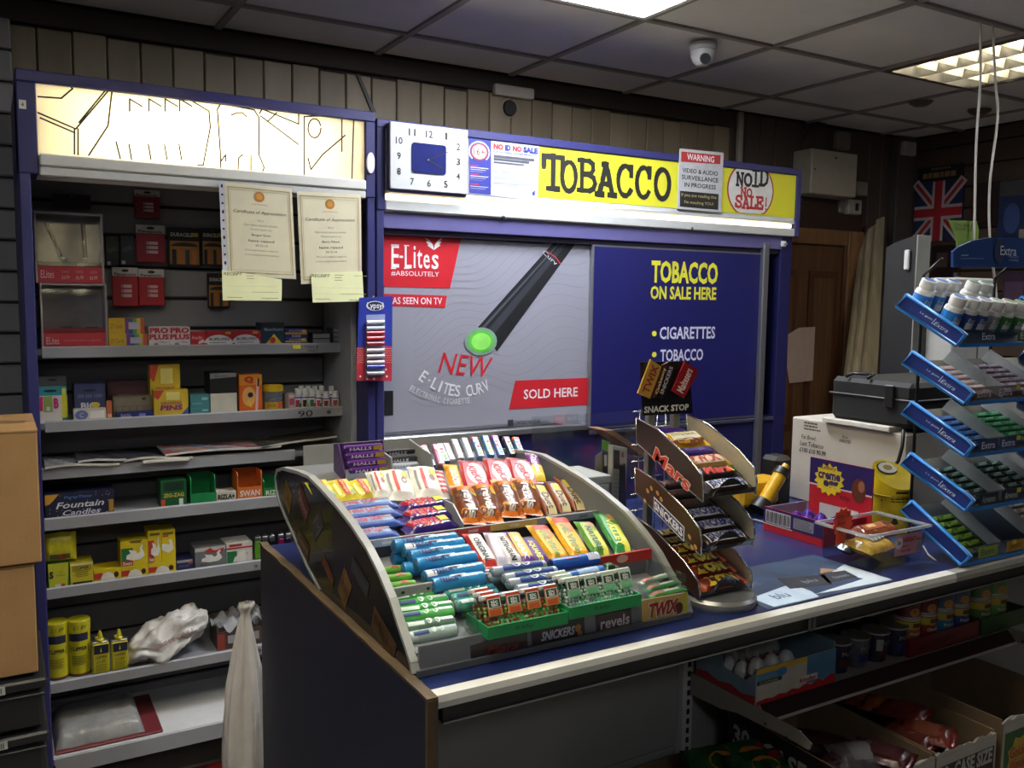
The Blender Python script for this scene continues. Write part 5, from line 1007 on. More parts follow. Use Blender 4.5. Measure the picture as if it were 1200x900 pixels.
gumpacks(2, 2.036, 3, 6, '2c7a4a', '8ac49a', 'Extra', 'green gum pack in the middle tray', 'green gum packs')
gumpacks(3, 1.898, 2, 6, '1d2a2c', '7fa894', 'Air', 'black gum pack left of the fourth tray divider', 'black gum packs, left side')
gumpacks(3, 2.036, 3, 6, '182224', '8fb8a0', 'Air', 'black gum pack right of the fourth tray divider', 'black gum packs, right side')
gumpacks(4, 1.898, 2, 6, '3f5a22', '8ab83a', 'Extra', 'lime green gum pack in the bottom tray', 'lime gum packs')
gumpacks(4, 2.196, 2, 6, '8a8078', 'd9d2c8', 'Extra', 'white and grey gum pack in the bottom tray', 'white gum packs')
# ================================================================ GOODS ON THE LEFT SHELVES
def SB(k, pl, pr, pt, base, label, draw=None, depth=.07, dy=.0, z0=None, name='product_box', cat='box', side=None, group=None, b=.001, py=None):
    ztop, yf = SH[k]; y = yf+.016+dy; z0 = ztop+.001 if z0 is None else z0
    py = py or (410, 490, 545, 597, 675, 785, 880)[k-1]
    x0 = at(pl, py, 'y', y).x; x1 = at(pr, py, 'y', y).x; z1 = at((pl+pr)/2, pt, 'y', y).z
    m = MB(); m.box(x0, x1, y, y+depth, z0, z1, side or mat(base, .45, var=.06)); f = front(m, x0, x1, y-.0002, z0, z1); 
    f.rect(0, 0, 1, 1, mat(base, .45, var=.06), .5)
    if draw: draw(f)
    o = m.build(name, label=label, cat=cat, group=group); o['_z1'] = z1; TOPZ[o.name] = z1; del o['_z1']; return o
TOPZ = {}
def tx(t, u, v, w, h, c, k=2, bold=.02, **kw): return lambda f: f.text(t, u, v, w, h, c, k, bold, **kw)
# two e-cigarette display cases
def ecase(py0, py1, pl0, pr0, label, pens):
    y = 2.962; x0 = at(pl0, (py0+py1)/2, 'y', y).x; x1 = at(pr0, (py0+py1)/2, 'y', y).x; z0 = at(90, py1, 'y', y).z; z1 = at(80, py0, 'y', y).z
    if not pens: z0 = 1.3845
    else: z0 = ECT[0]+.001
    o = empty('display_case', ((x0+x1)/2, y+.05, z0), label, 'display case'); ECT[0] = z1
    wm = mat('8f8886', .4, name='case_grey'); inn = mat('a59a99', .5, name='case_inside'); rd_ = mat('a8323a', .4, name='case_red')
    MB().box(x0, x1, y+.085, y+.09, z0, z1, inn).build('back', o)
    for xx in (x0, x1-.006): MB().box(xx, xx+.006, y, y+.084, z0, z1, wm, b=.001).build('side', o)
    MB().box(x0+.0065, x1-.0065, y, y+.084, z1-.006, z1, wm).build('top', o)
    h = (z1-z0)*.24
    m = MB(); m.box(x0+.0065, x1-.0065, y, y+.084, z0, z0+h, rd_, b=.001); f = front(m, x0+.0065, x1-.0065, y-.0003, z0, z0+h)
    f.text('ELites', .14, .5, .2, .45, 'd8bcbc', 2)
    for k in range(3 if pens else 1): f.text('STARTER' if pens else 'rechargeable electronic cigarettes', .42+.22*k if pens else .62, .66 if pens else .5, .12 if pens else .6, .16, 'c88a8c', 2); pens and f.text('£6.99', .42+.22*k, .34, .12, .22, 'd8b4b4', 2)
    m.build('base', o)
    MB().box(x0+.0065, x1-.0065, y+.003, y+.083, z0+h+.001, z0+h+.012, mat('2a2426' if pens else 'b03a38', .4)).build('pen_rest', o)
    m = MB(); m.prism([(y-.003, z0+h+.0005), (y-.0015, z0+h+.0005), (y+.0265, z1-.0065), (y+.025, z1-.0065)], (x0+.0065, 0, 0), (0, 1, 0), (0, 0, 1), (x1-x0-.013, 0, 0), mat('eef2f4', .06, kind='glass', name='case_cover')); m.build('cover', o)
    if pens:
        for dx in (.055, .135): 
            m = MB(); m.cyl((x0+dx-.02*(dx < .1), y+.07, z1-.03), (x0+dx+.016*(dx < .1)+.0, y+.022, z0+h+.022), .0065, n=10, m=mat('3c3e42', .25, .6)); m.cyl((x0+dx+.016*(dx < .1), y+.022, z0+h+.022), (x0+dx+.026*(dx < .1), y+.014, z0+h+.018), .007, n=10, m=SILVER); m.build('pen', o)
    else:
        for dx in (.07, .14): m = MB(); m.box(x0+dx-.016, x0+dx+.016, y+.03, y+.05, z0+h+.0125, z0+h+.018, '6a6466', b=.002); m.build('pen_cradle', o)
ECT = [1.5]
ecase(332, 411, 47.5, 126, 'lower red and grey display case with an empty tray, on the top shelf', False)
ecase(249, 331, 40.5, 121.5, 'upper red and grey display case holding two silver pens', True)
# packs hung on the slat back
def hang(pl, pr, pt, pb, base, label, draw, y=3.105, th=.012, cat='battery pack', name='battery_pack'):
    x0 = at(pl, pt, 'y', y).x; x1 = at(pr, pt, 'y', y).x; z1 = at(pl, pt, 'y', y).z; z0 = at(pl, pb, 'y', y).z; m = MB()
    m.box(x0, x1, y, y+th, z0, z1, mat(base, .4, var=.06), b=.002); draw(front(m, x0, x1, y-.0003, z0, z1))
    m.tube([((x0+x1)/2, y+.0, z1-.008), ((x0+x1)/2, UB-.014, z1-.006)], .0025, SILVER, n=6); return m.build(name, label=label, cat=cat)
def dpan(f):
    f.rect(0, .78, 1, 1, 'b9b5b0'); f.ell(.5, .92, .14, .04, '2a2626', 2); f.text('Panasonic', .5, .83, .84, .07, '1e1e22', 3, .02)
    for k in range(3): f.rect(.34, .24+k*.12, .74, .32+k*.12, 'c9a8a8', 2); f.rect(.34, .24+k*.12, .44, .32+k*.12, '8f8f92', 3)
def ddur(f):
    f.text('DURACELL', .42, .82, .66, .1, 'c9c4b4', 2, .03); f.rect(.72, .78, .92, .88, 'b0a02c', 2); f.rect(.06, .06, .94, .66, '9a6a24', 1); f.ell(.5, .52, .40, .10, '2a241c', 2, a0=0, a1=180)
    for k in range(4): f.rect(.12+k*.2, .06, .25+k*.2, .44, ('1c1c1e', 'a8642a', '2c3236', 'b06c30')[k], 3)
hang(157, 187, 222, 255, '7a1a22', 'red battery pack hung high on the slats, below the lit header', dpan)
hang(159, 193, 263, 307, '8a1c26', 'red battery pack with a white top, above the lower pair', dpan)
hang(131, 161.5, 313, 359, 'a01e28', 'bright red battery pack, left of the lower pair', dpan, y=3.09)
hang(162, 192, 315, 358, 'a01e28', 'bright red battery pack, right of the lower pair', dpan, y=3.085)
def ddk(f): f.text('SIGNAL', .5, .55, .7, .14, '5f6a72', 2, .02, rot=.4); f.rect(.1, .05, .35, .16, 'b0b2b2', 2); f.rect(.1, .25, .9, .8, '20262c', 1)
hang(123, 139, 276, 312, '15181c', 'black blister pack with grey lettering, beside the display case', ddk, name='blister_pack', cat='blister pack')
hang(140, 157, 275, 311, '181c20', 'black blister pack with white corner label, next to the red batteries', ddk, y=3.095, name='blister_pack', cat='blister pack')
hang(196, 235, 266, 312, '1d1c1a', 'black and copper battery pack, left of the certificates', ddur)
hang(235.5, 262, 267, 312, '1d1c1a', 'black and copper battery pack half hidden by the punched certificate', ddur, y=3.10)
hang(243, 269, 320, 361, '1d1c1a', 'black and copper battery pack hanging lowest, behind the receipt slip', ddur)
hang(62, 106, 226, 243, '17171a', 'black pouch hanging above the display cases', lambda f: f.rect(.1, .3, .9, .6, '222226'), y=3.09, name='hanging_pouch', cat='pouch')
# --- top shelf boxes
def dcards(f): f.rect(0, 0, .45, 1, 'd0a92a'); [f.rect(.45+.11*k, 0, .56+.11*k, 1, h) for k, h in enumerate(('7a4a8a', '3a5a9a', '5a9a5a', 'c9a93a', 'b85a3a'))]; f.rect(.55, .3, .85, .75, 'b9b0c4', 2); f.text('27 Cards', .22, .5, .34, .3, '7a5a1a', 2)
lo = SB(1, 128, 173, 391.5, 'd0a92a', 'yellow and rainbow striped card box, lower of two stacked', dcards, dy=.01)
SB(1, 128, 170, 373, 'd0a92a', 'yellow and rainbow striped card box, upper of two stacked', dcards, dy=.01, z0=TOPZ[lo.name]+.0005)
def dpro(f): f.rect(0, 0, 1, .34, 'cfcdd0'); f.rect(0, .34, 1, 1, 'c9c2c4'); f.text('PRO', .5, .82, .92, .28, 'b4222c', 2, .05); f.text('PLUS', .5, .50, .96, .28, 'b4222c', 2, .05); f.text('Caffeine', .7, .24, .4, .12, '4a4a8a', 2); f.ell(.35, .12, .12, .09, '8a8a8e', 2)
SB(1, 175, 198.7, 383, 'cfcdd0', 'white tablet box with red lettering, left of two beside the striped boxes', dpro, dy=.008)
SB(1, 199.3, 223, 383, 'cfcdd0', 'white tablet box with red lettering, right of two', dpro, dy=.008)
SB(1, 224, 241.5, 389, 'a81f2a', 'small red medicine box between the tablet and painkiller boxes', lambda f: (f.text('Anadin', .4, .62, .7, .25, 'd8c0c0', 2), f.poly([(.5, .15), (.95, .3), (.8, .5), (.5, .35)], 'c9c9cc', 2)), dy=.008)
def dibu(f): f.rect(0, .72, 1, 1, 'a81f2a'); f.ell(.42, .2, .52, .55, 'd9d7d4', 2, a0=0, a1=180); f.rect(0, 0, .94, .22, 'd9d7d4', 2); f.text('IBUPROFEN', .44, .46, .76, .2, '3a3a3e', 3, .02); f.rect(.08, .2, .7, .26, '8a8a8a', 3); f.rect(.68, .8, .88, .95, 'c9a02c', 3)
SB(1, 243, 274.5, 388, 'a81f2a', 'red and white painkiller box with a curved label, left of two', dibu, dy=.008)
SB(1, 275.2, 306, 387.5, 'a81f2a', 'red and white painkiller box with a curved label, right of two', dibu, dy=.008)
SB(1, 306.5, 333, 378, '1c3a48', 'dark teal cold remedy box with a yellow triangle', lambda f: (f.rect(0, .78, 1, 1, '16181c'), f.text('Beechams', .55, .7, .8, .12, 'b9c4c8', 2), f.poly([(.15, .02), (.95, .02), (.55, .5)], 'c9b02c', 2), f.ell(.5, .22, .12, .14, 'b0302c', 3)), dy=.012)
def dbl(f): f.rect(0, .4, 1, .62, 'b98a2c'); f.text('POWER', .5, .8, .6, .22, 'c4c8dc', 2); f.text('500', .5, .2, .4, .25, 'c4c8dc', 2); f.rect(.75, .65, .95, .9, 'c9c02c', 2)
lo = SB(1, 334, 360, 396, '20246a', 'navy and gold medicine box, lower of two stacked', dbl, dy=.01)
SB(1, 334, 360.5, 385.5, '20246a', 'navy and gold medicine box, upper of two stacked', dbl, dy=.01, z0=TOPZ[lo.name]+.0004)
m = SB(1, 366, 387.5, 390, '3f4144', 'small dark pack with white front labels, right of the navy boxes', lambda f: (f.rect(.05, .55, .95, .9, 'b9bbb9'), f.rect(.05, .1, .95, .45, 'a9aba9')), dy=.02)
z_ = SH[1][0]+.001
for k in range(4):
    o = SB(1, 390, 407, 400.5-k*5.3, '4c4d50', 'thin grey carton with pale end label, %s of a stack of four' % ('bottom', 'second from bottom', 'third from bottom', 'top')[k], lambda f: f.rect(.06, .15, .92, .85, '8f9092'), dy=.02, z0=z_); z_ = TOPZ[o.name]+.0004
# --- second shelf
SB(2, 47, 79.5, 453, '2f8a94', 'cyan and yellow hanging packet at the left end of the second shelf', lambda f: (f.rect(.7, .1, 1, .75, 'c9c43a'), f.ell(.4, .88, .24, .04, '14282c', 2), f.rect(.82, .75, .96, .95, 'd0cf4a', 2)), depth=.01, dy=.02, name='hanging_packet', cat='packet')
SB(2, 47, 73, 464, 'cdc9c6', 'white packet with pink letters and a green price tag', lambda f: (f.rect(0, .45, .15, .98, 'c0306a'), f.text('B', .75, .72, .22, .4, 'c0306a', 2, .06), f.rect(.18, .4, .58, 1, '8aa04a', 2), f.rect(.3, .45, .46, .6, 'd0d0d0', 3)), depth=.012, dy=.002, name='hanging_packet', cat='packet')
SB(2, 46.5, 79, 441, '55575a', 'grey backing card standing behind the cyan packet', lambda f: f.ell(.5, .92, .18, .02, '1c1c1e', 2), depth=.004, dy=.06, name='backing_card', cat='card')
SB(2, 88, 124, 450, '3a4166', 'slate blue pen box with white lettering, behind a silver box', lambda f: (f.text('200 500 1000', .5, .66, .8, .1, '7a84a8', 2), f.ell(.5, .82, .22, .03, '14162a', 2), f.text('BIC', .45, .38, .5, .2, 'd0d2dc', 2, .04), f.ell(.68, .4, .14, .08, 'c9b02c', 3)), dy=.04, depth=.08)
SB(2, 86.5, 124.5, 479, 'c4bfae', 'small white and silver box with a blue round label', lambda f: (f.ell(.24, .5, .2, .4, '5f6a9a', 1), f.text('C', .24, .5, .12, .4, 'c0c6dc', 2), f.rect(.5, .2, .95, .8, 'd9d6cc', 1)), dy=.002, depth=.03)
SB(2, 125.5, 131.5, 470, 'b8623c', 'narrow orange pack beside the silver box', lambda f: f.rect(.1, .1, .9, .3, 'd8a88a'), dy=.01, depth=.02, name='narrow_pack', cat='pack')
SB(2, 133, 178, 464, '6a6252', 'smoky clear plastic pack of brown goods', lambda f: (f.rect(.05, .55, .95, .9, '7a7260'), f.ell(.8, .85, .05, .06, '1a1a1a', 2), [f.rect(.1+k*.18, .1, .22+k*.18, .5, '7c7058', 2) for k in range(4)]), dy=.035, depth=.05, name='plastic_pack', cat='pack')
SB(2, 137, 180, 482.5, '1e2a66', 'low blue box with white print in front of the smoky pack', lambda f: (f.text('RAWL', .25, .55, .28, .4, 'b9bccb', 2), f.rect(.6, .3, .78, .7, '8a92b8', 2), f.rect(.1, .05, .4, .35, 'b9b29a', 2)), dy=.002, depth=.03)
SB(2, 127, 176, 446, '3a2026', 'dark maroon box at the back of the second shelf', lambda f: f.rect(.1, .5, .9, .8, '4a2a30'), dy=.10, depth=.05)
def dpin(f): f.poly([(0, .0), (1, 0), (1, .9), (.3, 1), (0, 1)], 'c2a62a'); f.poly([(0, .75), (0, 1), (.3, 1), (.12, .65)], 'b0402c', 2); f.poly([(.75, 0), (1, 0), (1, .35)], '2c3f8a', 2); f.text('DRAWING', .5, .5, .6, .12, '8a3a4a', 3, .02); f.text('PINS', .5, .33, .66, .2, '7a2a6a', 3, .05, .1); f.rect(.35, .62, .75, .92, 'd9cf7a', 3)
lo = SB(2, 181, 221, 457, 'c2a62a', 'yellow drawing pin carton, front one on the shelf', dpin, dy=.002, depth=.04)
SB(2, 177, 212, 427, 'b0962a', 'yellow drawing pin carton, rear one with raised header', dpin, dy=.046, depth=.05)
lo = SB(2, 223.5, 246, 478.5, '3f787c', 'teal box, lower of two stacked', lambda f: (f.rect(.6, .55, .9, .8, '8ab4b4'), f.rect(.1, .2, .6, .35, '6a9a9c')), dy=.004)
SB(2, 223.5, 246, 462.5, '3f787c', 'teal box, upper of two stacked', lambda f: (f.rect(.6, .6, .9, .8, '8ab4b4'), f.rect(.1, .3, .6, .4, '6a9a9c')), dy=.004, z0=TOPZ[lo.name]+.0004)
SB(2, 247, 278, 437, '1b1b1c', 'black and white counter display box beside the orange box', lambda f: (f.rect(0, 0, 1, .5, 'c2bfae'), f.poly([(0, .86), (1, .9), (1, 1), (0, 1)], '77777a'), f.text('Eurohike', .45, .93, .5, .06, '3a3a3c', 2)), dy=.006, depth=.09)
SB(2, 281, 307.5, 439, 'c9601f', 'tall orange box with a red logo and a pen picture', lambda f: (f.rect(0, .72, 1, 1, 'd08a2a'), f.text('Q', .42, .86, .4, .2, 'b0301f', 2, .08), f.ell(.42, .42, .3, .26, 'd9a05a', 2), f.ell(.48, .46, .12, .07, '1a1a1e', 3), f.line([(.4, .3), (.5, .15)], .006, 'c9c02c', 3), f.line([(.74, .05), (.82, .85)], .008, 'd8b0b0', 3), f.line([(.82, .7), (.84, .88)], .006, '18181c', 4)), dy=.004, depth=.06)
# jar with a yellow lid
y = SH[2][1]+.05; p = at(320, 484, 'y', y); z0 = SH[2][0]+.001; r_ = (at(332, 480, 'y', y).x-at(308.5, 480, 'y', y).x)/2; h_ = at(320, 451, 'y', y).z-z0
j = empty('plastic_jar', (p.x, y, z0), 'clear plastic jar with a yellow screw lid and coloured label', 'jar')
MB().lathe([(0, 0), (r_*.92, 0), (r_*.95, .004), (r_*.95, h_*.72), (r_*.85, h_*.78)], mat('9aa0a8', .1, kind='film', name='jar_plastic'), n=20, o=(p.x, y, z0)).build('body', j)
MB().lathe([(0, h_*.76), (r_, h_*.76), (r_, h_*.98), (r_*.95, h_), (0, h_)], mat('c4a41e', .4), n=20, o=(p.x, y, z0)).build('lid', j)
m = MB(); Face(m, fn=lambda u, v, l: Vector((p.x+math.sin((u-.5)*2.4)*(r_*.96+l), y-math.cos((u-.5)*2.4)*(r_*.96+l), z0+.004+v*h_*.3)), w=r_*2.4, h=h_*.3).rect(0, 0, 1, 1, 'c9a02a').rect(.6, .2, .95, .95, 'c0582a', 2).text('JAR', .35, .5, .4, .4, '7a5a1a', 2); m.build('label', j)
m = MB(); rj = random.Random(2)
for k in range(26): c = Vector((p.x+rj.uniform(-.6, .6)*r_, y+rj.uniform(-.6, .6)*r_, z0+.008+rj.uniform(0, h_*.55))); m.box(c.x-.004, c.x+.004, c.y-.004, c.y+.004, c.z-.004, c.z+.004, rj.choice(('2c3a7a', '8a2c2c', '3c3c40', '24488a')))
m.build('contents', j); j.children[-1]['kind'] = 'stuff'
SB(2, 334.5, 338.5, 462, '8a7a70', 'thin beige carton edge next to the jar', None, dy=.01, depth=.03, name='carton', cat='box')
SB(2, 338.8, 345.5, 461, 'c0a4a0', 'small pale pink carton before the little bottles', lambda f: (f.rect(.1, .3, .9, .7, 'b04a6a'), f.rect(.1, .75, .9, .9, 'd8ccc8', 2)), dy=.004, depth=.03, name='carton', cat='box')
def vial(px, pt, wpx, dy, label, lid=0):
    y = SH[2][1]+.018+dy; q = at(px, 482, 'y', y); z0 = SH[2][0]+.001; r = wpx*.5*q.y/FPX*1.12; h = at(px, pt, 'y', y).z-z0; m = MB()
    m.lathe([(0, 0), (r, 0, '39427a'), (r, h*.04, 'cfcfd2'), (r, h*.54, '2c3a86'), (r, h*.60, 'd2d2d2'), (r, h*.66, 'd2d2d2'), (r*.7, h*.72, 'dcdcda'), (r*.85, h*.73, 'dcdcda'), (r*.85, h, 'dcdcda'), (0, h)], 'd4d4d2', n=14, o=(q.x, y+r, z0))
    Face(m, fn=lambda u, v, l: Vector((q.x+math.sin((u-.5)*2.2)*(r+l), y+r-math.cos((u-.5)*2.2)*(r+l), z0+h*.08+v*h*.42)), w=2*r, h=h*.42).rect(.1, .1, .6, .9, ('b03a4a', '2f7a4a', '1e1e22', '8a2a3a')[lid]).rect(.5, .1, .9, .5, ('2f7a4a', 'b03a4a', 'b0a02c', 'c9b02c')[lid], 2)
    return m.build('correction_bottle', label=label, cat='small bottle', group='little white bottles on the second shelf')
for k, (px, pt, wp, lid) in enumerate(((350.5, 455.5, 7.5, 0), (358.8, 455.5, 7.5, 2), (367, 455.5, 7.5, 1), (374.5, 457.5, 6.5, 0), (384, 459, 8.5, 3), (394.5, 458.5, 8.5, 3))): vial(px, pt, wp, 0, 'small white capped bottle with coloured label, %s of six' % ('first from the jar', 'second from the jar', 'third from the jar', 'fourth from the jar', 'second from the right', 'rightmost')[k], lid)
for k, px in enumerate((353, 361, 369, 377, 388)): vial(px+1.5, 452.5, 7, .05, 'white bottle cap showing behind the front bottles, %s of five' % ('first', 'second', 'third', 'fourth', 'last')[k], 0)
# --- newspapers on the third shelf
def paper(px0, px1, dz, dep, cols, label, tilt=0.0, bend=.004, y0=-.01, fold='b9b4a6'):
    ztop, yf = SH[3]; y = yf+y0; x0 = at(px0, 548, 'y', y).x; x1 = at(px1, 540, 'y', y).x; m = MB(); th = .007
    fn = lambda u, v: Vector((x0+(x1-x0)*u, y+dep*v, ztop+.006+dz+bend*math.sin(u*5+v*2)+tilt*u+th))
    m.grid(fn, 16, 6, lambda u, v: cols[int(u*7+v*3) % len(cols)]); m.grid(lambda u, v: fn(u, v)-Vector((0, 0, th)), 16, 6, fold, flip=True)
    m.grid(lambda u, v: fn(u, 0)-Vector((0, 0, th*(1-v))), 16, 1, fold); m.grid(lambda u, v: fn(1, u)-Vector((0, 0, th*(1-v))), 6, 1, fold); m.grid(lambda u, v: fn(0, u)-Vector((0, 0, th*(1-v))), 6, 1, fold, flip=True)
    return m.build('newspaper', label=label, cat='newspaper')
paper(53, 140, 0, .17, ('8f9090', '77797c', '9a9c9c', '6a7078'), 'grey folded newspaper at the left end of the third shelf')
paper(92, 148, .011, .15, ('2a2a30', '3c3c48', '26262a'), 'dark folded magazine lying on the leftmost newspaper', bend=.003)
paper(146, 226, .004, .16, ('2c2c30', '383a40', '232327'), 'black covered paper with white pages sticking out', bend=.005)
paper(168, 222, -.003, .06, ('bdb9aa', 'c6c2b4'), 'white folded sheet poking out over the shelf lip', y0=-.022, bend=.001, fold='cfcbbc')
paper(194, 330, .012, .17, ('8a3a34', '77787c', 'a06a50', '5a6a86', '8f8f90'), 'red and grey newspaper lying flat mid shelf', bend=.004, tilt=.006)
paper(305, 395, .012, .16, ('2a2a2c', '3a3a34', '48442a'), 'black newspaper with a yellow stripe at the right end', bend=.003, tilt=.025)
# --- fourth shelf
def dfoun(f):
    f.poly([(0, .55), (0, 1), (.2, 1), (.07, .62)], 'b98a2c'); f.text('PartyTime', .47, .82, .40, .15, '4a7ab0', 2, .02, .15); f.text('Fountain', .50, .52, .7, .26, 'd9d9e0', 2, .015, .25); f.text('Candles', .52, .2, .55, .22, 'd9d9e0', 2, .015, .25); rr = random.Random(4)
    for k in range(40): u, v = rr.random(), rr.random(); f.ell(u, v, .006, .016, 'c9b98a' if k % 3 else 'd9d9e0', 1, n=6)
    f.rect(.92, .1, .99, .6, 'a07a2c', 2)
SB(4, 53, 134, 577, '181a33', 'navy box of fountain candles with white script', dfoun, depth=.13)
SB(4, 189, 219, 563, '14502a', 'dark green cigarette paper box with gold lettering', lambda f: (f.rect(.1, .62, .9, .95, '0e2a18'), f.text('ZIG-ZAG', .5, .45, .8, .15, 'b9a03a', 2, .03), f.rect(.0, .05, .16, .3, 'b0402c', 2), f.rect(.7, .06, .86, .3, 'c0c4bc', 2)), depth=.07)
def opentray(pl, pr, pt, base, label, lowf=.38, word=None):
    ztop, yf = SH[4]; y = yf+.016; x0 = at(pl, 587, 'y', y).x; x1 = at(pr, 587, 'y', y).x; z0 = ztop+.001; z1 = at(pl, pt, 'y', y).z; mm = mat(base, .4, var=.06); zl = z0+(z1-z0)*lowf
    o = empty('open_display_tray', ((x0+x1)/2, y+.04, z0), label, 'tray')
    for xx in (x0, x1-.003): m = MB(); m.prism([(y, z0), (y+.08, z0), (y+.08, z1), (y+.01, z1), (y, z1-.01)], (xx, 0, 0), (0, 1, 0), (0, 0, 1), (.003, 0, 0), mm); m.build('tray_side', o)
    m = MB(); m.box(x0+.0032, x1-.0032, y, y+.003, z0, zl, mm)
    if word: front(m, x0, x1, y-.0003, z0, zl).text(word, .5, .5, .8, .5, 'd8d2c8', 2, .02)
    m.build('tray_front', o); MB().box(x0+.0032, x1-.0032, y+.077, y+.08, z0, z1, mm).build('tray_back', o); MB().box(x0+.0032, x1-.0032, y+.0035, y+.0765, z0, z0+.003, mm).build('tray_floor', o)
opentray(223.5, 253, 559, '1d7a42', 'bright green open display tray, empty, beside the dark green box')
SB(4, 254, 277, 576, 'b9b4a4', 'low white cigarette paper box with black lettering', lambda f: f.text('RIZLA+', .5, .5, .86, .5, '1c1c1c', 2, .05), depth=.06)
opentray(278.5, 307.5, 554, 'c4662a', 'orange open display tray with white lettering', .45, 'SWAN')
opentray(309, 336, 562, '1d7a42', 'green open display tray half hidden by the sweet stand', .5, 'RIZLA')
# --- fifth shelf
lo = SB(5, 56.5, 81, 660, '2f6a2a', 'green and yellow filter tip box at the left end, under a yellow pouch', lambda f: (f.poly([(.05, 0), (.9, 0), (1, 1), (.0, 1)], 'b4b42c'), f.text('S', .15, .55, .2, .3, '1c1c1c', 3, .05), f.text('13', .6, .62, .16, .1, '5a5a1c', 2), f.text('PAPERS', .6, .5, .4, .08, '5a5a1c', 2), f.rect(.3, .03, .6, .16, 'd8d8cc', 2), f.rect(.6, .03, .8, .16, 'b0402c', 2)), depth=.08)
m = MB(); z0 = TOPZ[lo.name]+.001; y = SH[5][1]+.02; a = at(54, 650, 'y', y); b = at(86, 640, 'y', y)
m.M = Matrix.Translation(((a.x+b.x)/2, y+.03, z0+.045)) @ Matrix.Rotation(math.pi/2, 4, 'X'); mm = bar_mesh(.09, .088, .04, mat('c4bc1e', .3, var=.15, scale=30, bump=.5, bscale=30, coat=.3), lambda f: (f.rect(.2, .12, .8, .3, '5a5a2a'), f.rect(.45, .12, .65, .3, '8a3a2a', 2)), None, .006, 2.2)
local_thing(mm, 'filter_pouch', m.M, 'crumpled yellow plastic pouch standing on the filter tip box', 'pouch')
SB(5, 82.5, 109.5, 660, 'c4b42a', 'yellow lighter carton with torn open top and black print', lambda f: (f.line([(.12, .68), (.88, .68), (.88, .88), (.12, .88)], .0015, '2a2a1c', 2, True), f.text('CLIPPER', .5, .78, .66, .12, '2a2a1c', 2, .03), [f.rect(.2+.05*(k % 2), .6-.07*k, .8-.05*(k % 2), .625-.07*k, '5a561c', 2) for k in range(4)], f.rect(.1, .04, .95, .16, '2a2a1c', 2), f.rect(.0, .92, 1, 1, 'c9bfa0', 1)), depth=.08)
def dswlow(f): f.rect(.0, .25, .3, .75, 'b0302c'); f.ell(.5, .15, .26, .62, 'd8d4c4', 2, a0=0, a1=180); f.rect(.24, .06, .76, .16, 'd8d4c4', 2); f.ell(.82, .5, .09, .25, '3a1c14', 2)
def dsw(col):
    def d(f):
        f.rect(.03, .25, .45, .72, col); f.rect(.03, .06, .45, .25, 'b0302c'); f.text('Swan', .24, .155, .34, .13, 'e0d8c8', 2, .02)
        f.poly([(.2, .32), (.45, .24), (.75, .26), (.88, .4), (.84, .55), (.78, .66), (.83, .74), (.78, .78), (.7, .7), (.72, .56), (.62, .48), (.55, .6), (.3, .66), (.36, .52), (.22, .46)], 'd9d6cc', 3); f.ell(.8, .77, .05, .035, 'd9d6cc', 3); f.ell(.86, .76, .03, .015, '1c1c1c', 4)
    return d
lw = []
for k, (pl, pr, pt) in enumerate(((110.5, 142, 667), (142.5, 174, 664), (174.5, 206.5, 660))): lw.append(SB(5, pl, pr, pt, 'c9b41e', 'low yellow filter box with white swan body, %s of three in the bottom row' % ('left', 'middle', 'right')[k], dswlow, depth=.08))
SB(5, 142, 174, 633, 'c9b41e', 'tall yellow filter box with green panel and swan, top flap open', lambda f: (dsw('1f6a3a')(f), f.poly([(.3, 1), (.38, .9), (.72, .88), (.82, 1)], '6a5a1a', 2)), depth=.08, z0=TOPZ[lw[1].name]+.0004)
SB(5, 174.5, 190, 622, 'c9b41e', 'tall yellow filter box with red panel, left of the pair', lambda f: (dsw('b0302c')(f), f.rect(.15, .86, .9, .94, '6a5a1a', 2)), depth=.08, z0=TOPZ[lw[2].name]+.0004)
SB(5, 190.5, 206.5, 621, 'c9b41e', 'tall yellow filter box with swan neck, right of the pair', lambda f: (f.poly([(0, .4), (.5, .3), (.85, .4), (.8, .6), (.7, .72), (.5, .7), (.6, .55), (0, .6)], 'd9d6cc', 2), f.rect(.1, .86, .85, .94, '6a5a1a', 2), f.rect(.1, .8, .5, .85, 'b0302c', 2)), depth=.08, z0=TOPZ[lw[2].name]+.0004)
SB(5, 207.5, 228, 656, '252a52', 'small dark blue and silver paper box beside the yellow boxes', lambda f: (f.rect(0, .75, .9, 1, '9a9894'), f.poly([(.6, .5), (.95, .6), (.8, .9)], 'b0402c', 2), f.rect(.1, .3, .7, .5, '4a4f7a', 2)), depth=.09, dy=.01)
SB(5, 229, 265, 641, '66686a', 'grey filter box with white swan and red ribbon', lambda f: (f.rect(0, .82, 1, 1, 'b4b0ac'), f.poly([(.3, .82), (.5, .98), (.62, .8), (.95, .9), (.9, .7), (.5, .72)], 'b0302c', 2), dsw('66686a')(f), f.rect(.03, .06, .45, .25, '66686a', 2)), depth=.09, dy=.005)
SB(5, 266, 296, 636, 'c4c1b8', 'white filter box with a green block and swan shape', lambda f: (f.rect(.02, .05, .4, .62, '1f6a3a'), f.poly([(.25, .08), (.75, .1), (.7, .6), (.5, .58), (.42, .4), (.3, .3)], 'd2cfc6', 2), f.rect(0, .72, 1, .8, 'b0302c', 2), f.rect(.1, .84, .6, .96, '8a2c2a', 2), f.ell(.8, .45, .02, .03, '1c1c1c', 3)), depth=.09, dy=.003)
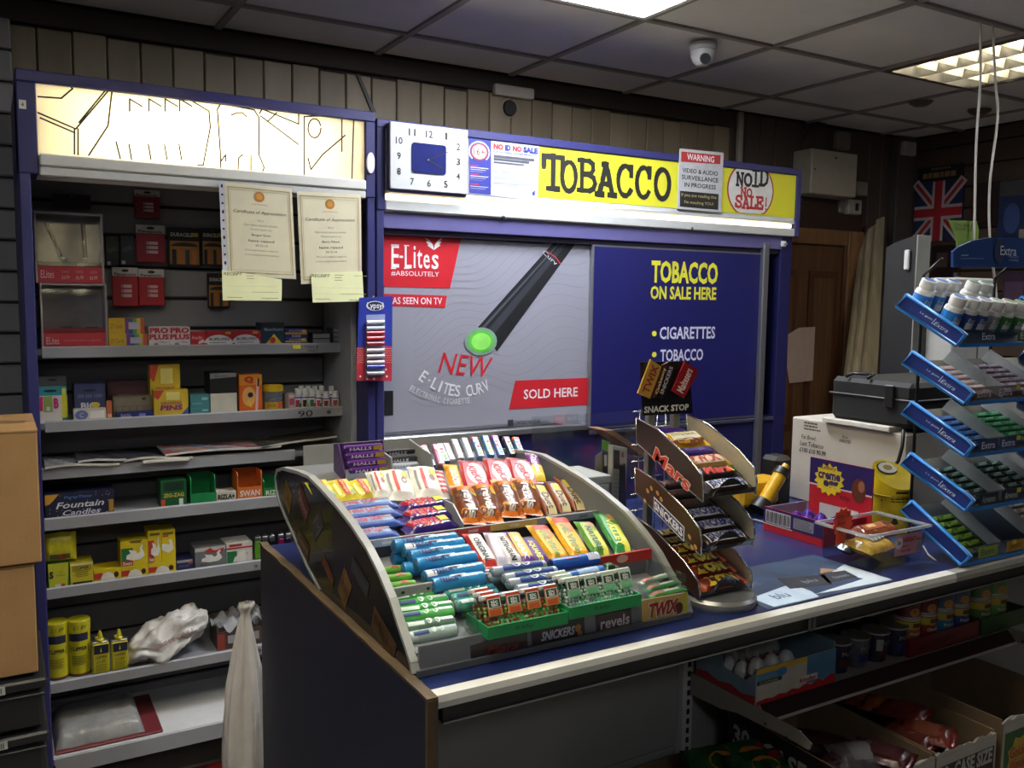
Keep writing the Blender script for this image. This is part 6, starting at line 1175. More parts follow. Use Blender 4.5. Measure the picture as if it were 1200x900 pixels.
for k, (px, c_) in enumerate(((303, '5f9a2a'), (311, '17171c'), (319.5, '1c1c22'), (330, '7a1a5a'), (339, '2a1c3a'))):
    y = SH[5][1]+.03; q = at(px, 655, 'y', y); z0 = SH[5][0]+.001; m = MB(); m.box(q.x-.011, q.x+.011, y, y+.012, z0, z0+.062, mat(c_, .25, coat=.4), b=.004); m.box(q.x-.010, q.x+.010, y+.0005, y+.0115, z0+.0625, z0+.076, SILVER, b=.002); m.cyl((q.x-.004, y+.006, z0+.078), (q.x+.004, y+.006, z0+.078), .004, n=10, m='2a2a2a')
    m.build('lighter', label='disposable lighter, %s, in the row behind the counter end' % ('lime green', 'black, left of two', 'black, right of two', 'magenta', 'dark violet')[k], cat='lighter', group='lighters at the shelf end')
SB(5, 341, 350, 655, 'd0d0d0', 'small white price card beside the lighters', None, depth=.002, dy=.0, name='price_card', cat='card')
# --- sixth shelf: gas cans and lighter fluid
def can(px, wpx, pt, label):
    y = SH[6][1]+.03; z0 = SH[6][0]+.001; q = at(px, 790, 'y', y); r = wpx*.5*q.y/FPX*1.17; h = at(px, pt, 'y', y).z-z0; yl = mat('b9b21c', .35, var=.06, coat=.3); yc = y+r; m = MB()
    m.lathe([(0, 0), (r*.96, 0, '6a3a1a'), (r, .003, '6a3a1a'), (r, .008, yl), (r, h*.80), (r*1.0, h*.802, yl), (r*1.03, h*.803, yl), (r*1.03, h*.985, yl), (r*.95, h, yl), (0, h)], yl, n=24, o=(q.x, yc, z0))
    f = Face(m, fn=lambda u, v, l: Vector((q.x+math.sin((u-.5)*2.6-.4)*(r+l), yc-math.cos((u-.5)*2.6-.4)*(r+l), z0+v*h)), w=r*2.6, h=h); f.rect(.25, .64, .95, .78, '1c2038'); f.line([(.28, .44), (.95, .44), (.95, .57), (.28, .57)], .002, '2a2a14', 2, True); f.text('CLIPPER', .61, .505, .56, .07, '2a2a14', 2, .03); [f.rect(.35, .36-.03*k, .85-.05*(k % 2), .372-.03*k, '6a661c', 2) for k in range(6)]
    g = Face(m, fn=lambda u, v, l: Vector((q.x+math.sin((u-.5)*2.6-.4)*(r*1.03+l), yc-math.cos((u-.5)*2.6-.4)*(r*1.03+l), z0+v*h)), w=r*2.6, h=h); g.text('£1.89', .66, .885, .42, .07, '3a3814', 2, 0, .25)
    return m.build('gas_can', label=label, cat='can')
can(69, 19, 731, 'tall yellow gas lighter refill can, left of the two'); can(95, 19.5, 728, 'tall yellow gas lighter refill can, right of the two')
def fluid(pl, pr, pt, label):
    y = SH[6][1]+.022; z0 = SH[6][0]+.001; x0 = at(pl, 785, 'y', y).x; x1 = at(pr, 785, 'y', y).x; h = at(pl, pt, 'y', y).z-z0; yl = mat('b9ad1e', .35, var=.06, coat=.3); m = MB()
    m.box(x0, x1, y, y+.024, z0, z0+h*.72, yl, b=.004); m.box(x0+.001, x1-.001, y+.001, y+.023, z0+h*.72, z0+h*.76, SILVER, b=.004); c = (x0+x1)/2
    m.lathe([(.012, h*.755), (.012, h*.80), (.008, h*.84), (.0085, h*.86), (.006, h*.93), (.003, h), (0, h)], yl, n=12, o=(c, y+.012, z0)); m.box(c-.014, c+.003, y+.006, y+.016, z0+h*.80, z0+h*.87, yl, b=.002)
    f = front(m, x0, x1, y-.0004, z0, z0+h*.72); f.rect(.12, .66, .96, .95, '191c30'); f.poly([(.45, .72), (.56, .72), (.52, .9)], 'b9ad1e', 2); f.text('CLIPPER', .5, .55, .66, .08, '3a3814', 2, .02); f.text('£1.89', .5, .4, .5, .1, '3a3814', 2, 0, .2); [f.rect(.2, .28-.06*k, .8, .3-.06*k, '6a661c', 2) for k in range(4)]
    return m.build('fluid_can', label=label, cat='can')
fluid(108.5, 129, 742, 'flat yellow lighter fluid tin with nozzle, left of the two'); fluid(131, 151, 740, 'flat yellow lighter fluid tin with nozzle, right of the two')
# white carrier bag on the shelf
WB = mat('cfccc6', .35, var=.05, scale=8, bump=.5, bscale=22, name='white_polythene')
y = SH[6][1]; z0 = SH[6][0]; ca = at(196, 765, 'y', y+.06); rr = random.Random(9); m = MB()
def bagf(u, v):
    th = 2*math.pi*u; ph = (v-.5)*math.pi; X = math.cos(th)*math.cos(ph); Y = math.sin(th)*math.cos(ph); Z = math.sin(ph)
    X = math.copysign(abs(X)**.75, X); k = 1+.55*noise.noise(Vector((X*2.2+3, Y*2.2, Z*2.2)))+.25*noise.noise(Vector((X*6, Y*6+2, Z*6)))
    p = Vector((X*.125*(.8+.2*k), Y*.060*k, Z*.058*k)); p.z += .34*p.x
    q = Vector((ca.x, y+.06, z0+.068))+p
    if p.x < .03 and q.y < y+.02: q.z -= .035*max(0, 1-abs(p.x+.02)/.06)
    if q.y > y+.012: q.z = max(q.z, z0+.006)
    return q
m.grid(bagf, 60, 36, WB, smooth=True)
f = Face(m, fn=lambda u, v, l: Vector((ca.x-.05+.13*u, y-.006-l, z0+.045+v*.03+.045*u)), w=.13, h=.03); f.text('CIGAR ONLY', .5, .5, .9, .5, 'b06a6a', 2, .0, .2); m.build('carrier_bag', label='crumpled white carrier bag lying on the sixth shelf', cat='bag')
# open carton under clear plastic
y = SH[6][1]+.03; x0 = at(255, 760, 'y', y).x; x1 = at(309, 750, 'y', y).x; o = empty('open_carton', ((x0+x1)/2, y+.06, z0+.001), 'open red and grey carton covered in crumpled clear plastic', 'carton')
cm = mat('5a4a44', .6, var=.15); m = MB(); m.box(x0, x1, y, y+.004, z0+.001, z0+.062, mat('4a3834', .5)); f = front(m, x0, x1, y-.0003, z0+.001, z0+.062); f.rect(.0, 0, .16, .9, '8a3a34'); f.rect(.22, .3, .5, .75, '9a9a96', 2); f.rect(.56, .3, .9, .75, '8f8f8c', 2); m.build('carton_front', o)
MB().box(x0, x0+.004, y+.0045, y+.12, z0+.001, z0+.08, cm).build('carton_side', o); MB().box(x1-.004, x1, y+.0045, y+.12, z0+.001, z0+.08, cm).build('carton_side', o); MB().box(x0+.0045, x1-.0045, y+.116, y+.12, z0+.001, z0+.09, cm).build('carton_back', o)
m = MB(); m.grid(lambda u, v: Vector((x0-.012+(x1-x0+.02)*u, y-.006+.13*v, z0+.078+.014*math.sin(17*u+5*v)+.012*math.sin(11*v-9*u+2)+.008*math.sin(31*u*v))), 24, 14, mat('c9ccd0', .15, var=.1, kind='film', name='crumpled_film')); m.build('plastic_cover', o)
# --- base shelf: wrapped stack on a red folder
z0, yf = SH[7]; x0 = .112; x1 = at(192, 860, 'z', z0).x
MB().box(x0, x1, yf+.03, yf+.32, z0+.001, z0+.008, mat('6f2a30', .5, var=.06), b=.002).build('red_folder', label='dark red folder on the bottom shelf under a wrapped stack', cat='folder')
m = MB(); a = x0+.002; b = x1-.05
def stf(u, v): return Vector((a+(b-a)*u, yf+.045+.25*v, z0+.009+.044*(1-(abs(2*u-1))**14)*(1-abs(2*v-1)**14)+.004*noise.noise(Vector((u*9, v*9, 0)))+.003*noise.noise(Vector((u*25, v*20, 3)))))
m.grid(stf, 30, 24, mat('8f8f8c', .35, var=.3, scale=9, bump=.3, bscale=40, name='wrapped_paper')); m.grid(lambda u, v: Vector((a+(b-a)*u, yf+.045+.25*v, z0+.0085)), 1, 1, 'a3a3a0', flip=True)
m.build('wrapped_stack', label='plastic wrapped stack of grey paper lying on the red folder', cat='paper stack')
m = MB(); p0 = at(212, 898, 'y', 2.72); p1 = at(272, 880, 'y', 2.72); m.box(p0.x, p1.x+.04, 2.71, 2.90, .0, .022, mat('a8a49a', .7)); 
f = Face(m, (p0.x, 2.71, .0225), (p1.x+.04-p0.x, 0, 0), (0, .19, 0)); f.rect(0, 0, 1, 1, 'b9b6ac'); f.lines(.05, .6, .1, .9, 9, '6a6862', 2, 3); f.rect(.6, .1, .95, .5, '2a2a2c', 2); f.rect(.3, .6, .9, .9, 'a8302c', 2); m.build('newspaper', label='newspaper with a red masthead on the floor under the bottom shelf', cat='newspaper')
# cardboard boxes on crates at the far left
def carton(x0, x1, y0, y1, z0, z1, label):
    o = empty('cardboard_box', ((x0+x1)/2, (y0+y1)/2, z0), label, 'box'); MB().box(x0, x1, y0, y1, z0, z1-.004, CARD, b=.003).build('body', o)
    MB().box(x0-.001, x1+.001, y0-.001, (y0+y1)/2-.002, z1-.0038, z1, CARD).build('flap', o); MB().box(x0-.001, x1+.001, (y0+y1)/2+.002, y1+.001, z1-.0038, z1, CARD).build('flap', o)
    MB().box(x0+.02, x1-.02, (y0+y1)/2-.024, (y0+y1)/2+.024, z1+.0002, z1+.0008, mat('8f6f42', .3)).build('tape', o)
carton(-.32, .080, 2.30, 2.62, .922, 1.235, 'brown cardboard box, upper of the two stacked at the left edge'); carton(-.33, .064, 2.31, 2.63, .655, .918, 'brown cardboard box, lower of the two, standing on black crates')
BC = mat('1b1c1e', .45, var=.15, scale=20, name='crate_black')
for k in range(5):
    z1 = .650-k*.131; z0 = z1-.127; o = empty('plastic_crate', (-.12, 2.47, max(z0, 0)), 'black plastic crate, %s under the cardboard boxes' % ('top', 'second', 'third', 'fourth', 'bottom')[k], 'crate')
    if z0 < 0: z0 = .001
    m = MB(); m.box(-.32, .07, 2.30, 2.63, z0, z1-.03, BC, b=.008); m.build('crate_body', o); MB().box(-.33, .08, 2.29, 2.64, z1-.0295, z1-.004, BC, b=.005).build('crate_rim', o); MB().box(-.325, .075, 2.295, 2.635, z1-.0475, z1-.0405, BC, b=.002).build('crate_rib', o)
    m = MB(); xb = at((7, 7, 8, 10, 12)[k], 830, 'y', 2.295).x; m.box(xb-.05, xb, 2.2885, 2.2898, z1-.027, z1-.008, 'b0b0ac'); f = front(m, xb-.05, xb, 2.2884, z1-.027, z1-.008); [f.rect(.5+.08*q, .15, .54+.08*q, .85, '2a2a2a') for q in range(5)]; m.build('barcode_label', o)
# white bag hung from the counter end
m = MB(); c = Vector((.516, 2.165, 0)); rg2 = random.Random(6)
prof = [(.795, .016), (.785, .020), (.772, .012), (.765, .010), (.75, .013), (.70, .022), (.64, .032), (.58, .043), (.50, .047), (.42, .049), (.34, .046), (.30, .03), (.29, .0)]
def hb_(u, v):
    i = min(int(v*(len(prof)-1)), len(prof)-2); t = v*(len(prof)-1)-i; z = prof[i][0]*(1-t)+prof[i+1][0]*t; r = prof[i][1]*(1-t)+prof[i+1][1]*t
    th = 2*math.pi*u; k = 1+.16*math.sin(6*th+5*v)+.10*math.sin(11*th-3*v); return Vector((c.x+math.cos(th)*r*k-.012*v, c.y+math.sin(th)*r*.7*k, z))
m.grid(hb_, 44, 30, mat('c9c4bc', .35, var=.05, bump=.4, bscale=25, name='white_polythene_b'), flip=True); m.build('hanging_bag', label='knotted white plastic bag hanging beside the counter end panel', cat='bag')
# ================================================================ THINGS ON THE RIGHT OF THE COUNTER
Z0 = CZ+.0008
# promotional sheet lying flat
m = MB(); m.box(1.292, 1.668, 1.197, 1.415, Z0, Z0+.0012, 'b9c4cc'); f = Face(m, (1.292, 1.197, Z0+.0013), (.376, 0, 0), (0, .218, 0), lift=.0002)
f.rect(.0, .0, 1, 1, mat('3a4c66', .3, var=.35, scale=12, name='sheet_print'))
def su(px, py): q = at(px, py, 'z', Z0); return (min(1, max(0, (q.x-1.292)/.376)), min(1, max(0, (q.y-1.197)/.218)))
f.poly([su(*q) for q in ((880, 702), (907, 712), (960, 700), (951, 694), (927, 685))], 'b4c6d4', 2); f.poly([su(*q) for q in ((994, 661), (1046, 680), (985, 692), (955, 697), (1012, 679), (975, 671))], 'c0ccd4', 2)
f.poly([(.34, .3), (.62, .2), (.72, .45), (.42, .6)], '20242e', 3); f.poly([(.62, .25), (.86, .24), (.9, .45), (.7, .5)], '2a2c34', 3); f.poly([(.72, .5), (.88, .5), (.8, .62)], 'a07a5a', 3); f.text('blu', *su(914, 699), .11, .13, '24426a', 3, .01); f.text('ELECTRONIC', .16, .72, .2, .1, '6a86a4', 3); f.text('CIGARETTES', .16, .58, .22, .1, '6a86a4', 3); f.text('blu', .55, .38, .1, .08, '8a9ab0', 4); f.text('flavours', .78, .34, .12, .06, '8a9ab0', 4)
m.build('promotion_sheet', label='blue and white promotional sheet lying flat on the counter', cat='poster')
# egg carton with a raised header card, facing the till
X0, X1, Y0, Y1 = 1.742, 1.90, 1.452, 1.648
ec = empty('egg_carton', (1.82, 1.55, Z0), 'red and purple open carton of chocolate eggs with tall header card', 'display carton')
PU = mat('2a1c56', .4, name='egg_purple'); RE = mat('b0202c', .4, name='egg_red')
def xface(mb, x, y0, y1, z0, z1): return Face(mb, (x, y1, z0), (0, y0-y1, 0), (0, 0, z1-z0), lift=.0006)
m = MB(); m.box(X0, X0+.003, Y0, Y1, Z0, Z0+.062, RE); f = xface(m, X0-.0002, Y0, Y1, Z0, Z0+.062); f.rect(0, .32, 1, 1, PU); f.rect(.04, .36, .47, .9, 'c0c0c6', 2); f.rect(.52, .42, .85, .86, '8f90a0', 2)
for k in range(16): f.rect(.06+k*.025, .4, .06+k*.025+(.012 if k % 3 else .019), .86, '2a2a30', 3)
f.lines(.54, .84, .45, .84, 6, '5a5a6a', 3, 6); f.rect(0, .28, .5, .33, 'c9b0b4', 2); m.build('carton_side', ec)
m = MB(); m.box(X0+.0032, X1, Y0, Y0+.003, Z0, Z0+.058, RE); m.build('carton_side', ec); m = MB(); m.box(X0+.0032, X1, Y1-.003, Y1, Z0, Z0+.06, mat('8a7f90', .4)); m.build('carton_side', ec); MB().box(X0+.0032, X1, Y0+.0032, Y1-.0032, Z0, Z0+.003, PU).build('carton_floor', ec)
a = at(950, 537, 'x', X1); b = at(1024, 548, 'x', X1); zt = (a.z+b.z)/2
m = MB(); m.box(X1+.0002, X1+.0035, b.y, a.y, Z0, zt, RE); f = xface(m, X1, b.y, a.y, Z0, zt); f.rect(0, .62, 1, 1, PU); f.rect(0, .60, 1, .625, 'c9b0b4', 2)
st = []
for k in range(28): r_ = 1.0 if k % 2 else .80; st.append((.33+.25*r_*math.cos(k*math.pi/14), .72+.24*r_*math.sin(k*math.pi/14)))
f.poly(st, 'c9b42a', 3); f.text('Cadbury', .31, .885, .26, .075, '6a3a1a', 4, .02, .2); f.text('creme', .33, .77, .36, .10, '2a1c56', 4, .04); f.text('egg', .36, .645, .24, .13, '2a1c56', 4, .04); f.ell(.80, .66, .11, .17, '5a2a18', 3); f.ell(.84, .72, .05, .08, '8a5a40', 4); f.rect(.19, .14, .81, .36, 'b4b4b6', 3); f.text('60p', .60, .50, .16, .09, '5a1218', 4); m.build('header_card', ec)
for k, (yy, xx) in enumerate(((1.50, 1.79), (1.545, 1.79), (1.50, 1.84), (1.59, 1.80), (1.545, 1.84), (1.59, 1.845))):
    MB().lathe([(0, 0), (.011, .003), (.018, .013), (.0205, .024), (.018, .037), (.011, .047), (0, .053)], mat('4a2c8a', .2, .4, var=.3, scale=70, name='purple_foil'), n=14, o=(xx, yy, Z0+.0035)).build('foil_egg', label='purple foil chocolate egg in the carton, %s' % ('nearest the tub', 'front middle', 'behind the nearest one', 'at the far end of the front row', 'back middle', 'far back corner')[k], cat='chocolate egg', group='foil eggs in the carton')
# clear tub of sweets
tb = empty('plastic_tub', (1.765, 1.332, Z0), 'clear plastic tub with a pink label, holding sweet bags', 'tub')
x0, x1, y0, y1, h = 1.662, 1.872, 1.262, 1.402, .084
def tubw(u, v, s=1.0):  # tapered rounded walls
    t = u*4; k = int(t) % 4; q = t-int(t); C = [(x0, y0), (x1, y0), (x1, y1), (x0, y1), (x0, y0)]; p = (C[k][0]*(1-q)+C[k+1][0]*q, C[k][1]*(1-q)+C[k+1][1]*q); c_ = ((x0+x1)/2, (y0+y1)/2); sc = .88+.12*v
    return Vector((c_[0]+(p[0]-c_[0])*sc, c_[1]+(p[1]-c_[1])*sc, Z0+h*v))
TUB = mat('eef2f4', .08, var=.05, kind='glass', name='tub_plastic')
m = MB(); m.grid(tubw, 16, 1, TUB, smooth=False); m.add([tubw(k/4, 0) for k in range(4)], [(3, 2, 1, 0)], TUB); m.build('tub_body', tb)
m = MB()
rimm = mat('c9ced2', .2, kind='film', name='tub_rim')
for a_ in ((x0-.006, x1+.006, y0-.006, y0), (x0-.006, x1+.006, y1, y1+.006), (x0-.006, x0, y0, y1), (x1, x1+.006, y0, y1)): m.box(*a_, Z0+h-.004, Z0+h+.002, rimm)
m.build('tub_rim', tb)
m = MB(); f = Face(m, (x0+.098, y0+.0055, Z0+.022), (.095, 0, 0), (0, -.004, .05), lift=.0005); f.rect(0, 0, 1, 1, mat('c08a86', .4)); f.text('HARIBO', .48, .72, .6, .24, 'a02c34', 2, .04); f.text('giant', .4, .42, .24, .14, 'a02c34', 2, .02); f.text('strawbs', .42, .22, .36, .16, 'a02c34', 2, .03); f.rect(.84, .08, .97, .5, '8a8a90', 2); f.text('MIX', .88, .66, .16, .12, '3a2a2a', 2, .02); f.ell(.12, .62, .14, .28, 'd8d4d0', 3); f.text('5p', .12, .62, .14, .24, '2a2a2c', 4, .02); m.build('tub_label', tb)
for (c_, ux, L_, W_, H_, base, lab, dr) in (((1.735, 1.315, Z0+.028), (1, .15, .0), .12, .075, .03, 'b8922a', 'yellow and black sweet bag at the front of the clear tub', lambda f: (f.rect(.35, .3, .9, .9, '2a2620'), [f.rect(.4+.12*k, .35, .46+.12*k, .85, 'b9b4a4', 2) for k in range(4)])), ((1.80, 1.35, Z0+.044), (1, -.3, .15), .11, .07, .03, '6a3018', 'brown and gold foil sweet bag lying on top in the tub', lambda f: (f.rect(.2, .3, .7, .7, '8a4a20'), f.rect(.3, .4, .5, .6, 'c9a06a', 2))), ((1.76, 1.365, Z0+.012), (1, .1, 0), .14, .05, .03, '2c2a2a', 'black sweet bag at the bottom of the tub', None)):
    local_thing(bar_mesh(L_, W_, H_, mat(base, .25, var=.3, scale=50, bump=.5, bscale=40, coat=.4), dr, None, .006, 2.2), 'sweet_bag', frame(Vector(c_), Vector(ux), Vector((0, -.15, 1))), lab, 'sweet bag')
m = MB(); c_ = at(988, 612, 'y', 1.345); st = [((1 if k % 2 else .8)*.036*math.cos(k*math.pi/12), (1 if k % 2 else .8)*.036*math.sin(k*math.pi/12)) for k in range(24)]
m.prism(st, (c_.x, 1.345, c_.z), (1, 0, 0), (0, 0, 1), (0, .0015, 0), mat('d8442a', .5)); m.box(c_.x-.02, c_.x+.012, 1.3452, 1.3465, Z0+.045, c_.z-.01, mat('d8442a', .5)); f = PF(m, 1.345); f.ptext('buy 3', 986, 605, 17, 6, '3a1a14', 2); f.ptext('for', 986, 613, 9, 5, '3a1a14', 2); f.ptext('£1', 986, 621, 7, 5, '3a1a14', 2); m.build('price_starburst', label='orange-red starburst price card stuck in the clear tub', cat='price card')
# yellow collection tin with slanted top
p = at(1045, 585, 'x', 2.03); tn = empty('collection_tin', (2.03, p.y, Z0), 'yellow collection tin with slanted black and white top', 'tin'); r = .052; YT = mat('b9a51c', .35, var=.08, coat=.2); n = 28
m = MB(); zt = lambda t: Z0+.150+.030*math.sin(t+.3); P = [(2.03+r*math.cos(2*math.pi*k/n), p.y+r*math.sin(2*math.pi*k/n)) for k in range(n)]
m.add([(x, y, Z0) for x, y in P]+[(x, y, zt(2*math.pi*k/n)) for k, (x, y) in enumerate(P)], [[k, (k+1) % n, n+(k+1) % n, n+k] for k in range(n)], YT, True); m.add([(x, y, Z0) for x, y in P], [list(range(n))[::-1]], YT)
f = Face(m, fn=lambda u, v, l: Vector((2.03+(r+l)*math.cos(3.3+u*2.2), p.y+(r+l)*math.sin(3.3+u*2.2), Z0+.02+.12*v)), w=.115, h=.12); f.rect(.3, .75, .6, .80, '2a2a1c'); f.lines(.2, .8, .55, .72, 3, '3a3818', 1, 3); f.poly([(.0, .0), (.55, .0), (.0, .55)], 'a9a9a4'); f.line([(0, .58), (.6, 0)], .005, '1c1c1c', 2); f.poly([(.2, .05), (.3, .3), (.38, .1)], '2a2a1c', 2); m.build('tin_body', tn)
m = MB(); m.add([(x, y, zt(2*math.pi*k/n)+.0005) for k, (x, y) in enumerate(P)], [list(range(n))], YT)
for sc, hh, dz_ in ((.52, '1c1c1c', .0012), (.44, 'b4b4ae', .0018), (.22, '6a5a1c', .0024)): m.add([(2.03+(x-2.03)*sc*1.3+.006, p.y+(y-p.y)*sc*.8+.022, Z0+.150+.030*math.sin(.3)*0+(zt(2*math.pi*k/n)-Z0-.150)*sc*.8+.0135+dz_) for k, (x, y) in enumerate(P)], [list(range(n))], hh); m.build('tin_top', tn)
m = MB(); m.tube([(2.03+(r+.001)*math.cos(2*math.pi*k/24), p.y+(r+.001)*math.sin(2*math.pi*k/24), Z0+.102) for k in range(25)], .0012, 'a08f18', n=6); m.build('seam', tn)
# yellow handheld device
hd = empty('handheld_device', (1.87, 1.80, Z0), 'yellow and black handheld device with a tilted grip, left of the egg carton', 'handheld device'); YD = mat('c49a1c', .35, var=.08, coat=.2)
p0 = at(863, 598, 'y', 1.80); p1 = at(908, 598, 'y', 1.80)
MB().box(p0.x, p1.x, 1.78, 1.85, Z0+.02, at(885, 563, 'y', 1.78).z, YD, b=.01).build('body', hd); MB().box(p0.x+.004, p1.x-.004, 1.785, 1.845, Z0, Z0+.0195, BLACK, b=.004).build('foot', hd)
a = at(893, 592, 'y', 1.755); b = at(917, 552, 'y', 1.76); d = (b-a)
m = MB(); m.cyl(a+d*.12, a+d*.86, .020, .020, 16, YD); m.build('grip', hd); m = MB(); m.cyl(a-d*.16, a+d*.12, .030, .026, 16, BLACK); m.build('collar', hd); m = MB(); m.cyl(a+d*.86, a+d*1.04, .024, .022, 16, BLACK); m.cyl(a+d*1.04, a+d*1.18, .012, .010, 12, YD); m.build('tip', hd)
MB().box(p1.x+.004, p1.x+.07, 1.80, 1.87, Z0, Z0+.15, BLACK, b=.012).build('black_base_unit', label='black plastic block standing behind the yellow device', cat='device')
m = MB(); m.tube([at(883, 609, 'z', Z0+.004), at(895, 612, 'z', Z0+.004), at(905, 606, 'z', Z0+.004), at(915, 603, 'z', Z0+.004)], .003, '8a8c8e', n=6); m.build('grey_cable', label='short grey cable loop on the counter by the snack rack', cat='cable')
# white equipment box and black case on it
WX, WY0, WY1 = 2.10, 1.49, 1.888
wbx = empty('white_box', (2.27, 1.69, Z0), 'large white box with handwriting, standing at the back of the counter', 'box'); WBX = mat('aca79c', .6, var=.06, scale=6, bump=.05, name='white_board')
m = MB(); m.box(WX, 2.46, WY0, WY1, Z0, 1.202, WBX, b=.004); f = xface(m, WX, WY0, WY1, Z0, 1.202)
f.text('Fat Bowl:', .17, .78, .14, .05, '2a2826', 2, 0, .15); f.text('Last Tobacco', .20, .70, .22, .055, '2a2826', 2, .01, .1); f.text('£100 £10 90.99', .21, .62, .25, .055, '2a2826', 2, .02, .1); f.lines(.12, .28, .86, .97, 3, '4a4c40', 1, 5); f.text('Box', .5, .86, .05, .03, '4a4640', 2); f.text('INSPECTED', .5, .81, .1, .035, '4a4640', 2, .01); m.build('body', wbx)
MB().box(WX-.018, 2.3, 1.535, 1.762, 1.2025, 1.217, mat('c0bdb4', .5), b=.002).build('lid_board', wbx)
pc = empty('black_case', (2.3, 1.63, 1.2172), 'black hard case lying on the white box', 'case'); CB = mat('121315', .7, var=.1, name='case_black')
MB().box(2.095, 2.45, 1.478, 1.745, 1.2172, 1.338, CB, b=.012).build('case_body', pc); MB().box(2.091, 2.454, 1.474, 1.749, 1.288, 1.294, BLACK, b=.002).build('case_seam', pc)
m = MB(); m.tube([(2.093, 1.69, 1.342), (2.12, 1.69, 1.35), (2.12, 1.62, 1.352), (2.093, 1.62, 1.342)], .005, BLACK, n=6); m.build('handle', pc); MB().box(2.085, 2.0945, 1.53, 1.56, 1.27, 1.33, BLACK, b=.003).build('latch', pc)
m = MB(); m.tube([(2.088, 1.495, 1.215), (2.082, 1.492, 1.17), (2.08, 1.50, 1.13), (2.078, 1.53, 1.085), (2.082, 1.575, 1.045), (2.088, 1.6, 1.0), (2.09, 1.6, .96)], .005, '1c1c1d', n=8); m.build('black_cable', label='thick black cable curving down the white box', cat='cable')
m = MB(); m.tube([at(1082, 640, 'y', 1.30), at(1088, 650, 'y', 1.27), at(1098, 658, 'y', 1.25), at(1112, 664, 'y', 1.235)], .0022, 'b9bcbc', n=6); m.build('white_wire', label='thin white wire between the clear tub and gum stand', cat='cable')
# dark upright with a pale edge, white appliance, green card behind the gum stand
dc = empty('dark_upright_panel', (2.63, 1.9, Z0), 'tall dark panel with a pale metal edge behind the gum stand', 'panel'); m = MB(); m.prism([(1.851, Z0), (1.965, Z0), (1.965, 1.735), (1.93, 1.752), (1.851, 1.772)], (2.6, 0, 0), (0, 1, 0), (0, 0, 1), (.063, 0, 0), mat('141516', .6, var=.08)); m.build('panel', dc); MB().box(2.598, 2.665, 1.846, 1.8505, Z0, 1.772, mat('8f9088', .45, var=.05), b=.001).build('edge_strip', dc)
MB().box(2.588, 2.5995, 1.87, 1.888, 1.66, 1.725, 'c4c4be', b=.003).build('tag', dc)
ap = empty('white_appliance', (2.86, 1.75, Z0), 'white upright appliance partly hidden behind the gum stand header', 'appliance'); xa = at(1121, 330, 'y', 1.74).x; xb = at(1166, 330, 'y', 1.74).x
m = MB(); m.box(xa, xb, 1.74, 1.84, Z0, 1.635, mat('a8a8a2', .5, var=.05), b=.006); f = front(m, xa, xb, 1.74, Z0, 1.635); f.rect(.08, .86, .6, .98, 'b9b9b2'); f.rect(.35, .93, .5, .97, '3a3a3a', 2); f.line([(.35, .9), (.4, .8)], .003, '4a4a4a', 2); f.rect(.62, .1, .66, .98, '5a5a58'); m.build('body', ap)
m = MB(); P = [at(*q, 'y', 1.9) for q in ((1112, 258), (1145, 259), (1147, 270), (1145, 306), (1122, 312), (1121, 280))]; m.prism([(q.x, q.z) for q in P], (0, 1.9, 0), (1, 0, 0), (0, 0, 1), (0, .004, 0), mat('5f7a2c', .5, var=.15)); f = PF(m, 1.9); f.ptext('MOBILE', 1130, 264, 22, 3.5, '2c3a14', 2); f.ptext('TOP UP', 1130, 269, 22, 3.5, '2c3a14', 2); m.box(P[4].x+.01, P[4].x+.03, 1.905, 1.92, Z0, 1.66, BLACK); m.build('green_card_stand', label='green display card on a dark stand behind the gum header', cat='display card')
# clear acrylic box with leaflets
ab = empty('acrylic_box', (1.41, 1.95, Z0), 'clear acrylic leaflet box standing behind the sweet stand', 'box'); x0, x1, y0, y1, zt = 1.264, 1.65, 1.85, 2.05, 1.226
for a_ in ((x0, x0+.003, y0, y1, Z0, zt), (x1-.003, x1, y0, y1, Z0, zt), (x0+.003, x1-.003, y0, y0+.003, Z0, zt), (x0+.003, x1-.003, y1-.003, y1, Z0, zt), (x0, x1, y0, y1, zt+.0002, zt+.003)): MB().box(*a_, mat('fafcfc', .06, kind='glass', name='acrylic')).build('acrylic_pane', ab)
def leaf(px, y, base, label, draw, th=.003, name='leaflet'):
    m = MB(); P = [at(*q, 'y', y) for q in px]; m.prism([(q.x, max(q.z, Z0)) for q in P], (0, y, 0), (1, 0, 0), (0, 0, 1), (0, th, 0), mat(base, .5)); draw and draw(PF(m, y)); m.build(name, label=label, cat='leaflet')
leaf([(718, 522), (735, 525), (733, 600), (717, 600)], 1.88, 'a9a496', 'white leaflet with a dark picture inside the acrylic box', lambda f: (f.ppoly([(719, 527), (726, 528), (726, 550), (719, 549)], '2a2624'), f.ppoly([(728, 530), (731, 530), (731, 536), (728, 536)], '8a5a4a'), [f.pline([(719, 556+5*k), (730, 557+5*k)], .002, '8a8478') for k in range(6)]), .02)
leaf([(706, 515), (715, 518), (715, 530), (706, 527)], 1.93, '6a9a3a', 'small green card inside the acrylic box', None)
leaf([(707, 530), (715, 531), (714, 600), (707, 600)], 1.94, '2a2e2a', 'dark leaflet with white photo strip inside the acrylic box', lambda f: f.ppoly([(708, 533), (711, 533), (711, 546), (708, 546)], 'b0b0ac'))
leaf([(698, 535), (706, 529), (707, 600), (697, 600)], 1.95, '6f6e68', 'grey rounded card behind the green one', None)
leaf([(728, 545), (733, 543), (734, 600), (727, 600)], 1.865, '222426', 'black narrow holder beside the white leaflet', None, .008)
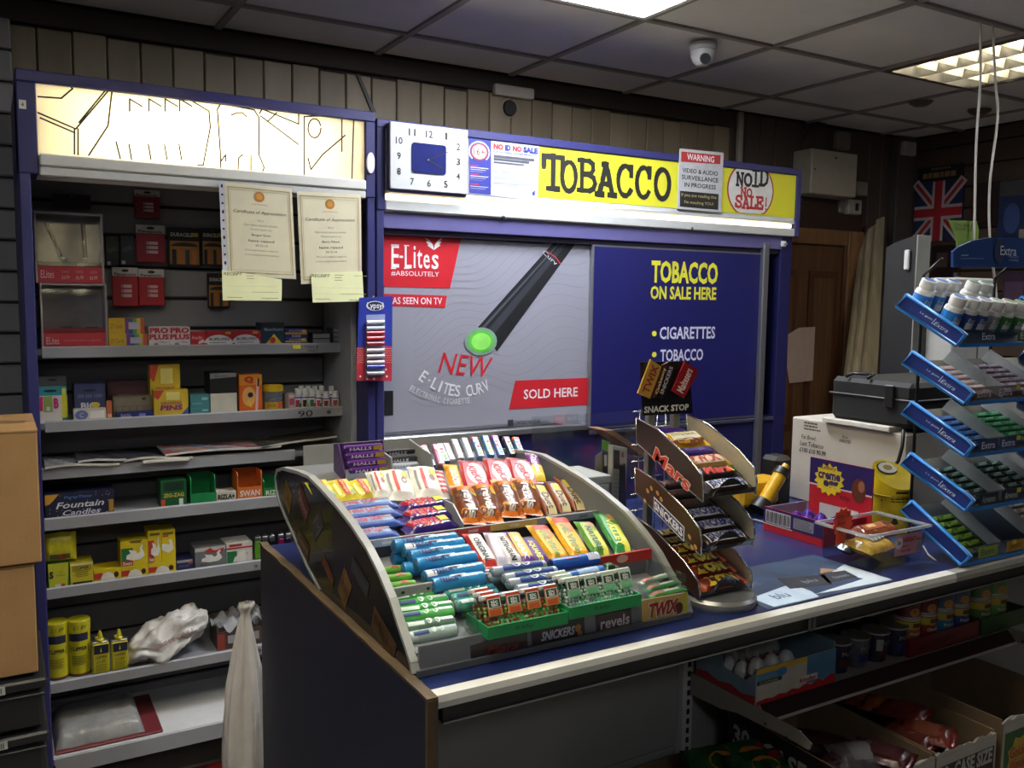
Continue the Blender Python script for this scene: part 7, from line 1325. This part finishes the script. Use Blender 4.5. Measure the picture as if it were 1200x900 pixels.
m = MB(); p = [at(*q, 'y', 1.99) for q in ((693, 501), (704, 501), (744, 528), (742, 533))]; m.prism([(q.x, q.z) for q in p], (0, 1.93, 0), (1, 0, 0), (0, 0, 1), (0, .08, 0), mat('8a6448', .7)); m.build('card_flap', label='brown cardboard flap slanting inside the acrylic box', cat='card')
z_ = Z0
for k in range(6): m = MB(); m.box(1.285+.004*(k % 3), 1.40+.004*(k % 2), 1.87, 2.02, z_+.0005, z_+.022, ('8a8880', '6f6d68', 'a0302c', '77756e', 'a8a69e', 'b4b2aa')[k], b=.002); m.build('paper_stack', label='bundle of papers inside the acrylic box, %s layer' % ('bottom', 'second', 'red', 'fourth', 'fifth', 'top')[k], cat='papers'); z_ += .0228
# ================================================================ UNDER THE COUNTER
ZS = SZ+.0008
# surprise-egg carton (its cartoon figures left out)
kb = empty('egg_box', (1.57, 1.46, ZS), 'white, red and yellow carton of foil eggs on the lower shelf', 'display carton'); x0 = at(886, 800, 'y', 1.366).x; x1 = at(978, 780, 'y', 1.366).x
m = MB(); m.box(x0, x1, 1.364, 1.367, ZS, ZS+.083, 'b9b4a8'); f = front(m, x0, x1, 1.3637, ZS, ZS+.083); f.poly([(0, .86), (.62, .86), (.62, 1), (0, 1)], 'c9a62a'); f.poly([(0, .6), (.3, .6), (.26, .86), (0, .86)], '5a8aa8', 1); f.rect(.62, .2, 1, 1, '4a7a9a', 1); f.rect(0, .55, .3, .66, '1f3a5a', 2); f.text('SURPRISE', .14, .605, .22, .06, 'c9b42a', 3, .02)
pts = [(0, 0), (1, 0), (1, .28)]+[(1-.08*k, (.3 if k % 2 else .2)*(1-.05*k)) for k in range(1, 12)]+[(0, .1)]; f.poly(pts, 'b0242c', 2); f.text('kinder', .64, .36, .22, .14, 'b0242c', 3, .03); f.rect(.55, .28, .76, .46, 'd0ccc0', 2); f.ell(.3, .78, .06, .12, '3a7ab0', 3); m.build('carton_front', kb)
m = MB(); m.prism([(1.3675, ZS), (1.56, ZS), (1.56, ZS+.12), (1.50, ZS+.12), (1.47, ZS+.05), (1.40, ZS+.045), (1.3675, ZS+.075)], (x0, 0, 0), (0, 1, 0), (0, 0, 1), (.003, 0, 0), '6f8a98'); f = xface(m, x0-.0003, 1.3675, 1.56, ZS, ZS+.06); f.poly([(0, 0), (1, 0), (1, .35), (.8, .2), (.6, .34), (.4, .2), (.2, .34), (0, .22)], 'a0222a'); m.build('carton_side', kb)
m = MB(); m.box(x1-.003, x1, 1.3675, 1.56, ZS, ZS+.10, '6f8a98'); m.build('carton_side', kb)
MB().box(x0+.0032, x1-.0032, 1.3675, 1.56, ZS, ZS+.003, 'a9a498').build('carton_floor', kb); MB().box(x0+.0032, x1-.0032, 1.557, 1.56, ZS+.0035, ZS+.12, '6f8a98').build('carton_back', kb)
EW = mat('cfccc6', .35, var=.05); ER = mat('a0222c', .3, var=.15)
for j in range(4):
    for i in range(5):
        if (j == 0 and i > 2) or (j > 0 and i > 0 and j < 3): continue
        xx = x0+.030+i*.0465; yy = 1.393+j*.044; lv = (.030, .006, .002, .0)[j]
        m = MB(); m.lathe([(0, 0, ER), (.012, .003, ER), (.0195, .014, ER), (.0215, .026, EW), (.0195, .042, EW), (.013, .055, EW), (.006, .061, EW), (0, .062)], EW, n=16, o=(xx, yy, ZS+.004+lv)); f = Face(m, fn=lambda u, v, l: Vector((xx+math.sin((u-.5)*1.6)*(.0218+l), yy-math.cos((u-.5)*1.6)*(.0218+l), ZS+.03+lv+v*.012)), w=.035, h=.012, lift=.0008); f.text('kinder', .5, .5, .8, .8, '3a2a2a', 2, .02)
        m.build('foil_egg', label=('white and red wrapped egg, %s of the front three in the white carton' % ('left', 'middle', 'right')[i]) if j == 0 else 'white and red wrapped egg in row %s of the carton, %s from left' % (('two', 'three', 'four')[j-1], ORD[i]), cat='chocolate egg', group='wrapped eggs in the white carton, row %d' % (j+1))
# dark pots
for k, (px, py, yy, lab) in enumerate(((985, 765, 1.40, 'leftmost in front'), (1007, 760, 1.40, 'second from left in front'), (1030, 753, 1.40, 'third from left in front'), (1052, 746, 1.40, 'rightmost in front, by the red tray'), (995, 745, 1.50, 'left in the back row'), (1018, 738, 1.50, 'right in the back row'))):
    p = at(px, py, 'y', yy); m = MB(); mm = mat('1d1f3a' if k != 1 else '4a4c58', .35, var=.3, scale=30); m.lathe([(0, 0), (.025, 0), (.027, .002, mm), (.034, .072, mat('8f8a80', .4)), (.0355, .073, mat('8f8a80', .4)), (.0355, .077, mat('6a665e', .4)), (0, .078)], mm, n=20, o=(p.x, yy+.012, ZS))
    f = Face(m, fn=lambda u, v, l: Vector((p.x+math.sin((u-.5)*2)*(.028+.006*v+l), yy+.012-math.cos((u-.5)*2)*(.028+.006*v+l), ZS+.01+v*.055)), w=.06, h=.055, lift=.001); f.rect(.2, .1, .8, .5, '2a2f66' if k % 2 else '4a2a24'); f.text('POT', .5, .75, .5, .2, '8a8678', 2, .03)
    if k == 2: f.rect(.1, .4, .35, .95, '9a9a98', 2)
    m.build('snack_pot', label='dark blue snack pot with grey lid, '+lab, cat='pot', group='snack pots under the counter')
# crisp tubes in red and green trays
def tray(px0, px1, base, label):
    a = at(px0, 770, 'y', 1.372).x; b = at(px1, 750, 'y', 1.372).x; o = empty('card_tray', ((a+b)/2, 1.45, ZS), label, 'tray'); mm = mat(base, .5, var=.08)
    MB().box(a, b, 1.370, 1.374, ZS, ZS+.046, mm).build('tray_front', o); MB().box(a, a+.004, 1.3745, 1.545, ZS, ZS+.046, mm).build('tray_side', o); MB().box(b-.004, b, 1.3745, 1.545, ZS, ZS+.046, mm).build('tray_side', o); MB().box(a+.0045, b-.0045, 1.3745, 1.545, ZS, ZS+.003, mm).build('tray_floor', o); return a, b
a1, b1 = tray(1064, 1145, '6a1a1e', 'dark red card tray holding small crisp tubes'); a2, b2 = tray(1147, 1200, '2a4a22', 'dark green card tray holding small crisp tubes at the right edge')
m = MB(); front(m, a1, b1, 1.3697, ZS, ZS+.046).text('Original', .5, .5, .3, .4, '3a0e12', 2, .02); m.build('tray_print', bpy.data.objects['card_tray'])
def ctube(x, yy, z0, body, h, label, word):
    r = .0335; m = MB(); bm = mat(body, .4, var=.08); m.lathe([(0, 0, SILVER), (r*.97, 0, SILVER), (r, .002, SILVER), (r, .005, bm), (r, h*.70, mat('b09a2c', .4)), (r, h*.92, bm), (r, h-.004, mat('a8a49a', .3)), (r*1.03, h-.004, mat('a8a49a', .3)), (r*1.03, h, mat('a8a49a', .3)), (0, h)], bm, n=20, o=(x, yy, z0))
    f = Face(m, fn=lambda u, v, l: Vector((x+math.sin((u-.5)*2.2)*(r+l), yy-math.cos((u-.5)*2.2)*(r+l), z0+h*v)), w=.07, h=h, lift=.0006); f.text(word, .5, .55, .6, .12, 'c9c0a4', 2, .03, .15); f.rect(.3, .75, .7, .88, '5a2a1a', 2); f.ell(.35, .2, .18, .14, 'b07a3a', 2)
    return m.build('crisp_tube', label=label, cat='crisp tube', group='crisp tubes under the counter')
cols = [('8a4a2a', 'orange', 'Pringles'), ('7a1a20', 'red', 'Original'), ('2f6f9a', 'light blue', 'Pringles'), ('1f3a7a', 'blue', 'Pringles')]
for k in range(4):
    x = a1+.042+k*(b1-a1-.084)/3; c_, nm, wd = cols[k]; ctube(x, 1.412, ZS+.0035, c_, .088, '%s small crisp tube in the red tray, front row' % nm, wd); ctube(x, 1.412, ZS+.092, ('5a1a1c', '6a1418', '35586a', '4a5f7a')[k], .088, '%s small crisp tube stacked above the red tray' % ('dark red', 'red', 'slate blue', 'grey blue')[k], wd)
for k in range(3):
    x = a2+.042+k*.075; c_, nm = (('4a6a3a', 'green, left'), ('5a8a4a', 'green, right'), ('3a1a1a', 'dark maroon'))[k]
    if x < b2-.03: ctube(x, 1.412, ZS+.0035, c_, .088, 'small crisp tube in the green tray, '+nm, 'Pringles'); ctube(x, 1.412, ZS+.092, c_, .088, 'small crisp tube stacked above the green tray, '+nm, 'Pringles')
# cartons of crisps at floor level
CB_ = mat('6f5a42', .8, var=.1, bump=.08, bscale=150, name='brown_card'); CBW = mat('a8a49a', .7, var=.06, name='torn_white')
def crispbox(x0, x1, y0, y1, zt, face, label, draw, sidetext=None):
    o = empty('crisp_carton', ((x0+x1)/2, (y0+y1)/2, .131), label, 'carton'); t = .005
    m = MB(); m.box(x0, x1, y0, y0+t, .131, zt-.012, CB_); r = random.Random(int(x0*100)); n = 16
    vs = [(x0+(x1-x0)*k/n, yy, zt-.012) for yy in (y0, y0+t) for k in range(n+1)]+[(x0+(x1-x0)*k/n, yy, zt-.004+r.uniform(-.005, .006)) for yy in (y0, y0+t) for k in range(n+1)]; q = n+1
    m.add(vs, [[k, k+1, 2*q+k+1, 2*q+k] for k in range(n)]+[[q+k, 3*q+k, 3*q+k+1, q+k+1] for k in range(n)]+[[2*q+k, 2*q+k+1, 3*q+k+1, 3*q+k] for k in range(n)], CBW)
    f = front(m, x0, x1, y0-.0003, .131, zt-.012); f.rect(0, 0, 1, 1, CBW, .5); f.rect(.03, 0, .97, .95, face, 1); draw(f); m.build('carton_front', o)
    m = MB(); m.box(x0, x0+t, y0+t+.0003, y1, .131, zt, CB_)
    if sidetext: g = xface(m, x0-.0003, y0, y1, .131, zt); g.rect(0, .70, 1, 1, '17181b'); g.text(sidetext, .5, .88, .9, .12, 'a9a9a4', 2, .03)
    m.build('carton_side', o); MB().box(x1-t, x1, y0+t+.0003, y1, .131, zt, CB_).build('carton_side', o); MB().box(x0+t+.0003, x1-t-.0003, y1-t, y1, .131, zt, CB_).build('carton_back', o); MB().box(x0+t+.0003, x1-t-.0003, y0+t+.0003, y1-t-.0003, .131, .135, CB_).build('carton_floor', o)
def d30(f): f.text('30s CASE SIZE', .5, .905, .88, .085, 'a9a9a4', 2, .04); f.ell(.7, .68, .3, .10, 'a06a1c', 2); f.poly([(.45, .55), (.95, .82), (.98, .78), (.6, .52)], 'b04a1c', 3); f.poly([(.5, .50), (.97, .74), (.98, .70), (.6, .46)], '6a8a2a', 3)
y0 = 1.12; xa, xb, xc, xd = at(1097, 886, 'y', y0).x, at(1168, 857, 'y', y0).x, at(1176, 848, 'y', y0).x, 2.28
crispbox(xa-.243, xa-.003, y0, 1.50, .575, '17181b', 'open crisp carton with black printed side, left of three on the base', d30, '30s CASE SIZE'); crispbox(xa+.002, xb, y0, 1.50, .575, '17181b', 'open crisp carton reading 30s CASE SIZE, middle of three', d30)
crispbox(xc, xd, y0, 1.50, .592, '245a2a', 'open crisp carton with a green printed front, right of three', lambda f: (f.poly([((.24+.17*(1 if k % 2 else .8)*math.cos(k*.3927)), .80+.12*(1 if k % 2 else .8)*math.sin(k*.3927)) for k in range(16)], 'b0922c', 2), f.text('Golden', .24, .83, .26, .06, 'a0302c', 3, .03, .2), f.text('Wonder', .24, .76, .26, .06, 'a0302c', 3, .03, .2), f.text('READY', .5, .5, .5, .16, 'b4b8b0', 2, .05)))
def packet(px, py, yy, ux, L, W, H, base, label, dr=None, z=None, n=(0, -.4, 1), sink=.02):
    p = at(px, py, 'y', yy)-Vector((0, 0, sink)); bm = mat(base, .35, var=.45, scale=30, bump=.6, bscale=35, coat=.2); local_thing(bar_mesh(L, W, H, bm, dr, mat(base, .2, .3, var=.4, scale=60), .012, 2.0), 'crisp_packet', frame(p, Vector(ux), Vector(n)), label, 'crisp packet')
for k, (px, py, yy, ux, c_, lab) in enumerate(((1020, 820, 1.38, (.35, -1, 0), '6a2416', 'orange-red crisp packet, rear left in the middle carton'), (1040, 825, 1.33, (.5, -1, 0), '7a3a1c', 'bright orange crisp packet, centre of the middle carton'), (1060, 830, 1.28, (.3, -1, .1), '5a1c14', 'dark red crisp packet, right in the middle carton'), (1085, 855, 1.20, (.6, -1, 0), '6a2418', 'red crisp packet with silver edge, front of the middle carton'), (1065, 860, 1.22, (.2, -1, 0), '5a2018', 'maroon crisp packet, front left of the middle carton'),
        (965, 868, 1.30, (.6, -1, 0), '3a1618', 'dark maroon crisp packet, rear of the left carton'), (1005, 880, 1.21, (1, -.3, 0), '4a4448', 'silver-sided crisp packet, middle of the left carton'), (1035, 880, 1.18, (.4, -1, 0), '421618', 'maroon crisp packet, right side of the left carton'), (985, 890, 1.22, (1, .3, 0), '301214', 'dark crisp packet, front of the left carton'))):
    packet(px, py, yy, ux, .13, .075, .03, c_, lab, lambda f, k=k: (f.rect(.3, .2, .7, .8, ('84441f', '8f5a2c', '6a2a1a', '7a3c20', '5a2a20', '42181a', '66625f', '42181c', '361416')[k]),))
# open box of green crisp bags
xg = at(800, 890, 'y', 1.4).x; o = empty('open_cardboard_box', (1.3, 1.4, .131), 'brown open cardboard box of green crisp bags beneath the counter', 'box')
for a_ in ((1.06, 1.43, 1.225, 1.23), (1.06, 1.43, 1.565, 1.57)): MB().box(*a_, .131, .455, CB_).build('box_side', o)
for a_ in ((1.06, 1.065, 1.2305, 1.5645), (1.425, 1.43, 1.2305, 1.5645)): MB().box(*a_, .131, .455, CB_).build('box_side', o)
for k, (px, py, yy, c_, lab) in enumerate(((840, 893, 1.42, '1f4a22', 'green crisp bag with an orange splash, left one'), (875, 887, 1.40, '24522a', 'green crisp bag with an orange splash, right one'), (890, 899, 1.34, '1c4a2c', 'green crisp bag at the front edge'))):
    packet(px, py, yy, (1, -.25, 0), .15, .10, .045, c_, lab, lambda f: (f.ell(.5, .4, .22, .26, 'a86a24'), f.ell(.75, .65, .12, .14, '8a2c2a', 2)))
# ================================================================ BACK WALL, CEILING AND RIGHT WALL FITTINGS
a = at(580, 100, 'y', 3.37); b = at(626, 116, 'y', 3.37)
MB().box(a.x, b.x, 3.365, 3.3995, 2.41, 2.455, mat('b4ada0', .5, var=.05), b=.005).build('alarm_box', label='small oblong white box fixed high on the boarded wall', cat='wall box')
p = at(597, 127, 'y', 3.395); m = MB(); m.cyl((p.x, 3.3995, p.z), (p.x, 3.385, p.z), .034, .030, 20, '2a2624'); m.lathe([(.036, 0), (.042, .004), (.036, .008)], 'a09684', n=20, o=(p.x, 3.3985, p.z), M=Matrix.Rotation(math.pi/2, 4, 'X')); m.build('wall_vent', label='round dark vent hole in the boarded wall under the white box', cat='vent')
cc_ = empty('cctv_camera', (2.36, 2.63, 2.5), 'white dome security camera on the ceiling', 'camera'); p = at(824, 52, 'z', 2.497)
MB().lathe([(0, .0), (.052, 0), (.054, -.012), (.050, -.024), (.046, -.026)], mat('c4c4c2', .4), n=28, o=(p.x, p.y, 2.498)).build('mount', cc_); MB().lathe([(.046, -.026), (.045, -.045), (.036, -.066), (.022, -.078), (0, -.083)], mat('bcbcba', .35), n=28, o=(p.x, p.y, 2.498)).build('dome', cc_)
d_ = (Vector((0, 0, 1.6))-Vector((p.x, p.y, 2.45))).normalized(); d_ = Vector((d_.x+.25, d_.y, d_.z-.15)).normalized(); m = MB(); q = Vector((p.x, p.y, 2.455)); m.cyl(q+d_*.030, q+d_*.052, .020, .019, 18, mat('2c2e30', .2)); m.build('lens', cc_)
# electrical boxes
eb = empty('electric_box', (3.87, 3.3, 2.1), 'beige electrical box on the wall above the door', 'electrical box'); m = MB(); m.box(3.70, 4.055, 3.27, 3.3995, 2.115, 2.345, mat('a39c8c', .5, var=.05), b=.006); m.build('cover', eb); m = MB(); m.cyl((3.88, 3.2695, 2.31), (3.88, 3.266, 2.31), .006, n=8, m='3a3632'); m.cyl((3.725, 3.2695, 2.24), (3.725, 3.266, 2.24), .005, n=8, m='3a3632'); m.build('screw', eb)
def jb(px0, py0, px1, py1, y, label, slot=False, h='8c8678'):
    a = at(px0, py0, 'y', y); b = at(px1, py1, 'y', y); m = MB(); m.box(a.x, b.x, y, 3.3995, b.z, a.z, mat(h, .5, var=.05), b=.006)
    if slot: c = ((a.x+b.x)/2+.01, (a.z+b.z)/2); m.box(c[0]-.012, c[0]+.012, y-.004, y-.0003, c[1]-.02, c[1]+.02, '1c1a18')
    return m.build('junction_box', label=label, cat='electrical box')
jb(983, 153, 997, 176, 3.36, 'small square junction box above the beige electrical box', h='7a746a'); jb(1005, 212, 1017, 230, 3.36, 'small plain switch box right of the beige electrical box'); jb(995, 233, 1010, 252, 3.35, 'white switch box with a black slot below the beige box', True, 'a39d90'); jb(985, 232, 994.5, 250, 3.37, 'grey trunking piece beside the slotted switch box', h='7a7266')
MB().box(at(1057, 166, 'y', 3.19).x, at(1071, 166, 'y', 3.19).x, 3.17, 3.1995, at(1060, 182, 'y', 3.19).z, at(1060, 166, 'y', 3.19).z, mat('8f8c86', .5), b=.004).build('junction_box', label='small grey box high in the far corner of the room', cat='electrical box')
m = MB(); m.tube([at(939, 168, 'y', 3.37), at(944, 158, 'y', 3.37), at(951, 146, 'y', 3.37), at(958, 143, 'y', 3.37), at(968, 144, 'y', 3.37)], .006, '2a2422', n=6); m.build('wall_cable', label='dark cable drooping from the ceiling above the electrical box', cat='cable')
m = MB(); P = [at(*q, 'y', 3.39) for q in ((418, 87), (422, 88), (441, 131), (436, 131))]; m.prism([(q.x, q.z) for q in P], (0, 3.392, 0), (1, 0, 0), (0, 0, 1), (0, .007, 0), '2f2a24'); m.build('wall_cable', label='dark cable running down the cream boards between the two headers', cat='cable')
# notes on the door
m = MB(); P = [at(*q, 'y', 3.355) for q in ((936, 384), (955, 383), (952, 446), (925, 449), (922, 430), (923, 392))]; m.prism([(q.x, q.z) for q in P], (0, 3.353, 0), (1, 0, 0), (0, 0, 1), (0, .001, 0), mat('b09c92', .7, var=.05)); m.build('paper_note', label='blank pale paper note pinned to the wooden door', cat='paper')
m = MB(); P = [at(*q, 'y', 3.355) for q in ((913, 407), (921, 404), (921, 421), (913, 423))]; m.prism([(q.x, q.z) for q in P], (0, 3.353, 0), (1, 0, 0), (0, 0, 1), (0, .001, 0), mat('a89c90', .7)); f = PF(m, 3.353); [f.pline([(914, 409+3.5*k), (920, 407.5+3.5*k)], .003, '4a4440') for k in range(4)]; m.build('paper_note', label='small printed slip at the door edge beside the tobacco unit', cat='paper')
# boards leaning by the corner
for k, (t0, t1, b0, b1, y, h_) in enumerate(((1011, 1020, 992, 1003, 3.30, '8d8268'), (1020, 1030, 1001, 1014, 3.27, 'a0947a'), (1030, 1037, 1012, 1028, 3.24, '978b70'))):
    yb = y-.10; T0 = at(t0, (281, 268, 257)[k], 'y', y+.05); T1_ = at(t1, (270, 262, 254)[k], 'y', y+.05); B0 = at(b0, 440, 'y', yb); B1 = at(b1, 440, 'y', yb); s_ = (B0.z)/(T0.z-B0.z); F0 = B0-(T0-B0)*s_; F1 = B1-(T1_-B1)*((B1.z)/(T1_.z-B1.z)); dv = Vector((0, .018, 0)); m = MB()
    m.add([F0, F1, T1_, T0, F0+dv, F1+dv, T1_+dv, T0+dv], [(0, 1, 2, 3), (7, 6, 5, 4), (0, 4, 5, 1), (1, 5, 6, 2), (2, 6, 7, 3), (3, 7, 4, 0)], mat(h_, .6, var=.18, scale=5, stretch=(4, 4, .5), bump=.1)); m.build('loose_board', label='cream painted board leaning by the corner, %s of three' % ('left', 'middle', 'right')[k], cat='board')
# white cords from the ceiling
for k, (pts) in enumerate((((1148, 22), (1149, 90), (1144, 170), (1142, 258), (1140, 300)), ((1163, 22), (1167, 100), (1169, 140), (1160, 215), (1160, 282), (1166, 330), (1170, 380)))):
    y = 1.885; P = [at(*q, 'y', y) for q in pts]; P = [Vector((q.x, y, q.z)) for q in P]; P[0] = Vector((P[0].x, y, 2.507)); Q = []
    for i in range(len(P)-1):
        for t in range(6):
            p0_, p1_, p2_, p3_ = P[max(i-1, 0)], P[i], P[i+1], P[min(i+2, len(P)-1)]; s_ = t/6; Q.append(.5*((2*p1_)+(p2_-p0_)*s_+(2*p0_-5*p1_+4*p2_-p3_)*s_*s_+(3*p1_-p0_-3*p2_+p3_)*s_**3))
    Q.append(P[-1]); m = MB(); m.tube(Q, .0042, mat('b9b5ac', .5), n=8); m.build('white_flex', label='white cord hanging from the ceiling, %s of the two' % ('left', 'right')[k], cat='cord')
# packs on the right-hand wall
fl = empty('flag_pack', (4.65, 3.18, 1.9), 'union flag pack hanging on the dark slatted side wall', 'pack'); Yb, Ya = 3.04, 3.335; zb, zt = 1.905, 2.24
def yface(mb, x, y0, y1, z0, z1): return Face(mb, (x, y1, z0), (0, y0-y1, 0), (0, 0, z1-z0), lift=.001)
m = MB(); m.box(4.648, 4.6595, Yb, Ya, zb, zt, mat('1d2448', .5, var=.15)); f = yface(m, 4.648, Yb, Ya, zb, zt)
FWt, FRd = mat('b0a8a4', .5), mat('a0202c', .5)
for a_, b_ in (((0, 0), (1, 1)), ((0, 1), (1, 0))): f.line([(a_[0]+.03*(1 if a_[0] == 0 else -1), a_[1]+(.03 if a_[1] == 0 else -.03)), (b_[0]-.03, b_[1]+(.03 if b_[1] == 0 else -.03))], .05, FWt, 1); f.line([(.03, a_[1]+(.03 if a_[1] == 0 else -.03)), (.97, b_[1]+(.03 if b_[1] == 0 else -.03))], .02, FRd, 2)
f.rect(.37, 0, .63, 1, FWt, 3); f.rect(0, .36, 1, .60, FWt, 3.3); f.rect(.42, 0, .58, 1, FRd, 4); f.rect(0, .41, 1, .55, FRd, 4.3); m.build('flag', fl)
m = MB(); m.box(4.648, 4.6595, Yb+.01, Ya-.01, zt+.002, zt+.085, mat('1a1414', .5)); f = yface(m, 4.648, Yb+.01, Ya-.01, zt+.002, zt+.085); f.lines(.12, .95, .2, .6, 1, '8a6a4a', 2, 9, .9); f.lines(.3, .8, .7, .95, 1, '6a5a48', 2, 12, .6); m.build('header_card', fl)
def wpack(py0, py1, pz0, pz1, base, label, dr=None, th=.03):
    a = at(py0, pz0, 'x', 4.64); b = at(py1, pz1, 'x', 4.64); m = MB(); m.box(4.64, 4.6595, b.y, a.y, b.z, a.z, mat(base, .35, var=.3, scale=14, bump=.3, bscale=20)); dr and dr(yface(m, 4.64, b.y, a.y, b.z, a.z)); m.build('wall_pack', label=label, cat='pack')
wpack(1172, 1199, 213, 300, '26345a', 'blue packet hanging on the dark side wall at the right edge', lambda f: (f.rect(0, .8, 1, 1, '4a4a4c'), f.ell(.5, .5, .3, .2, '3a4f86'), f.rect(.8, .2, 1, .35, '8a8478')))
wpack(1092, 1122, 288, 330, '2a1c1a', 'dark brown packet below the flag pack', lambda f: f.rect(.2, .4, .6, .8, '4a3a34')); wpack(1090, 1120, 345, 362, '5a1c22', 'small dark red packet low on the side wall', None); wpack(1176, 1199, 318, 380, '3a2c40', 'dull purple packet behind the gum bottles', lambda f: f.rect(.1, .3, .9, .8, '54405a'))
wpack(1140, 1168, 215, 262, '2f211c', 'brown packet between the two hanging cords', None)
# ceiling sensor and stain details
for k, (px, py) in enumerate(((1079, 120), (1148, 130))): p = at(px, py, 'z', 2.497); m = MB(); m.lathe([(0, -.022), (.03, -.02), (.05, -.008), (.055, 0)], mat('5a5048', .5), n=20, o=(p.x, p.y, 2.5)); m.build('ceiling_sensor', label='small round brown ceiling fitting, %s of two' % ('left', 'right')[k], cat='ceiling fitting')
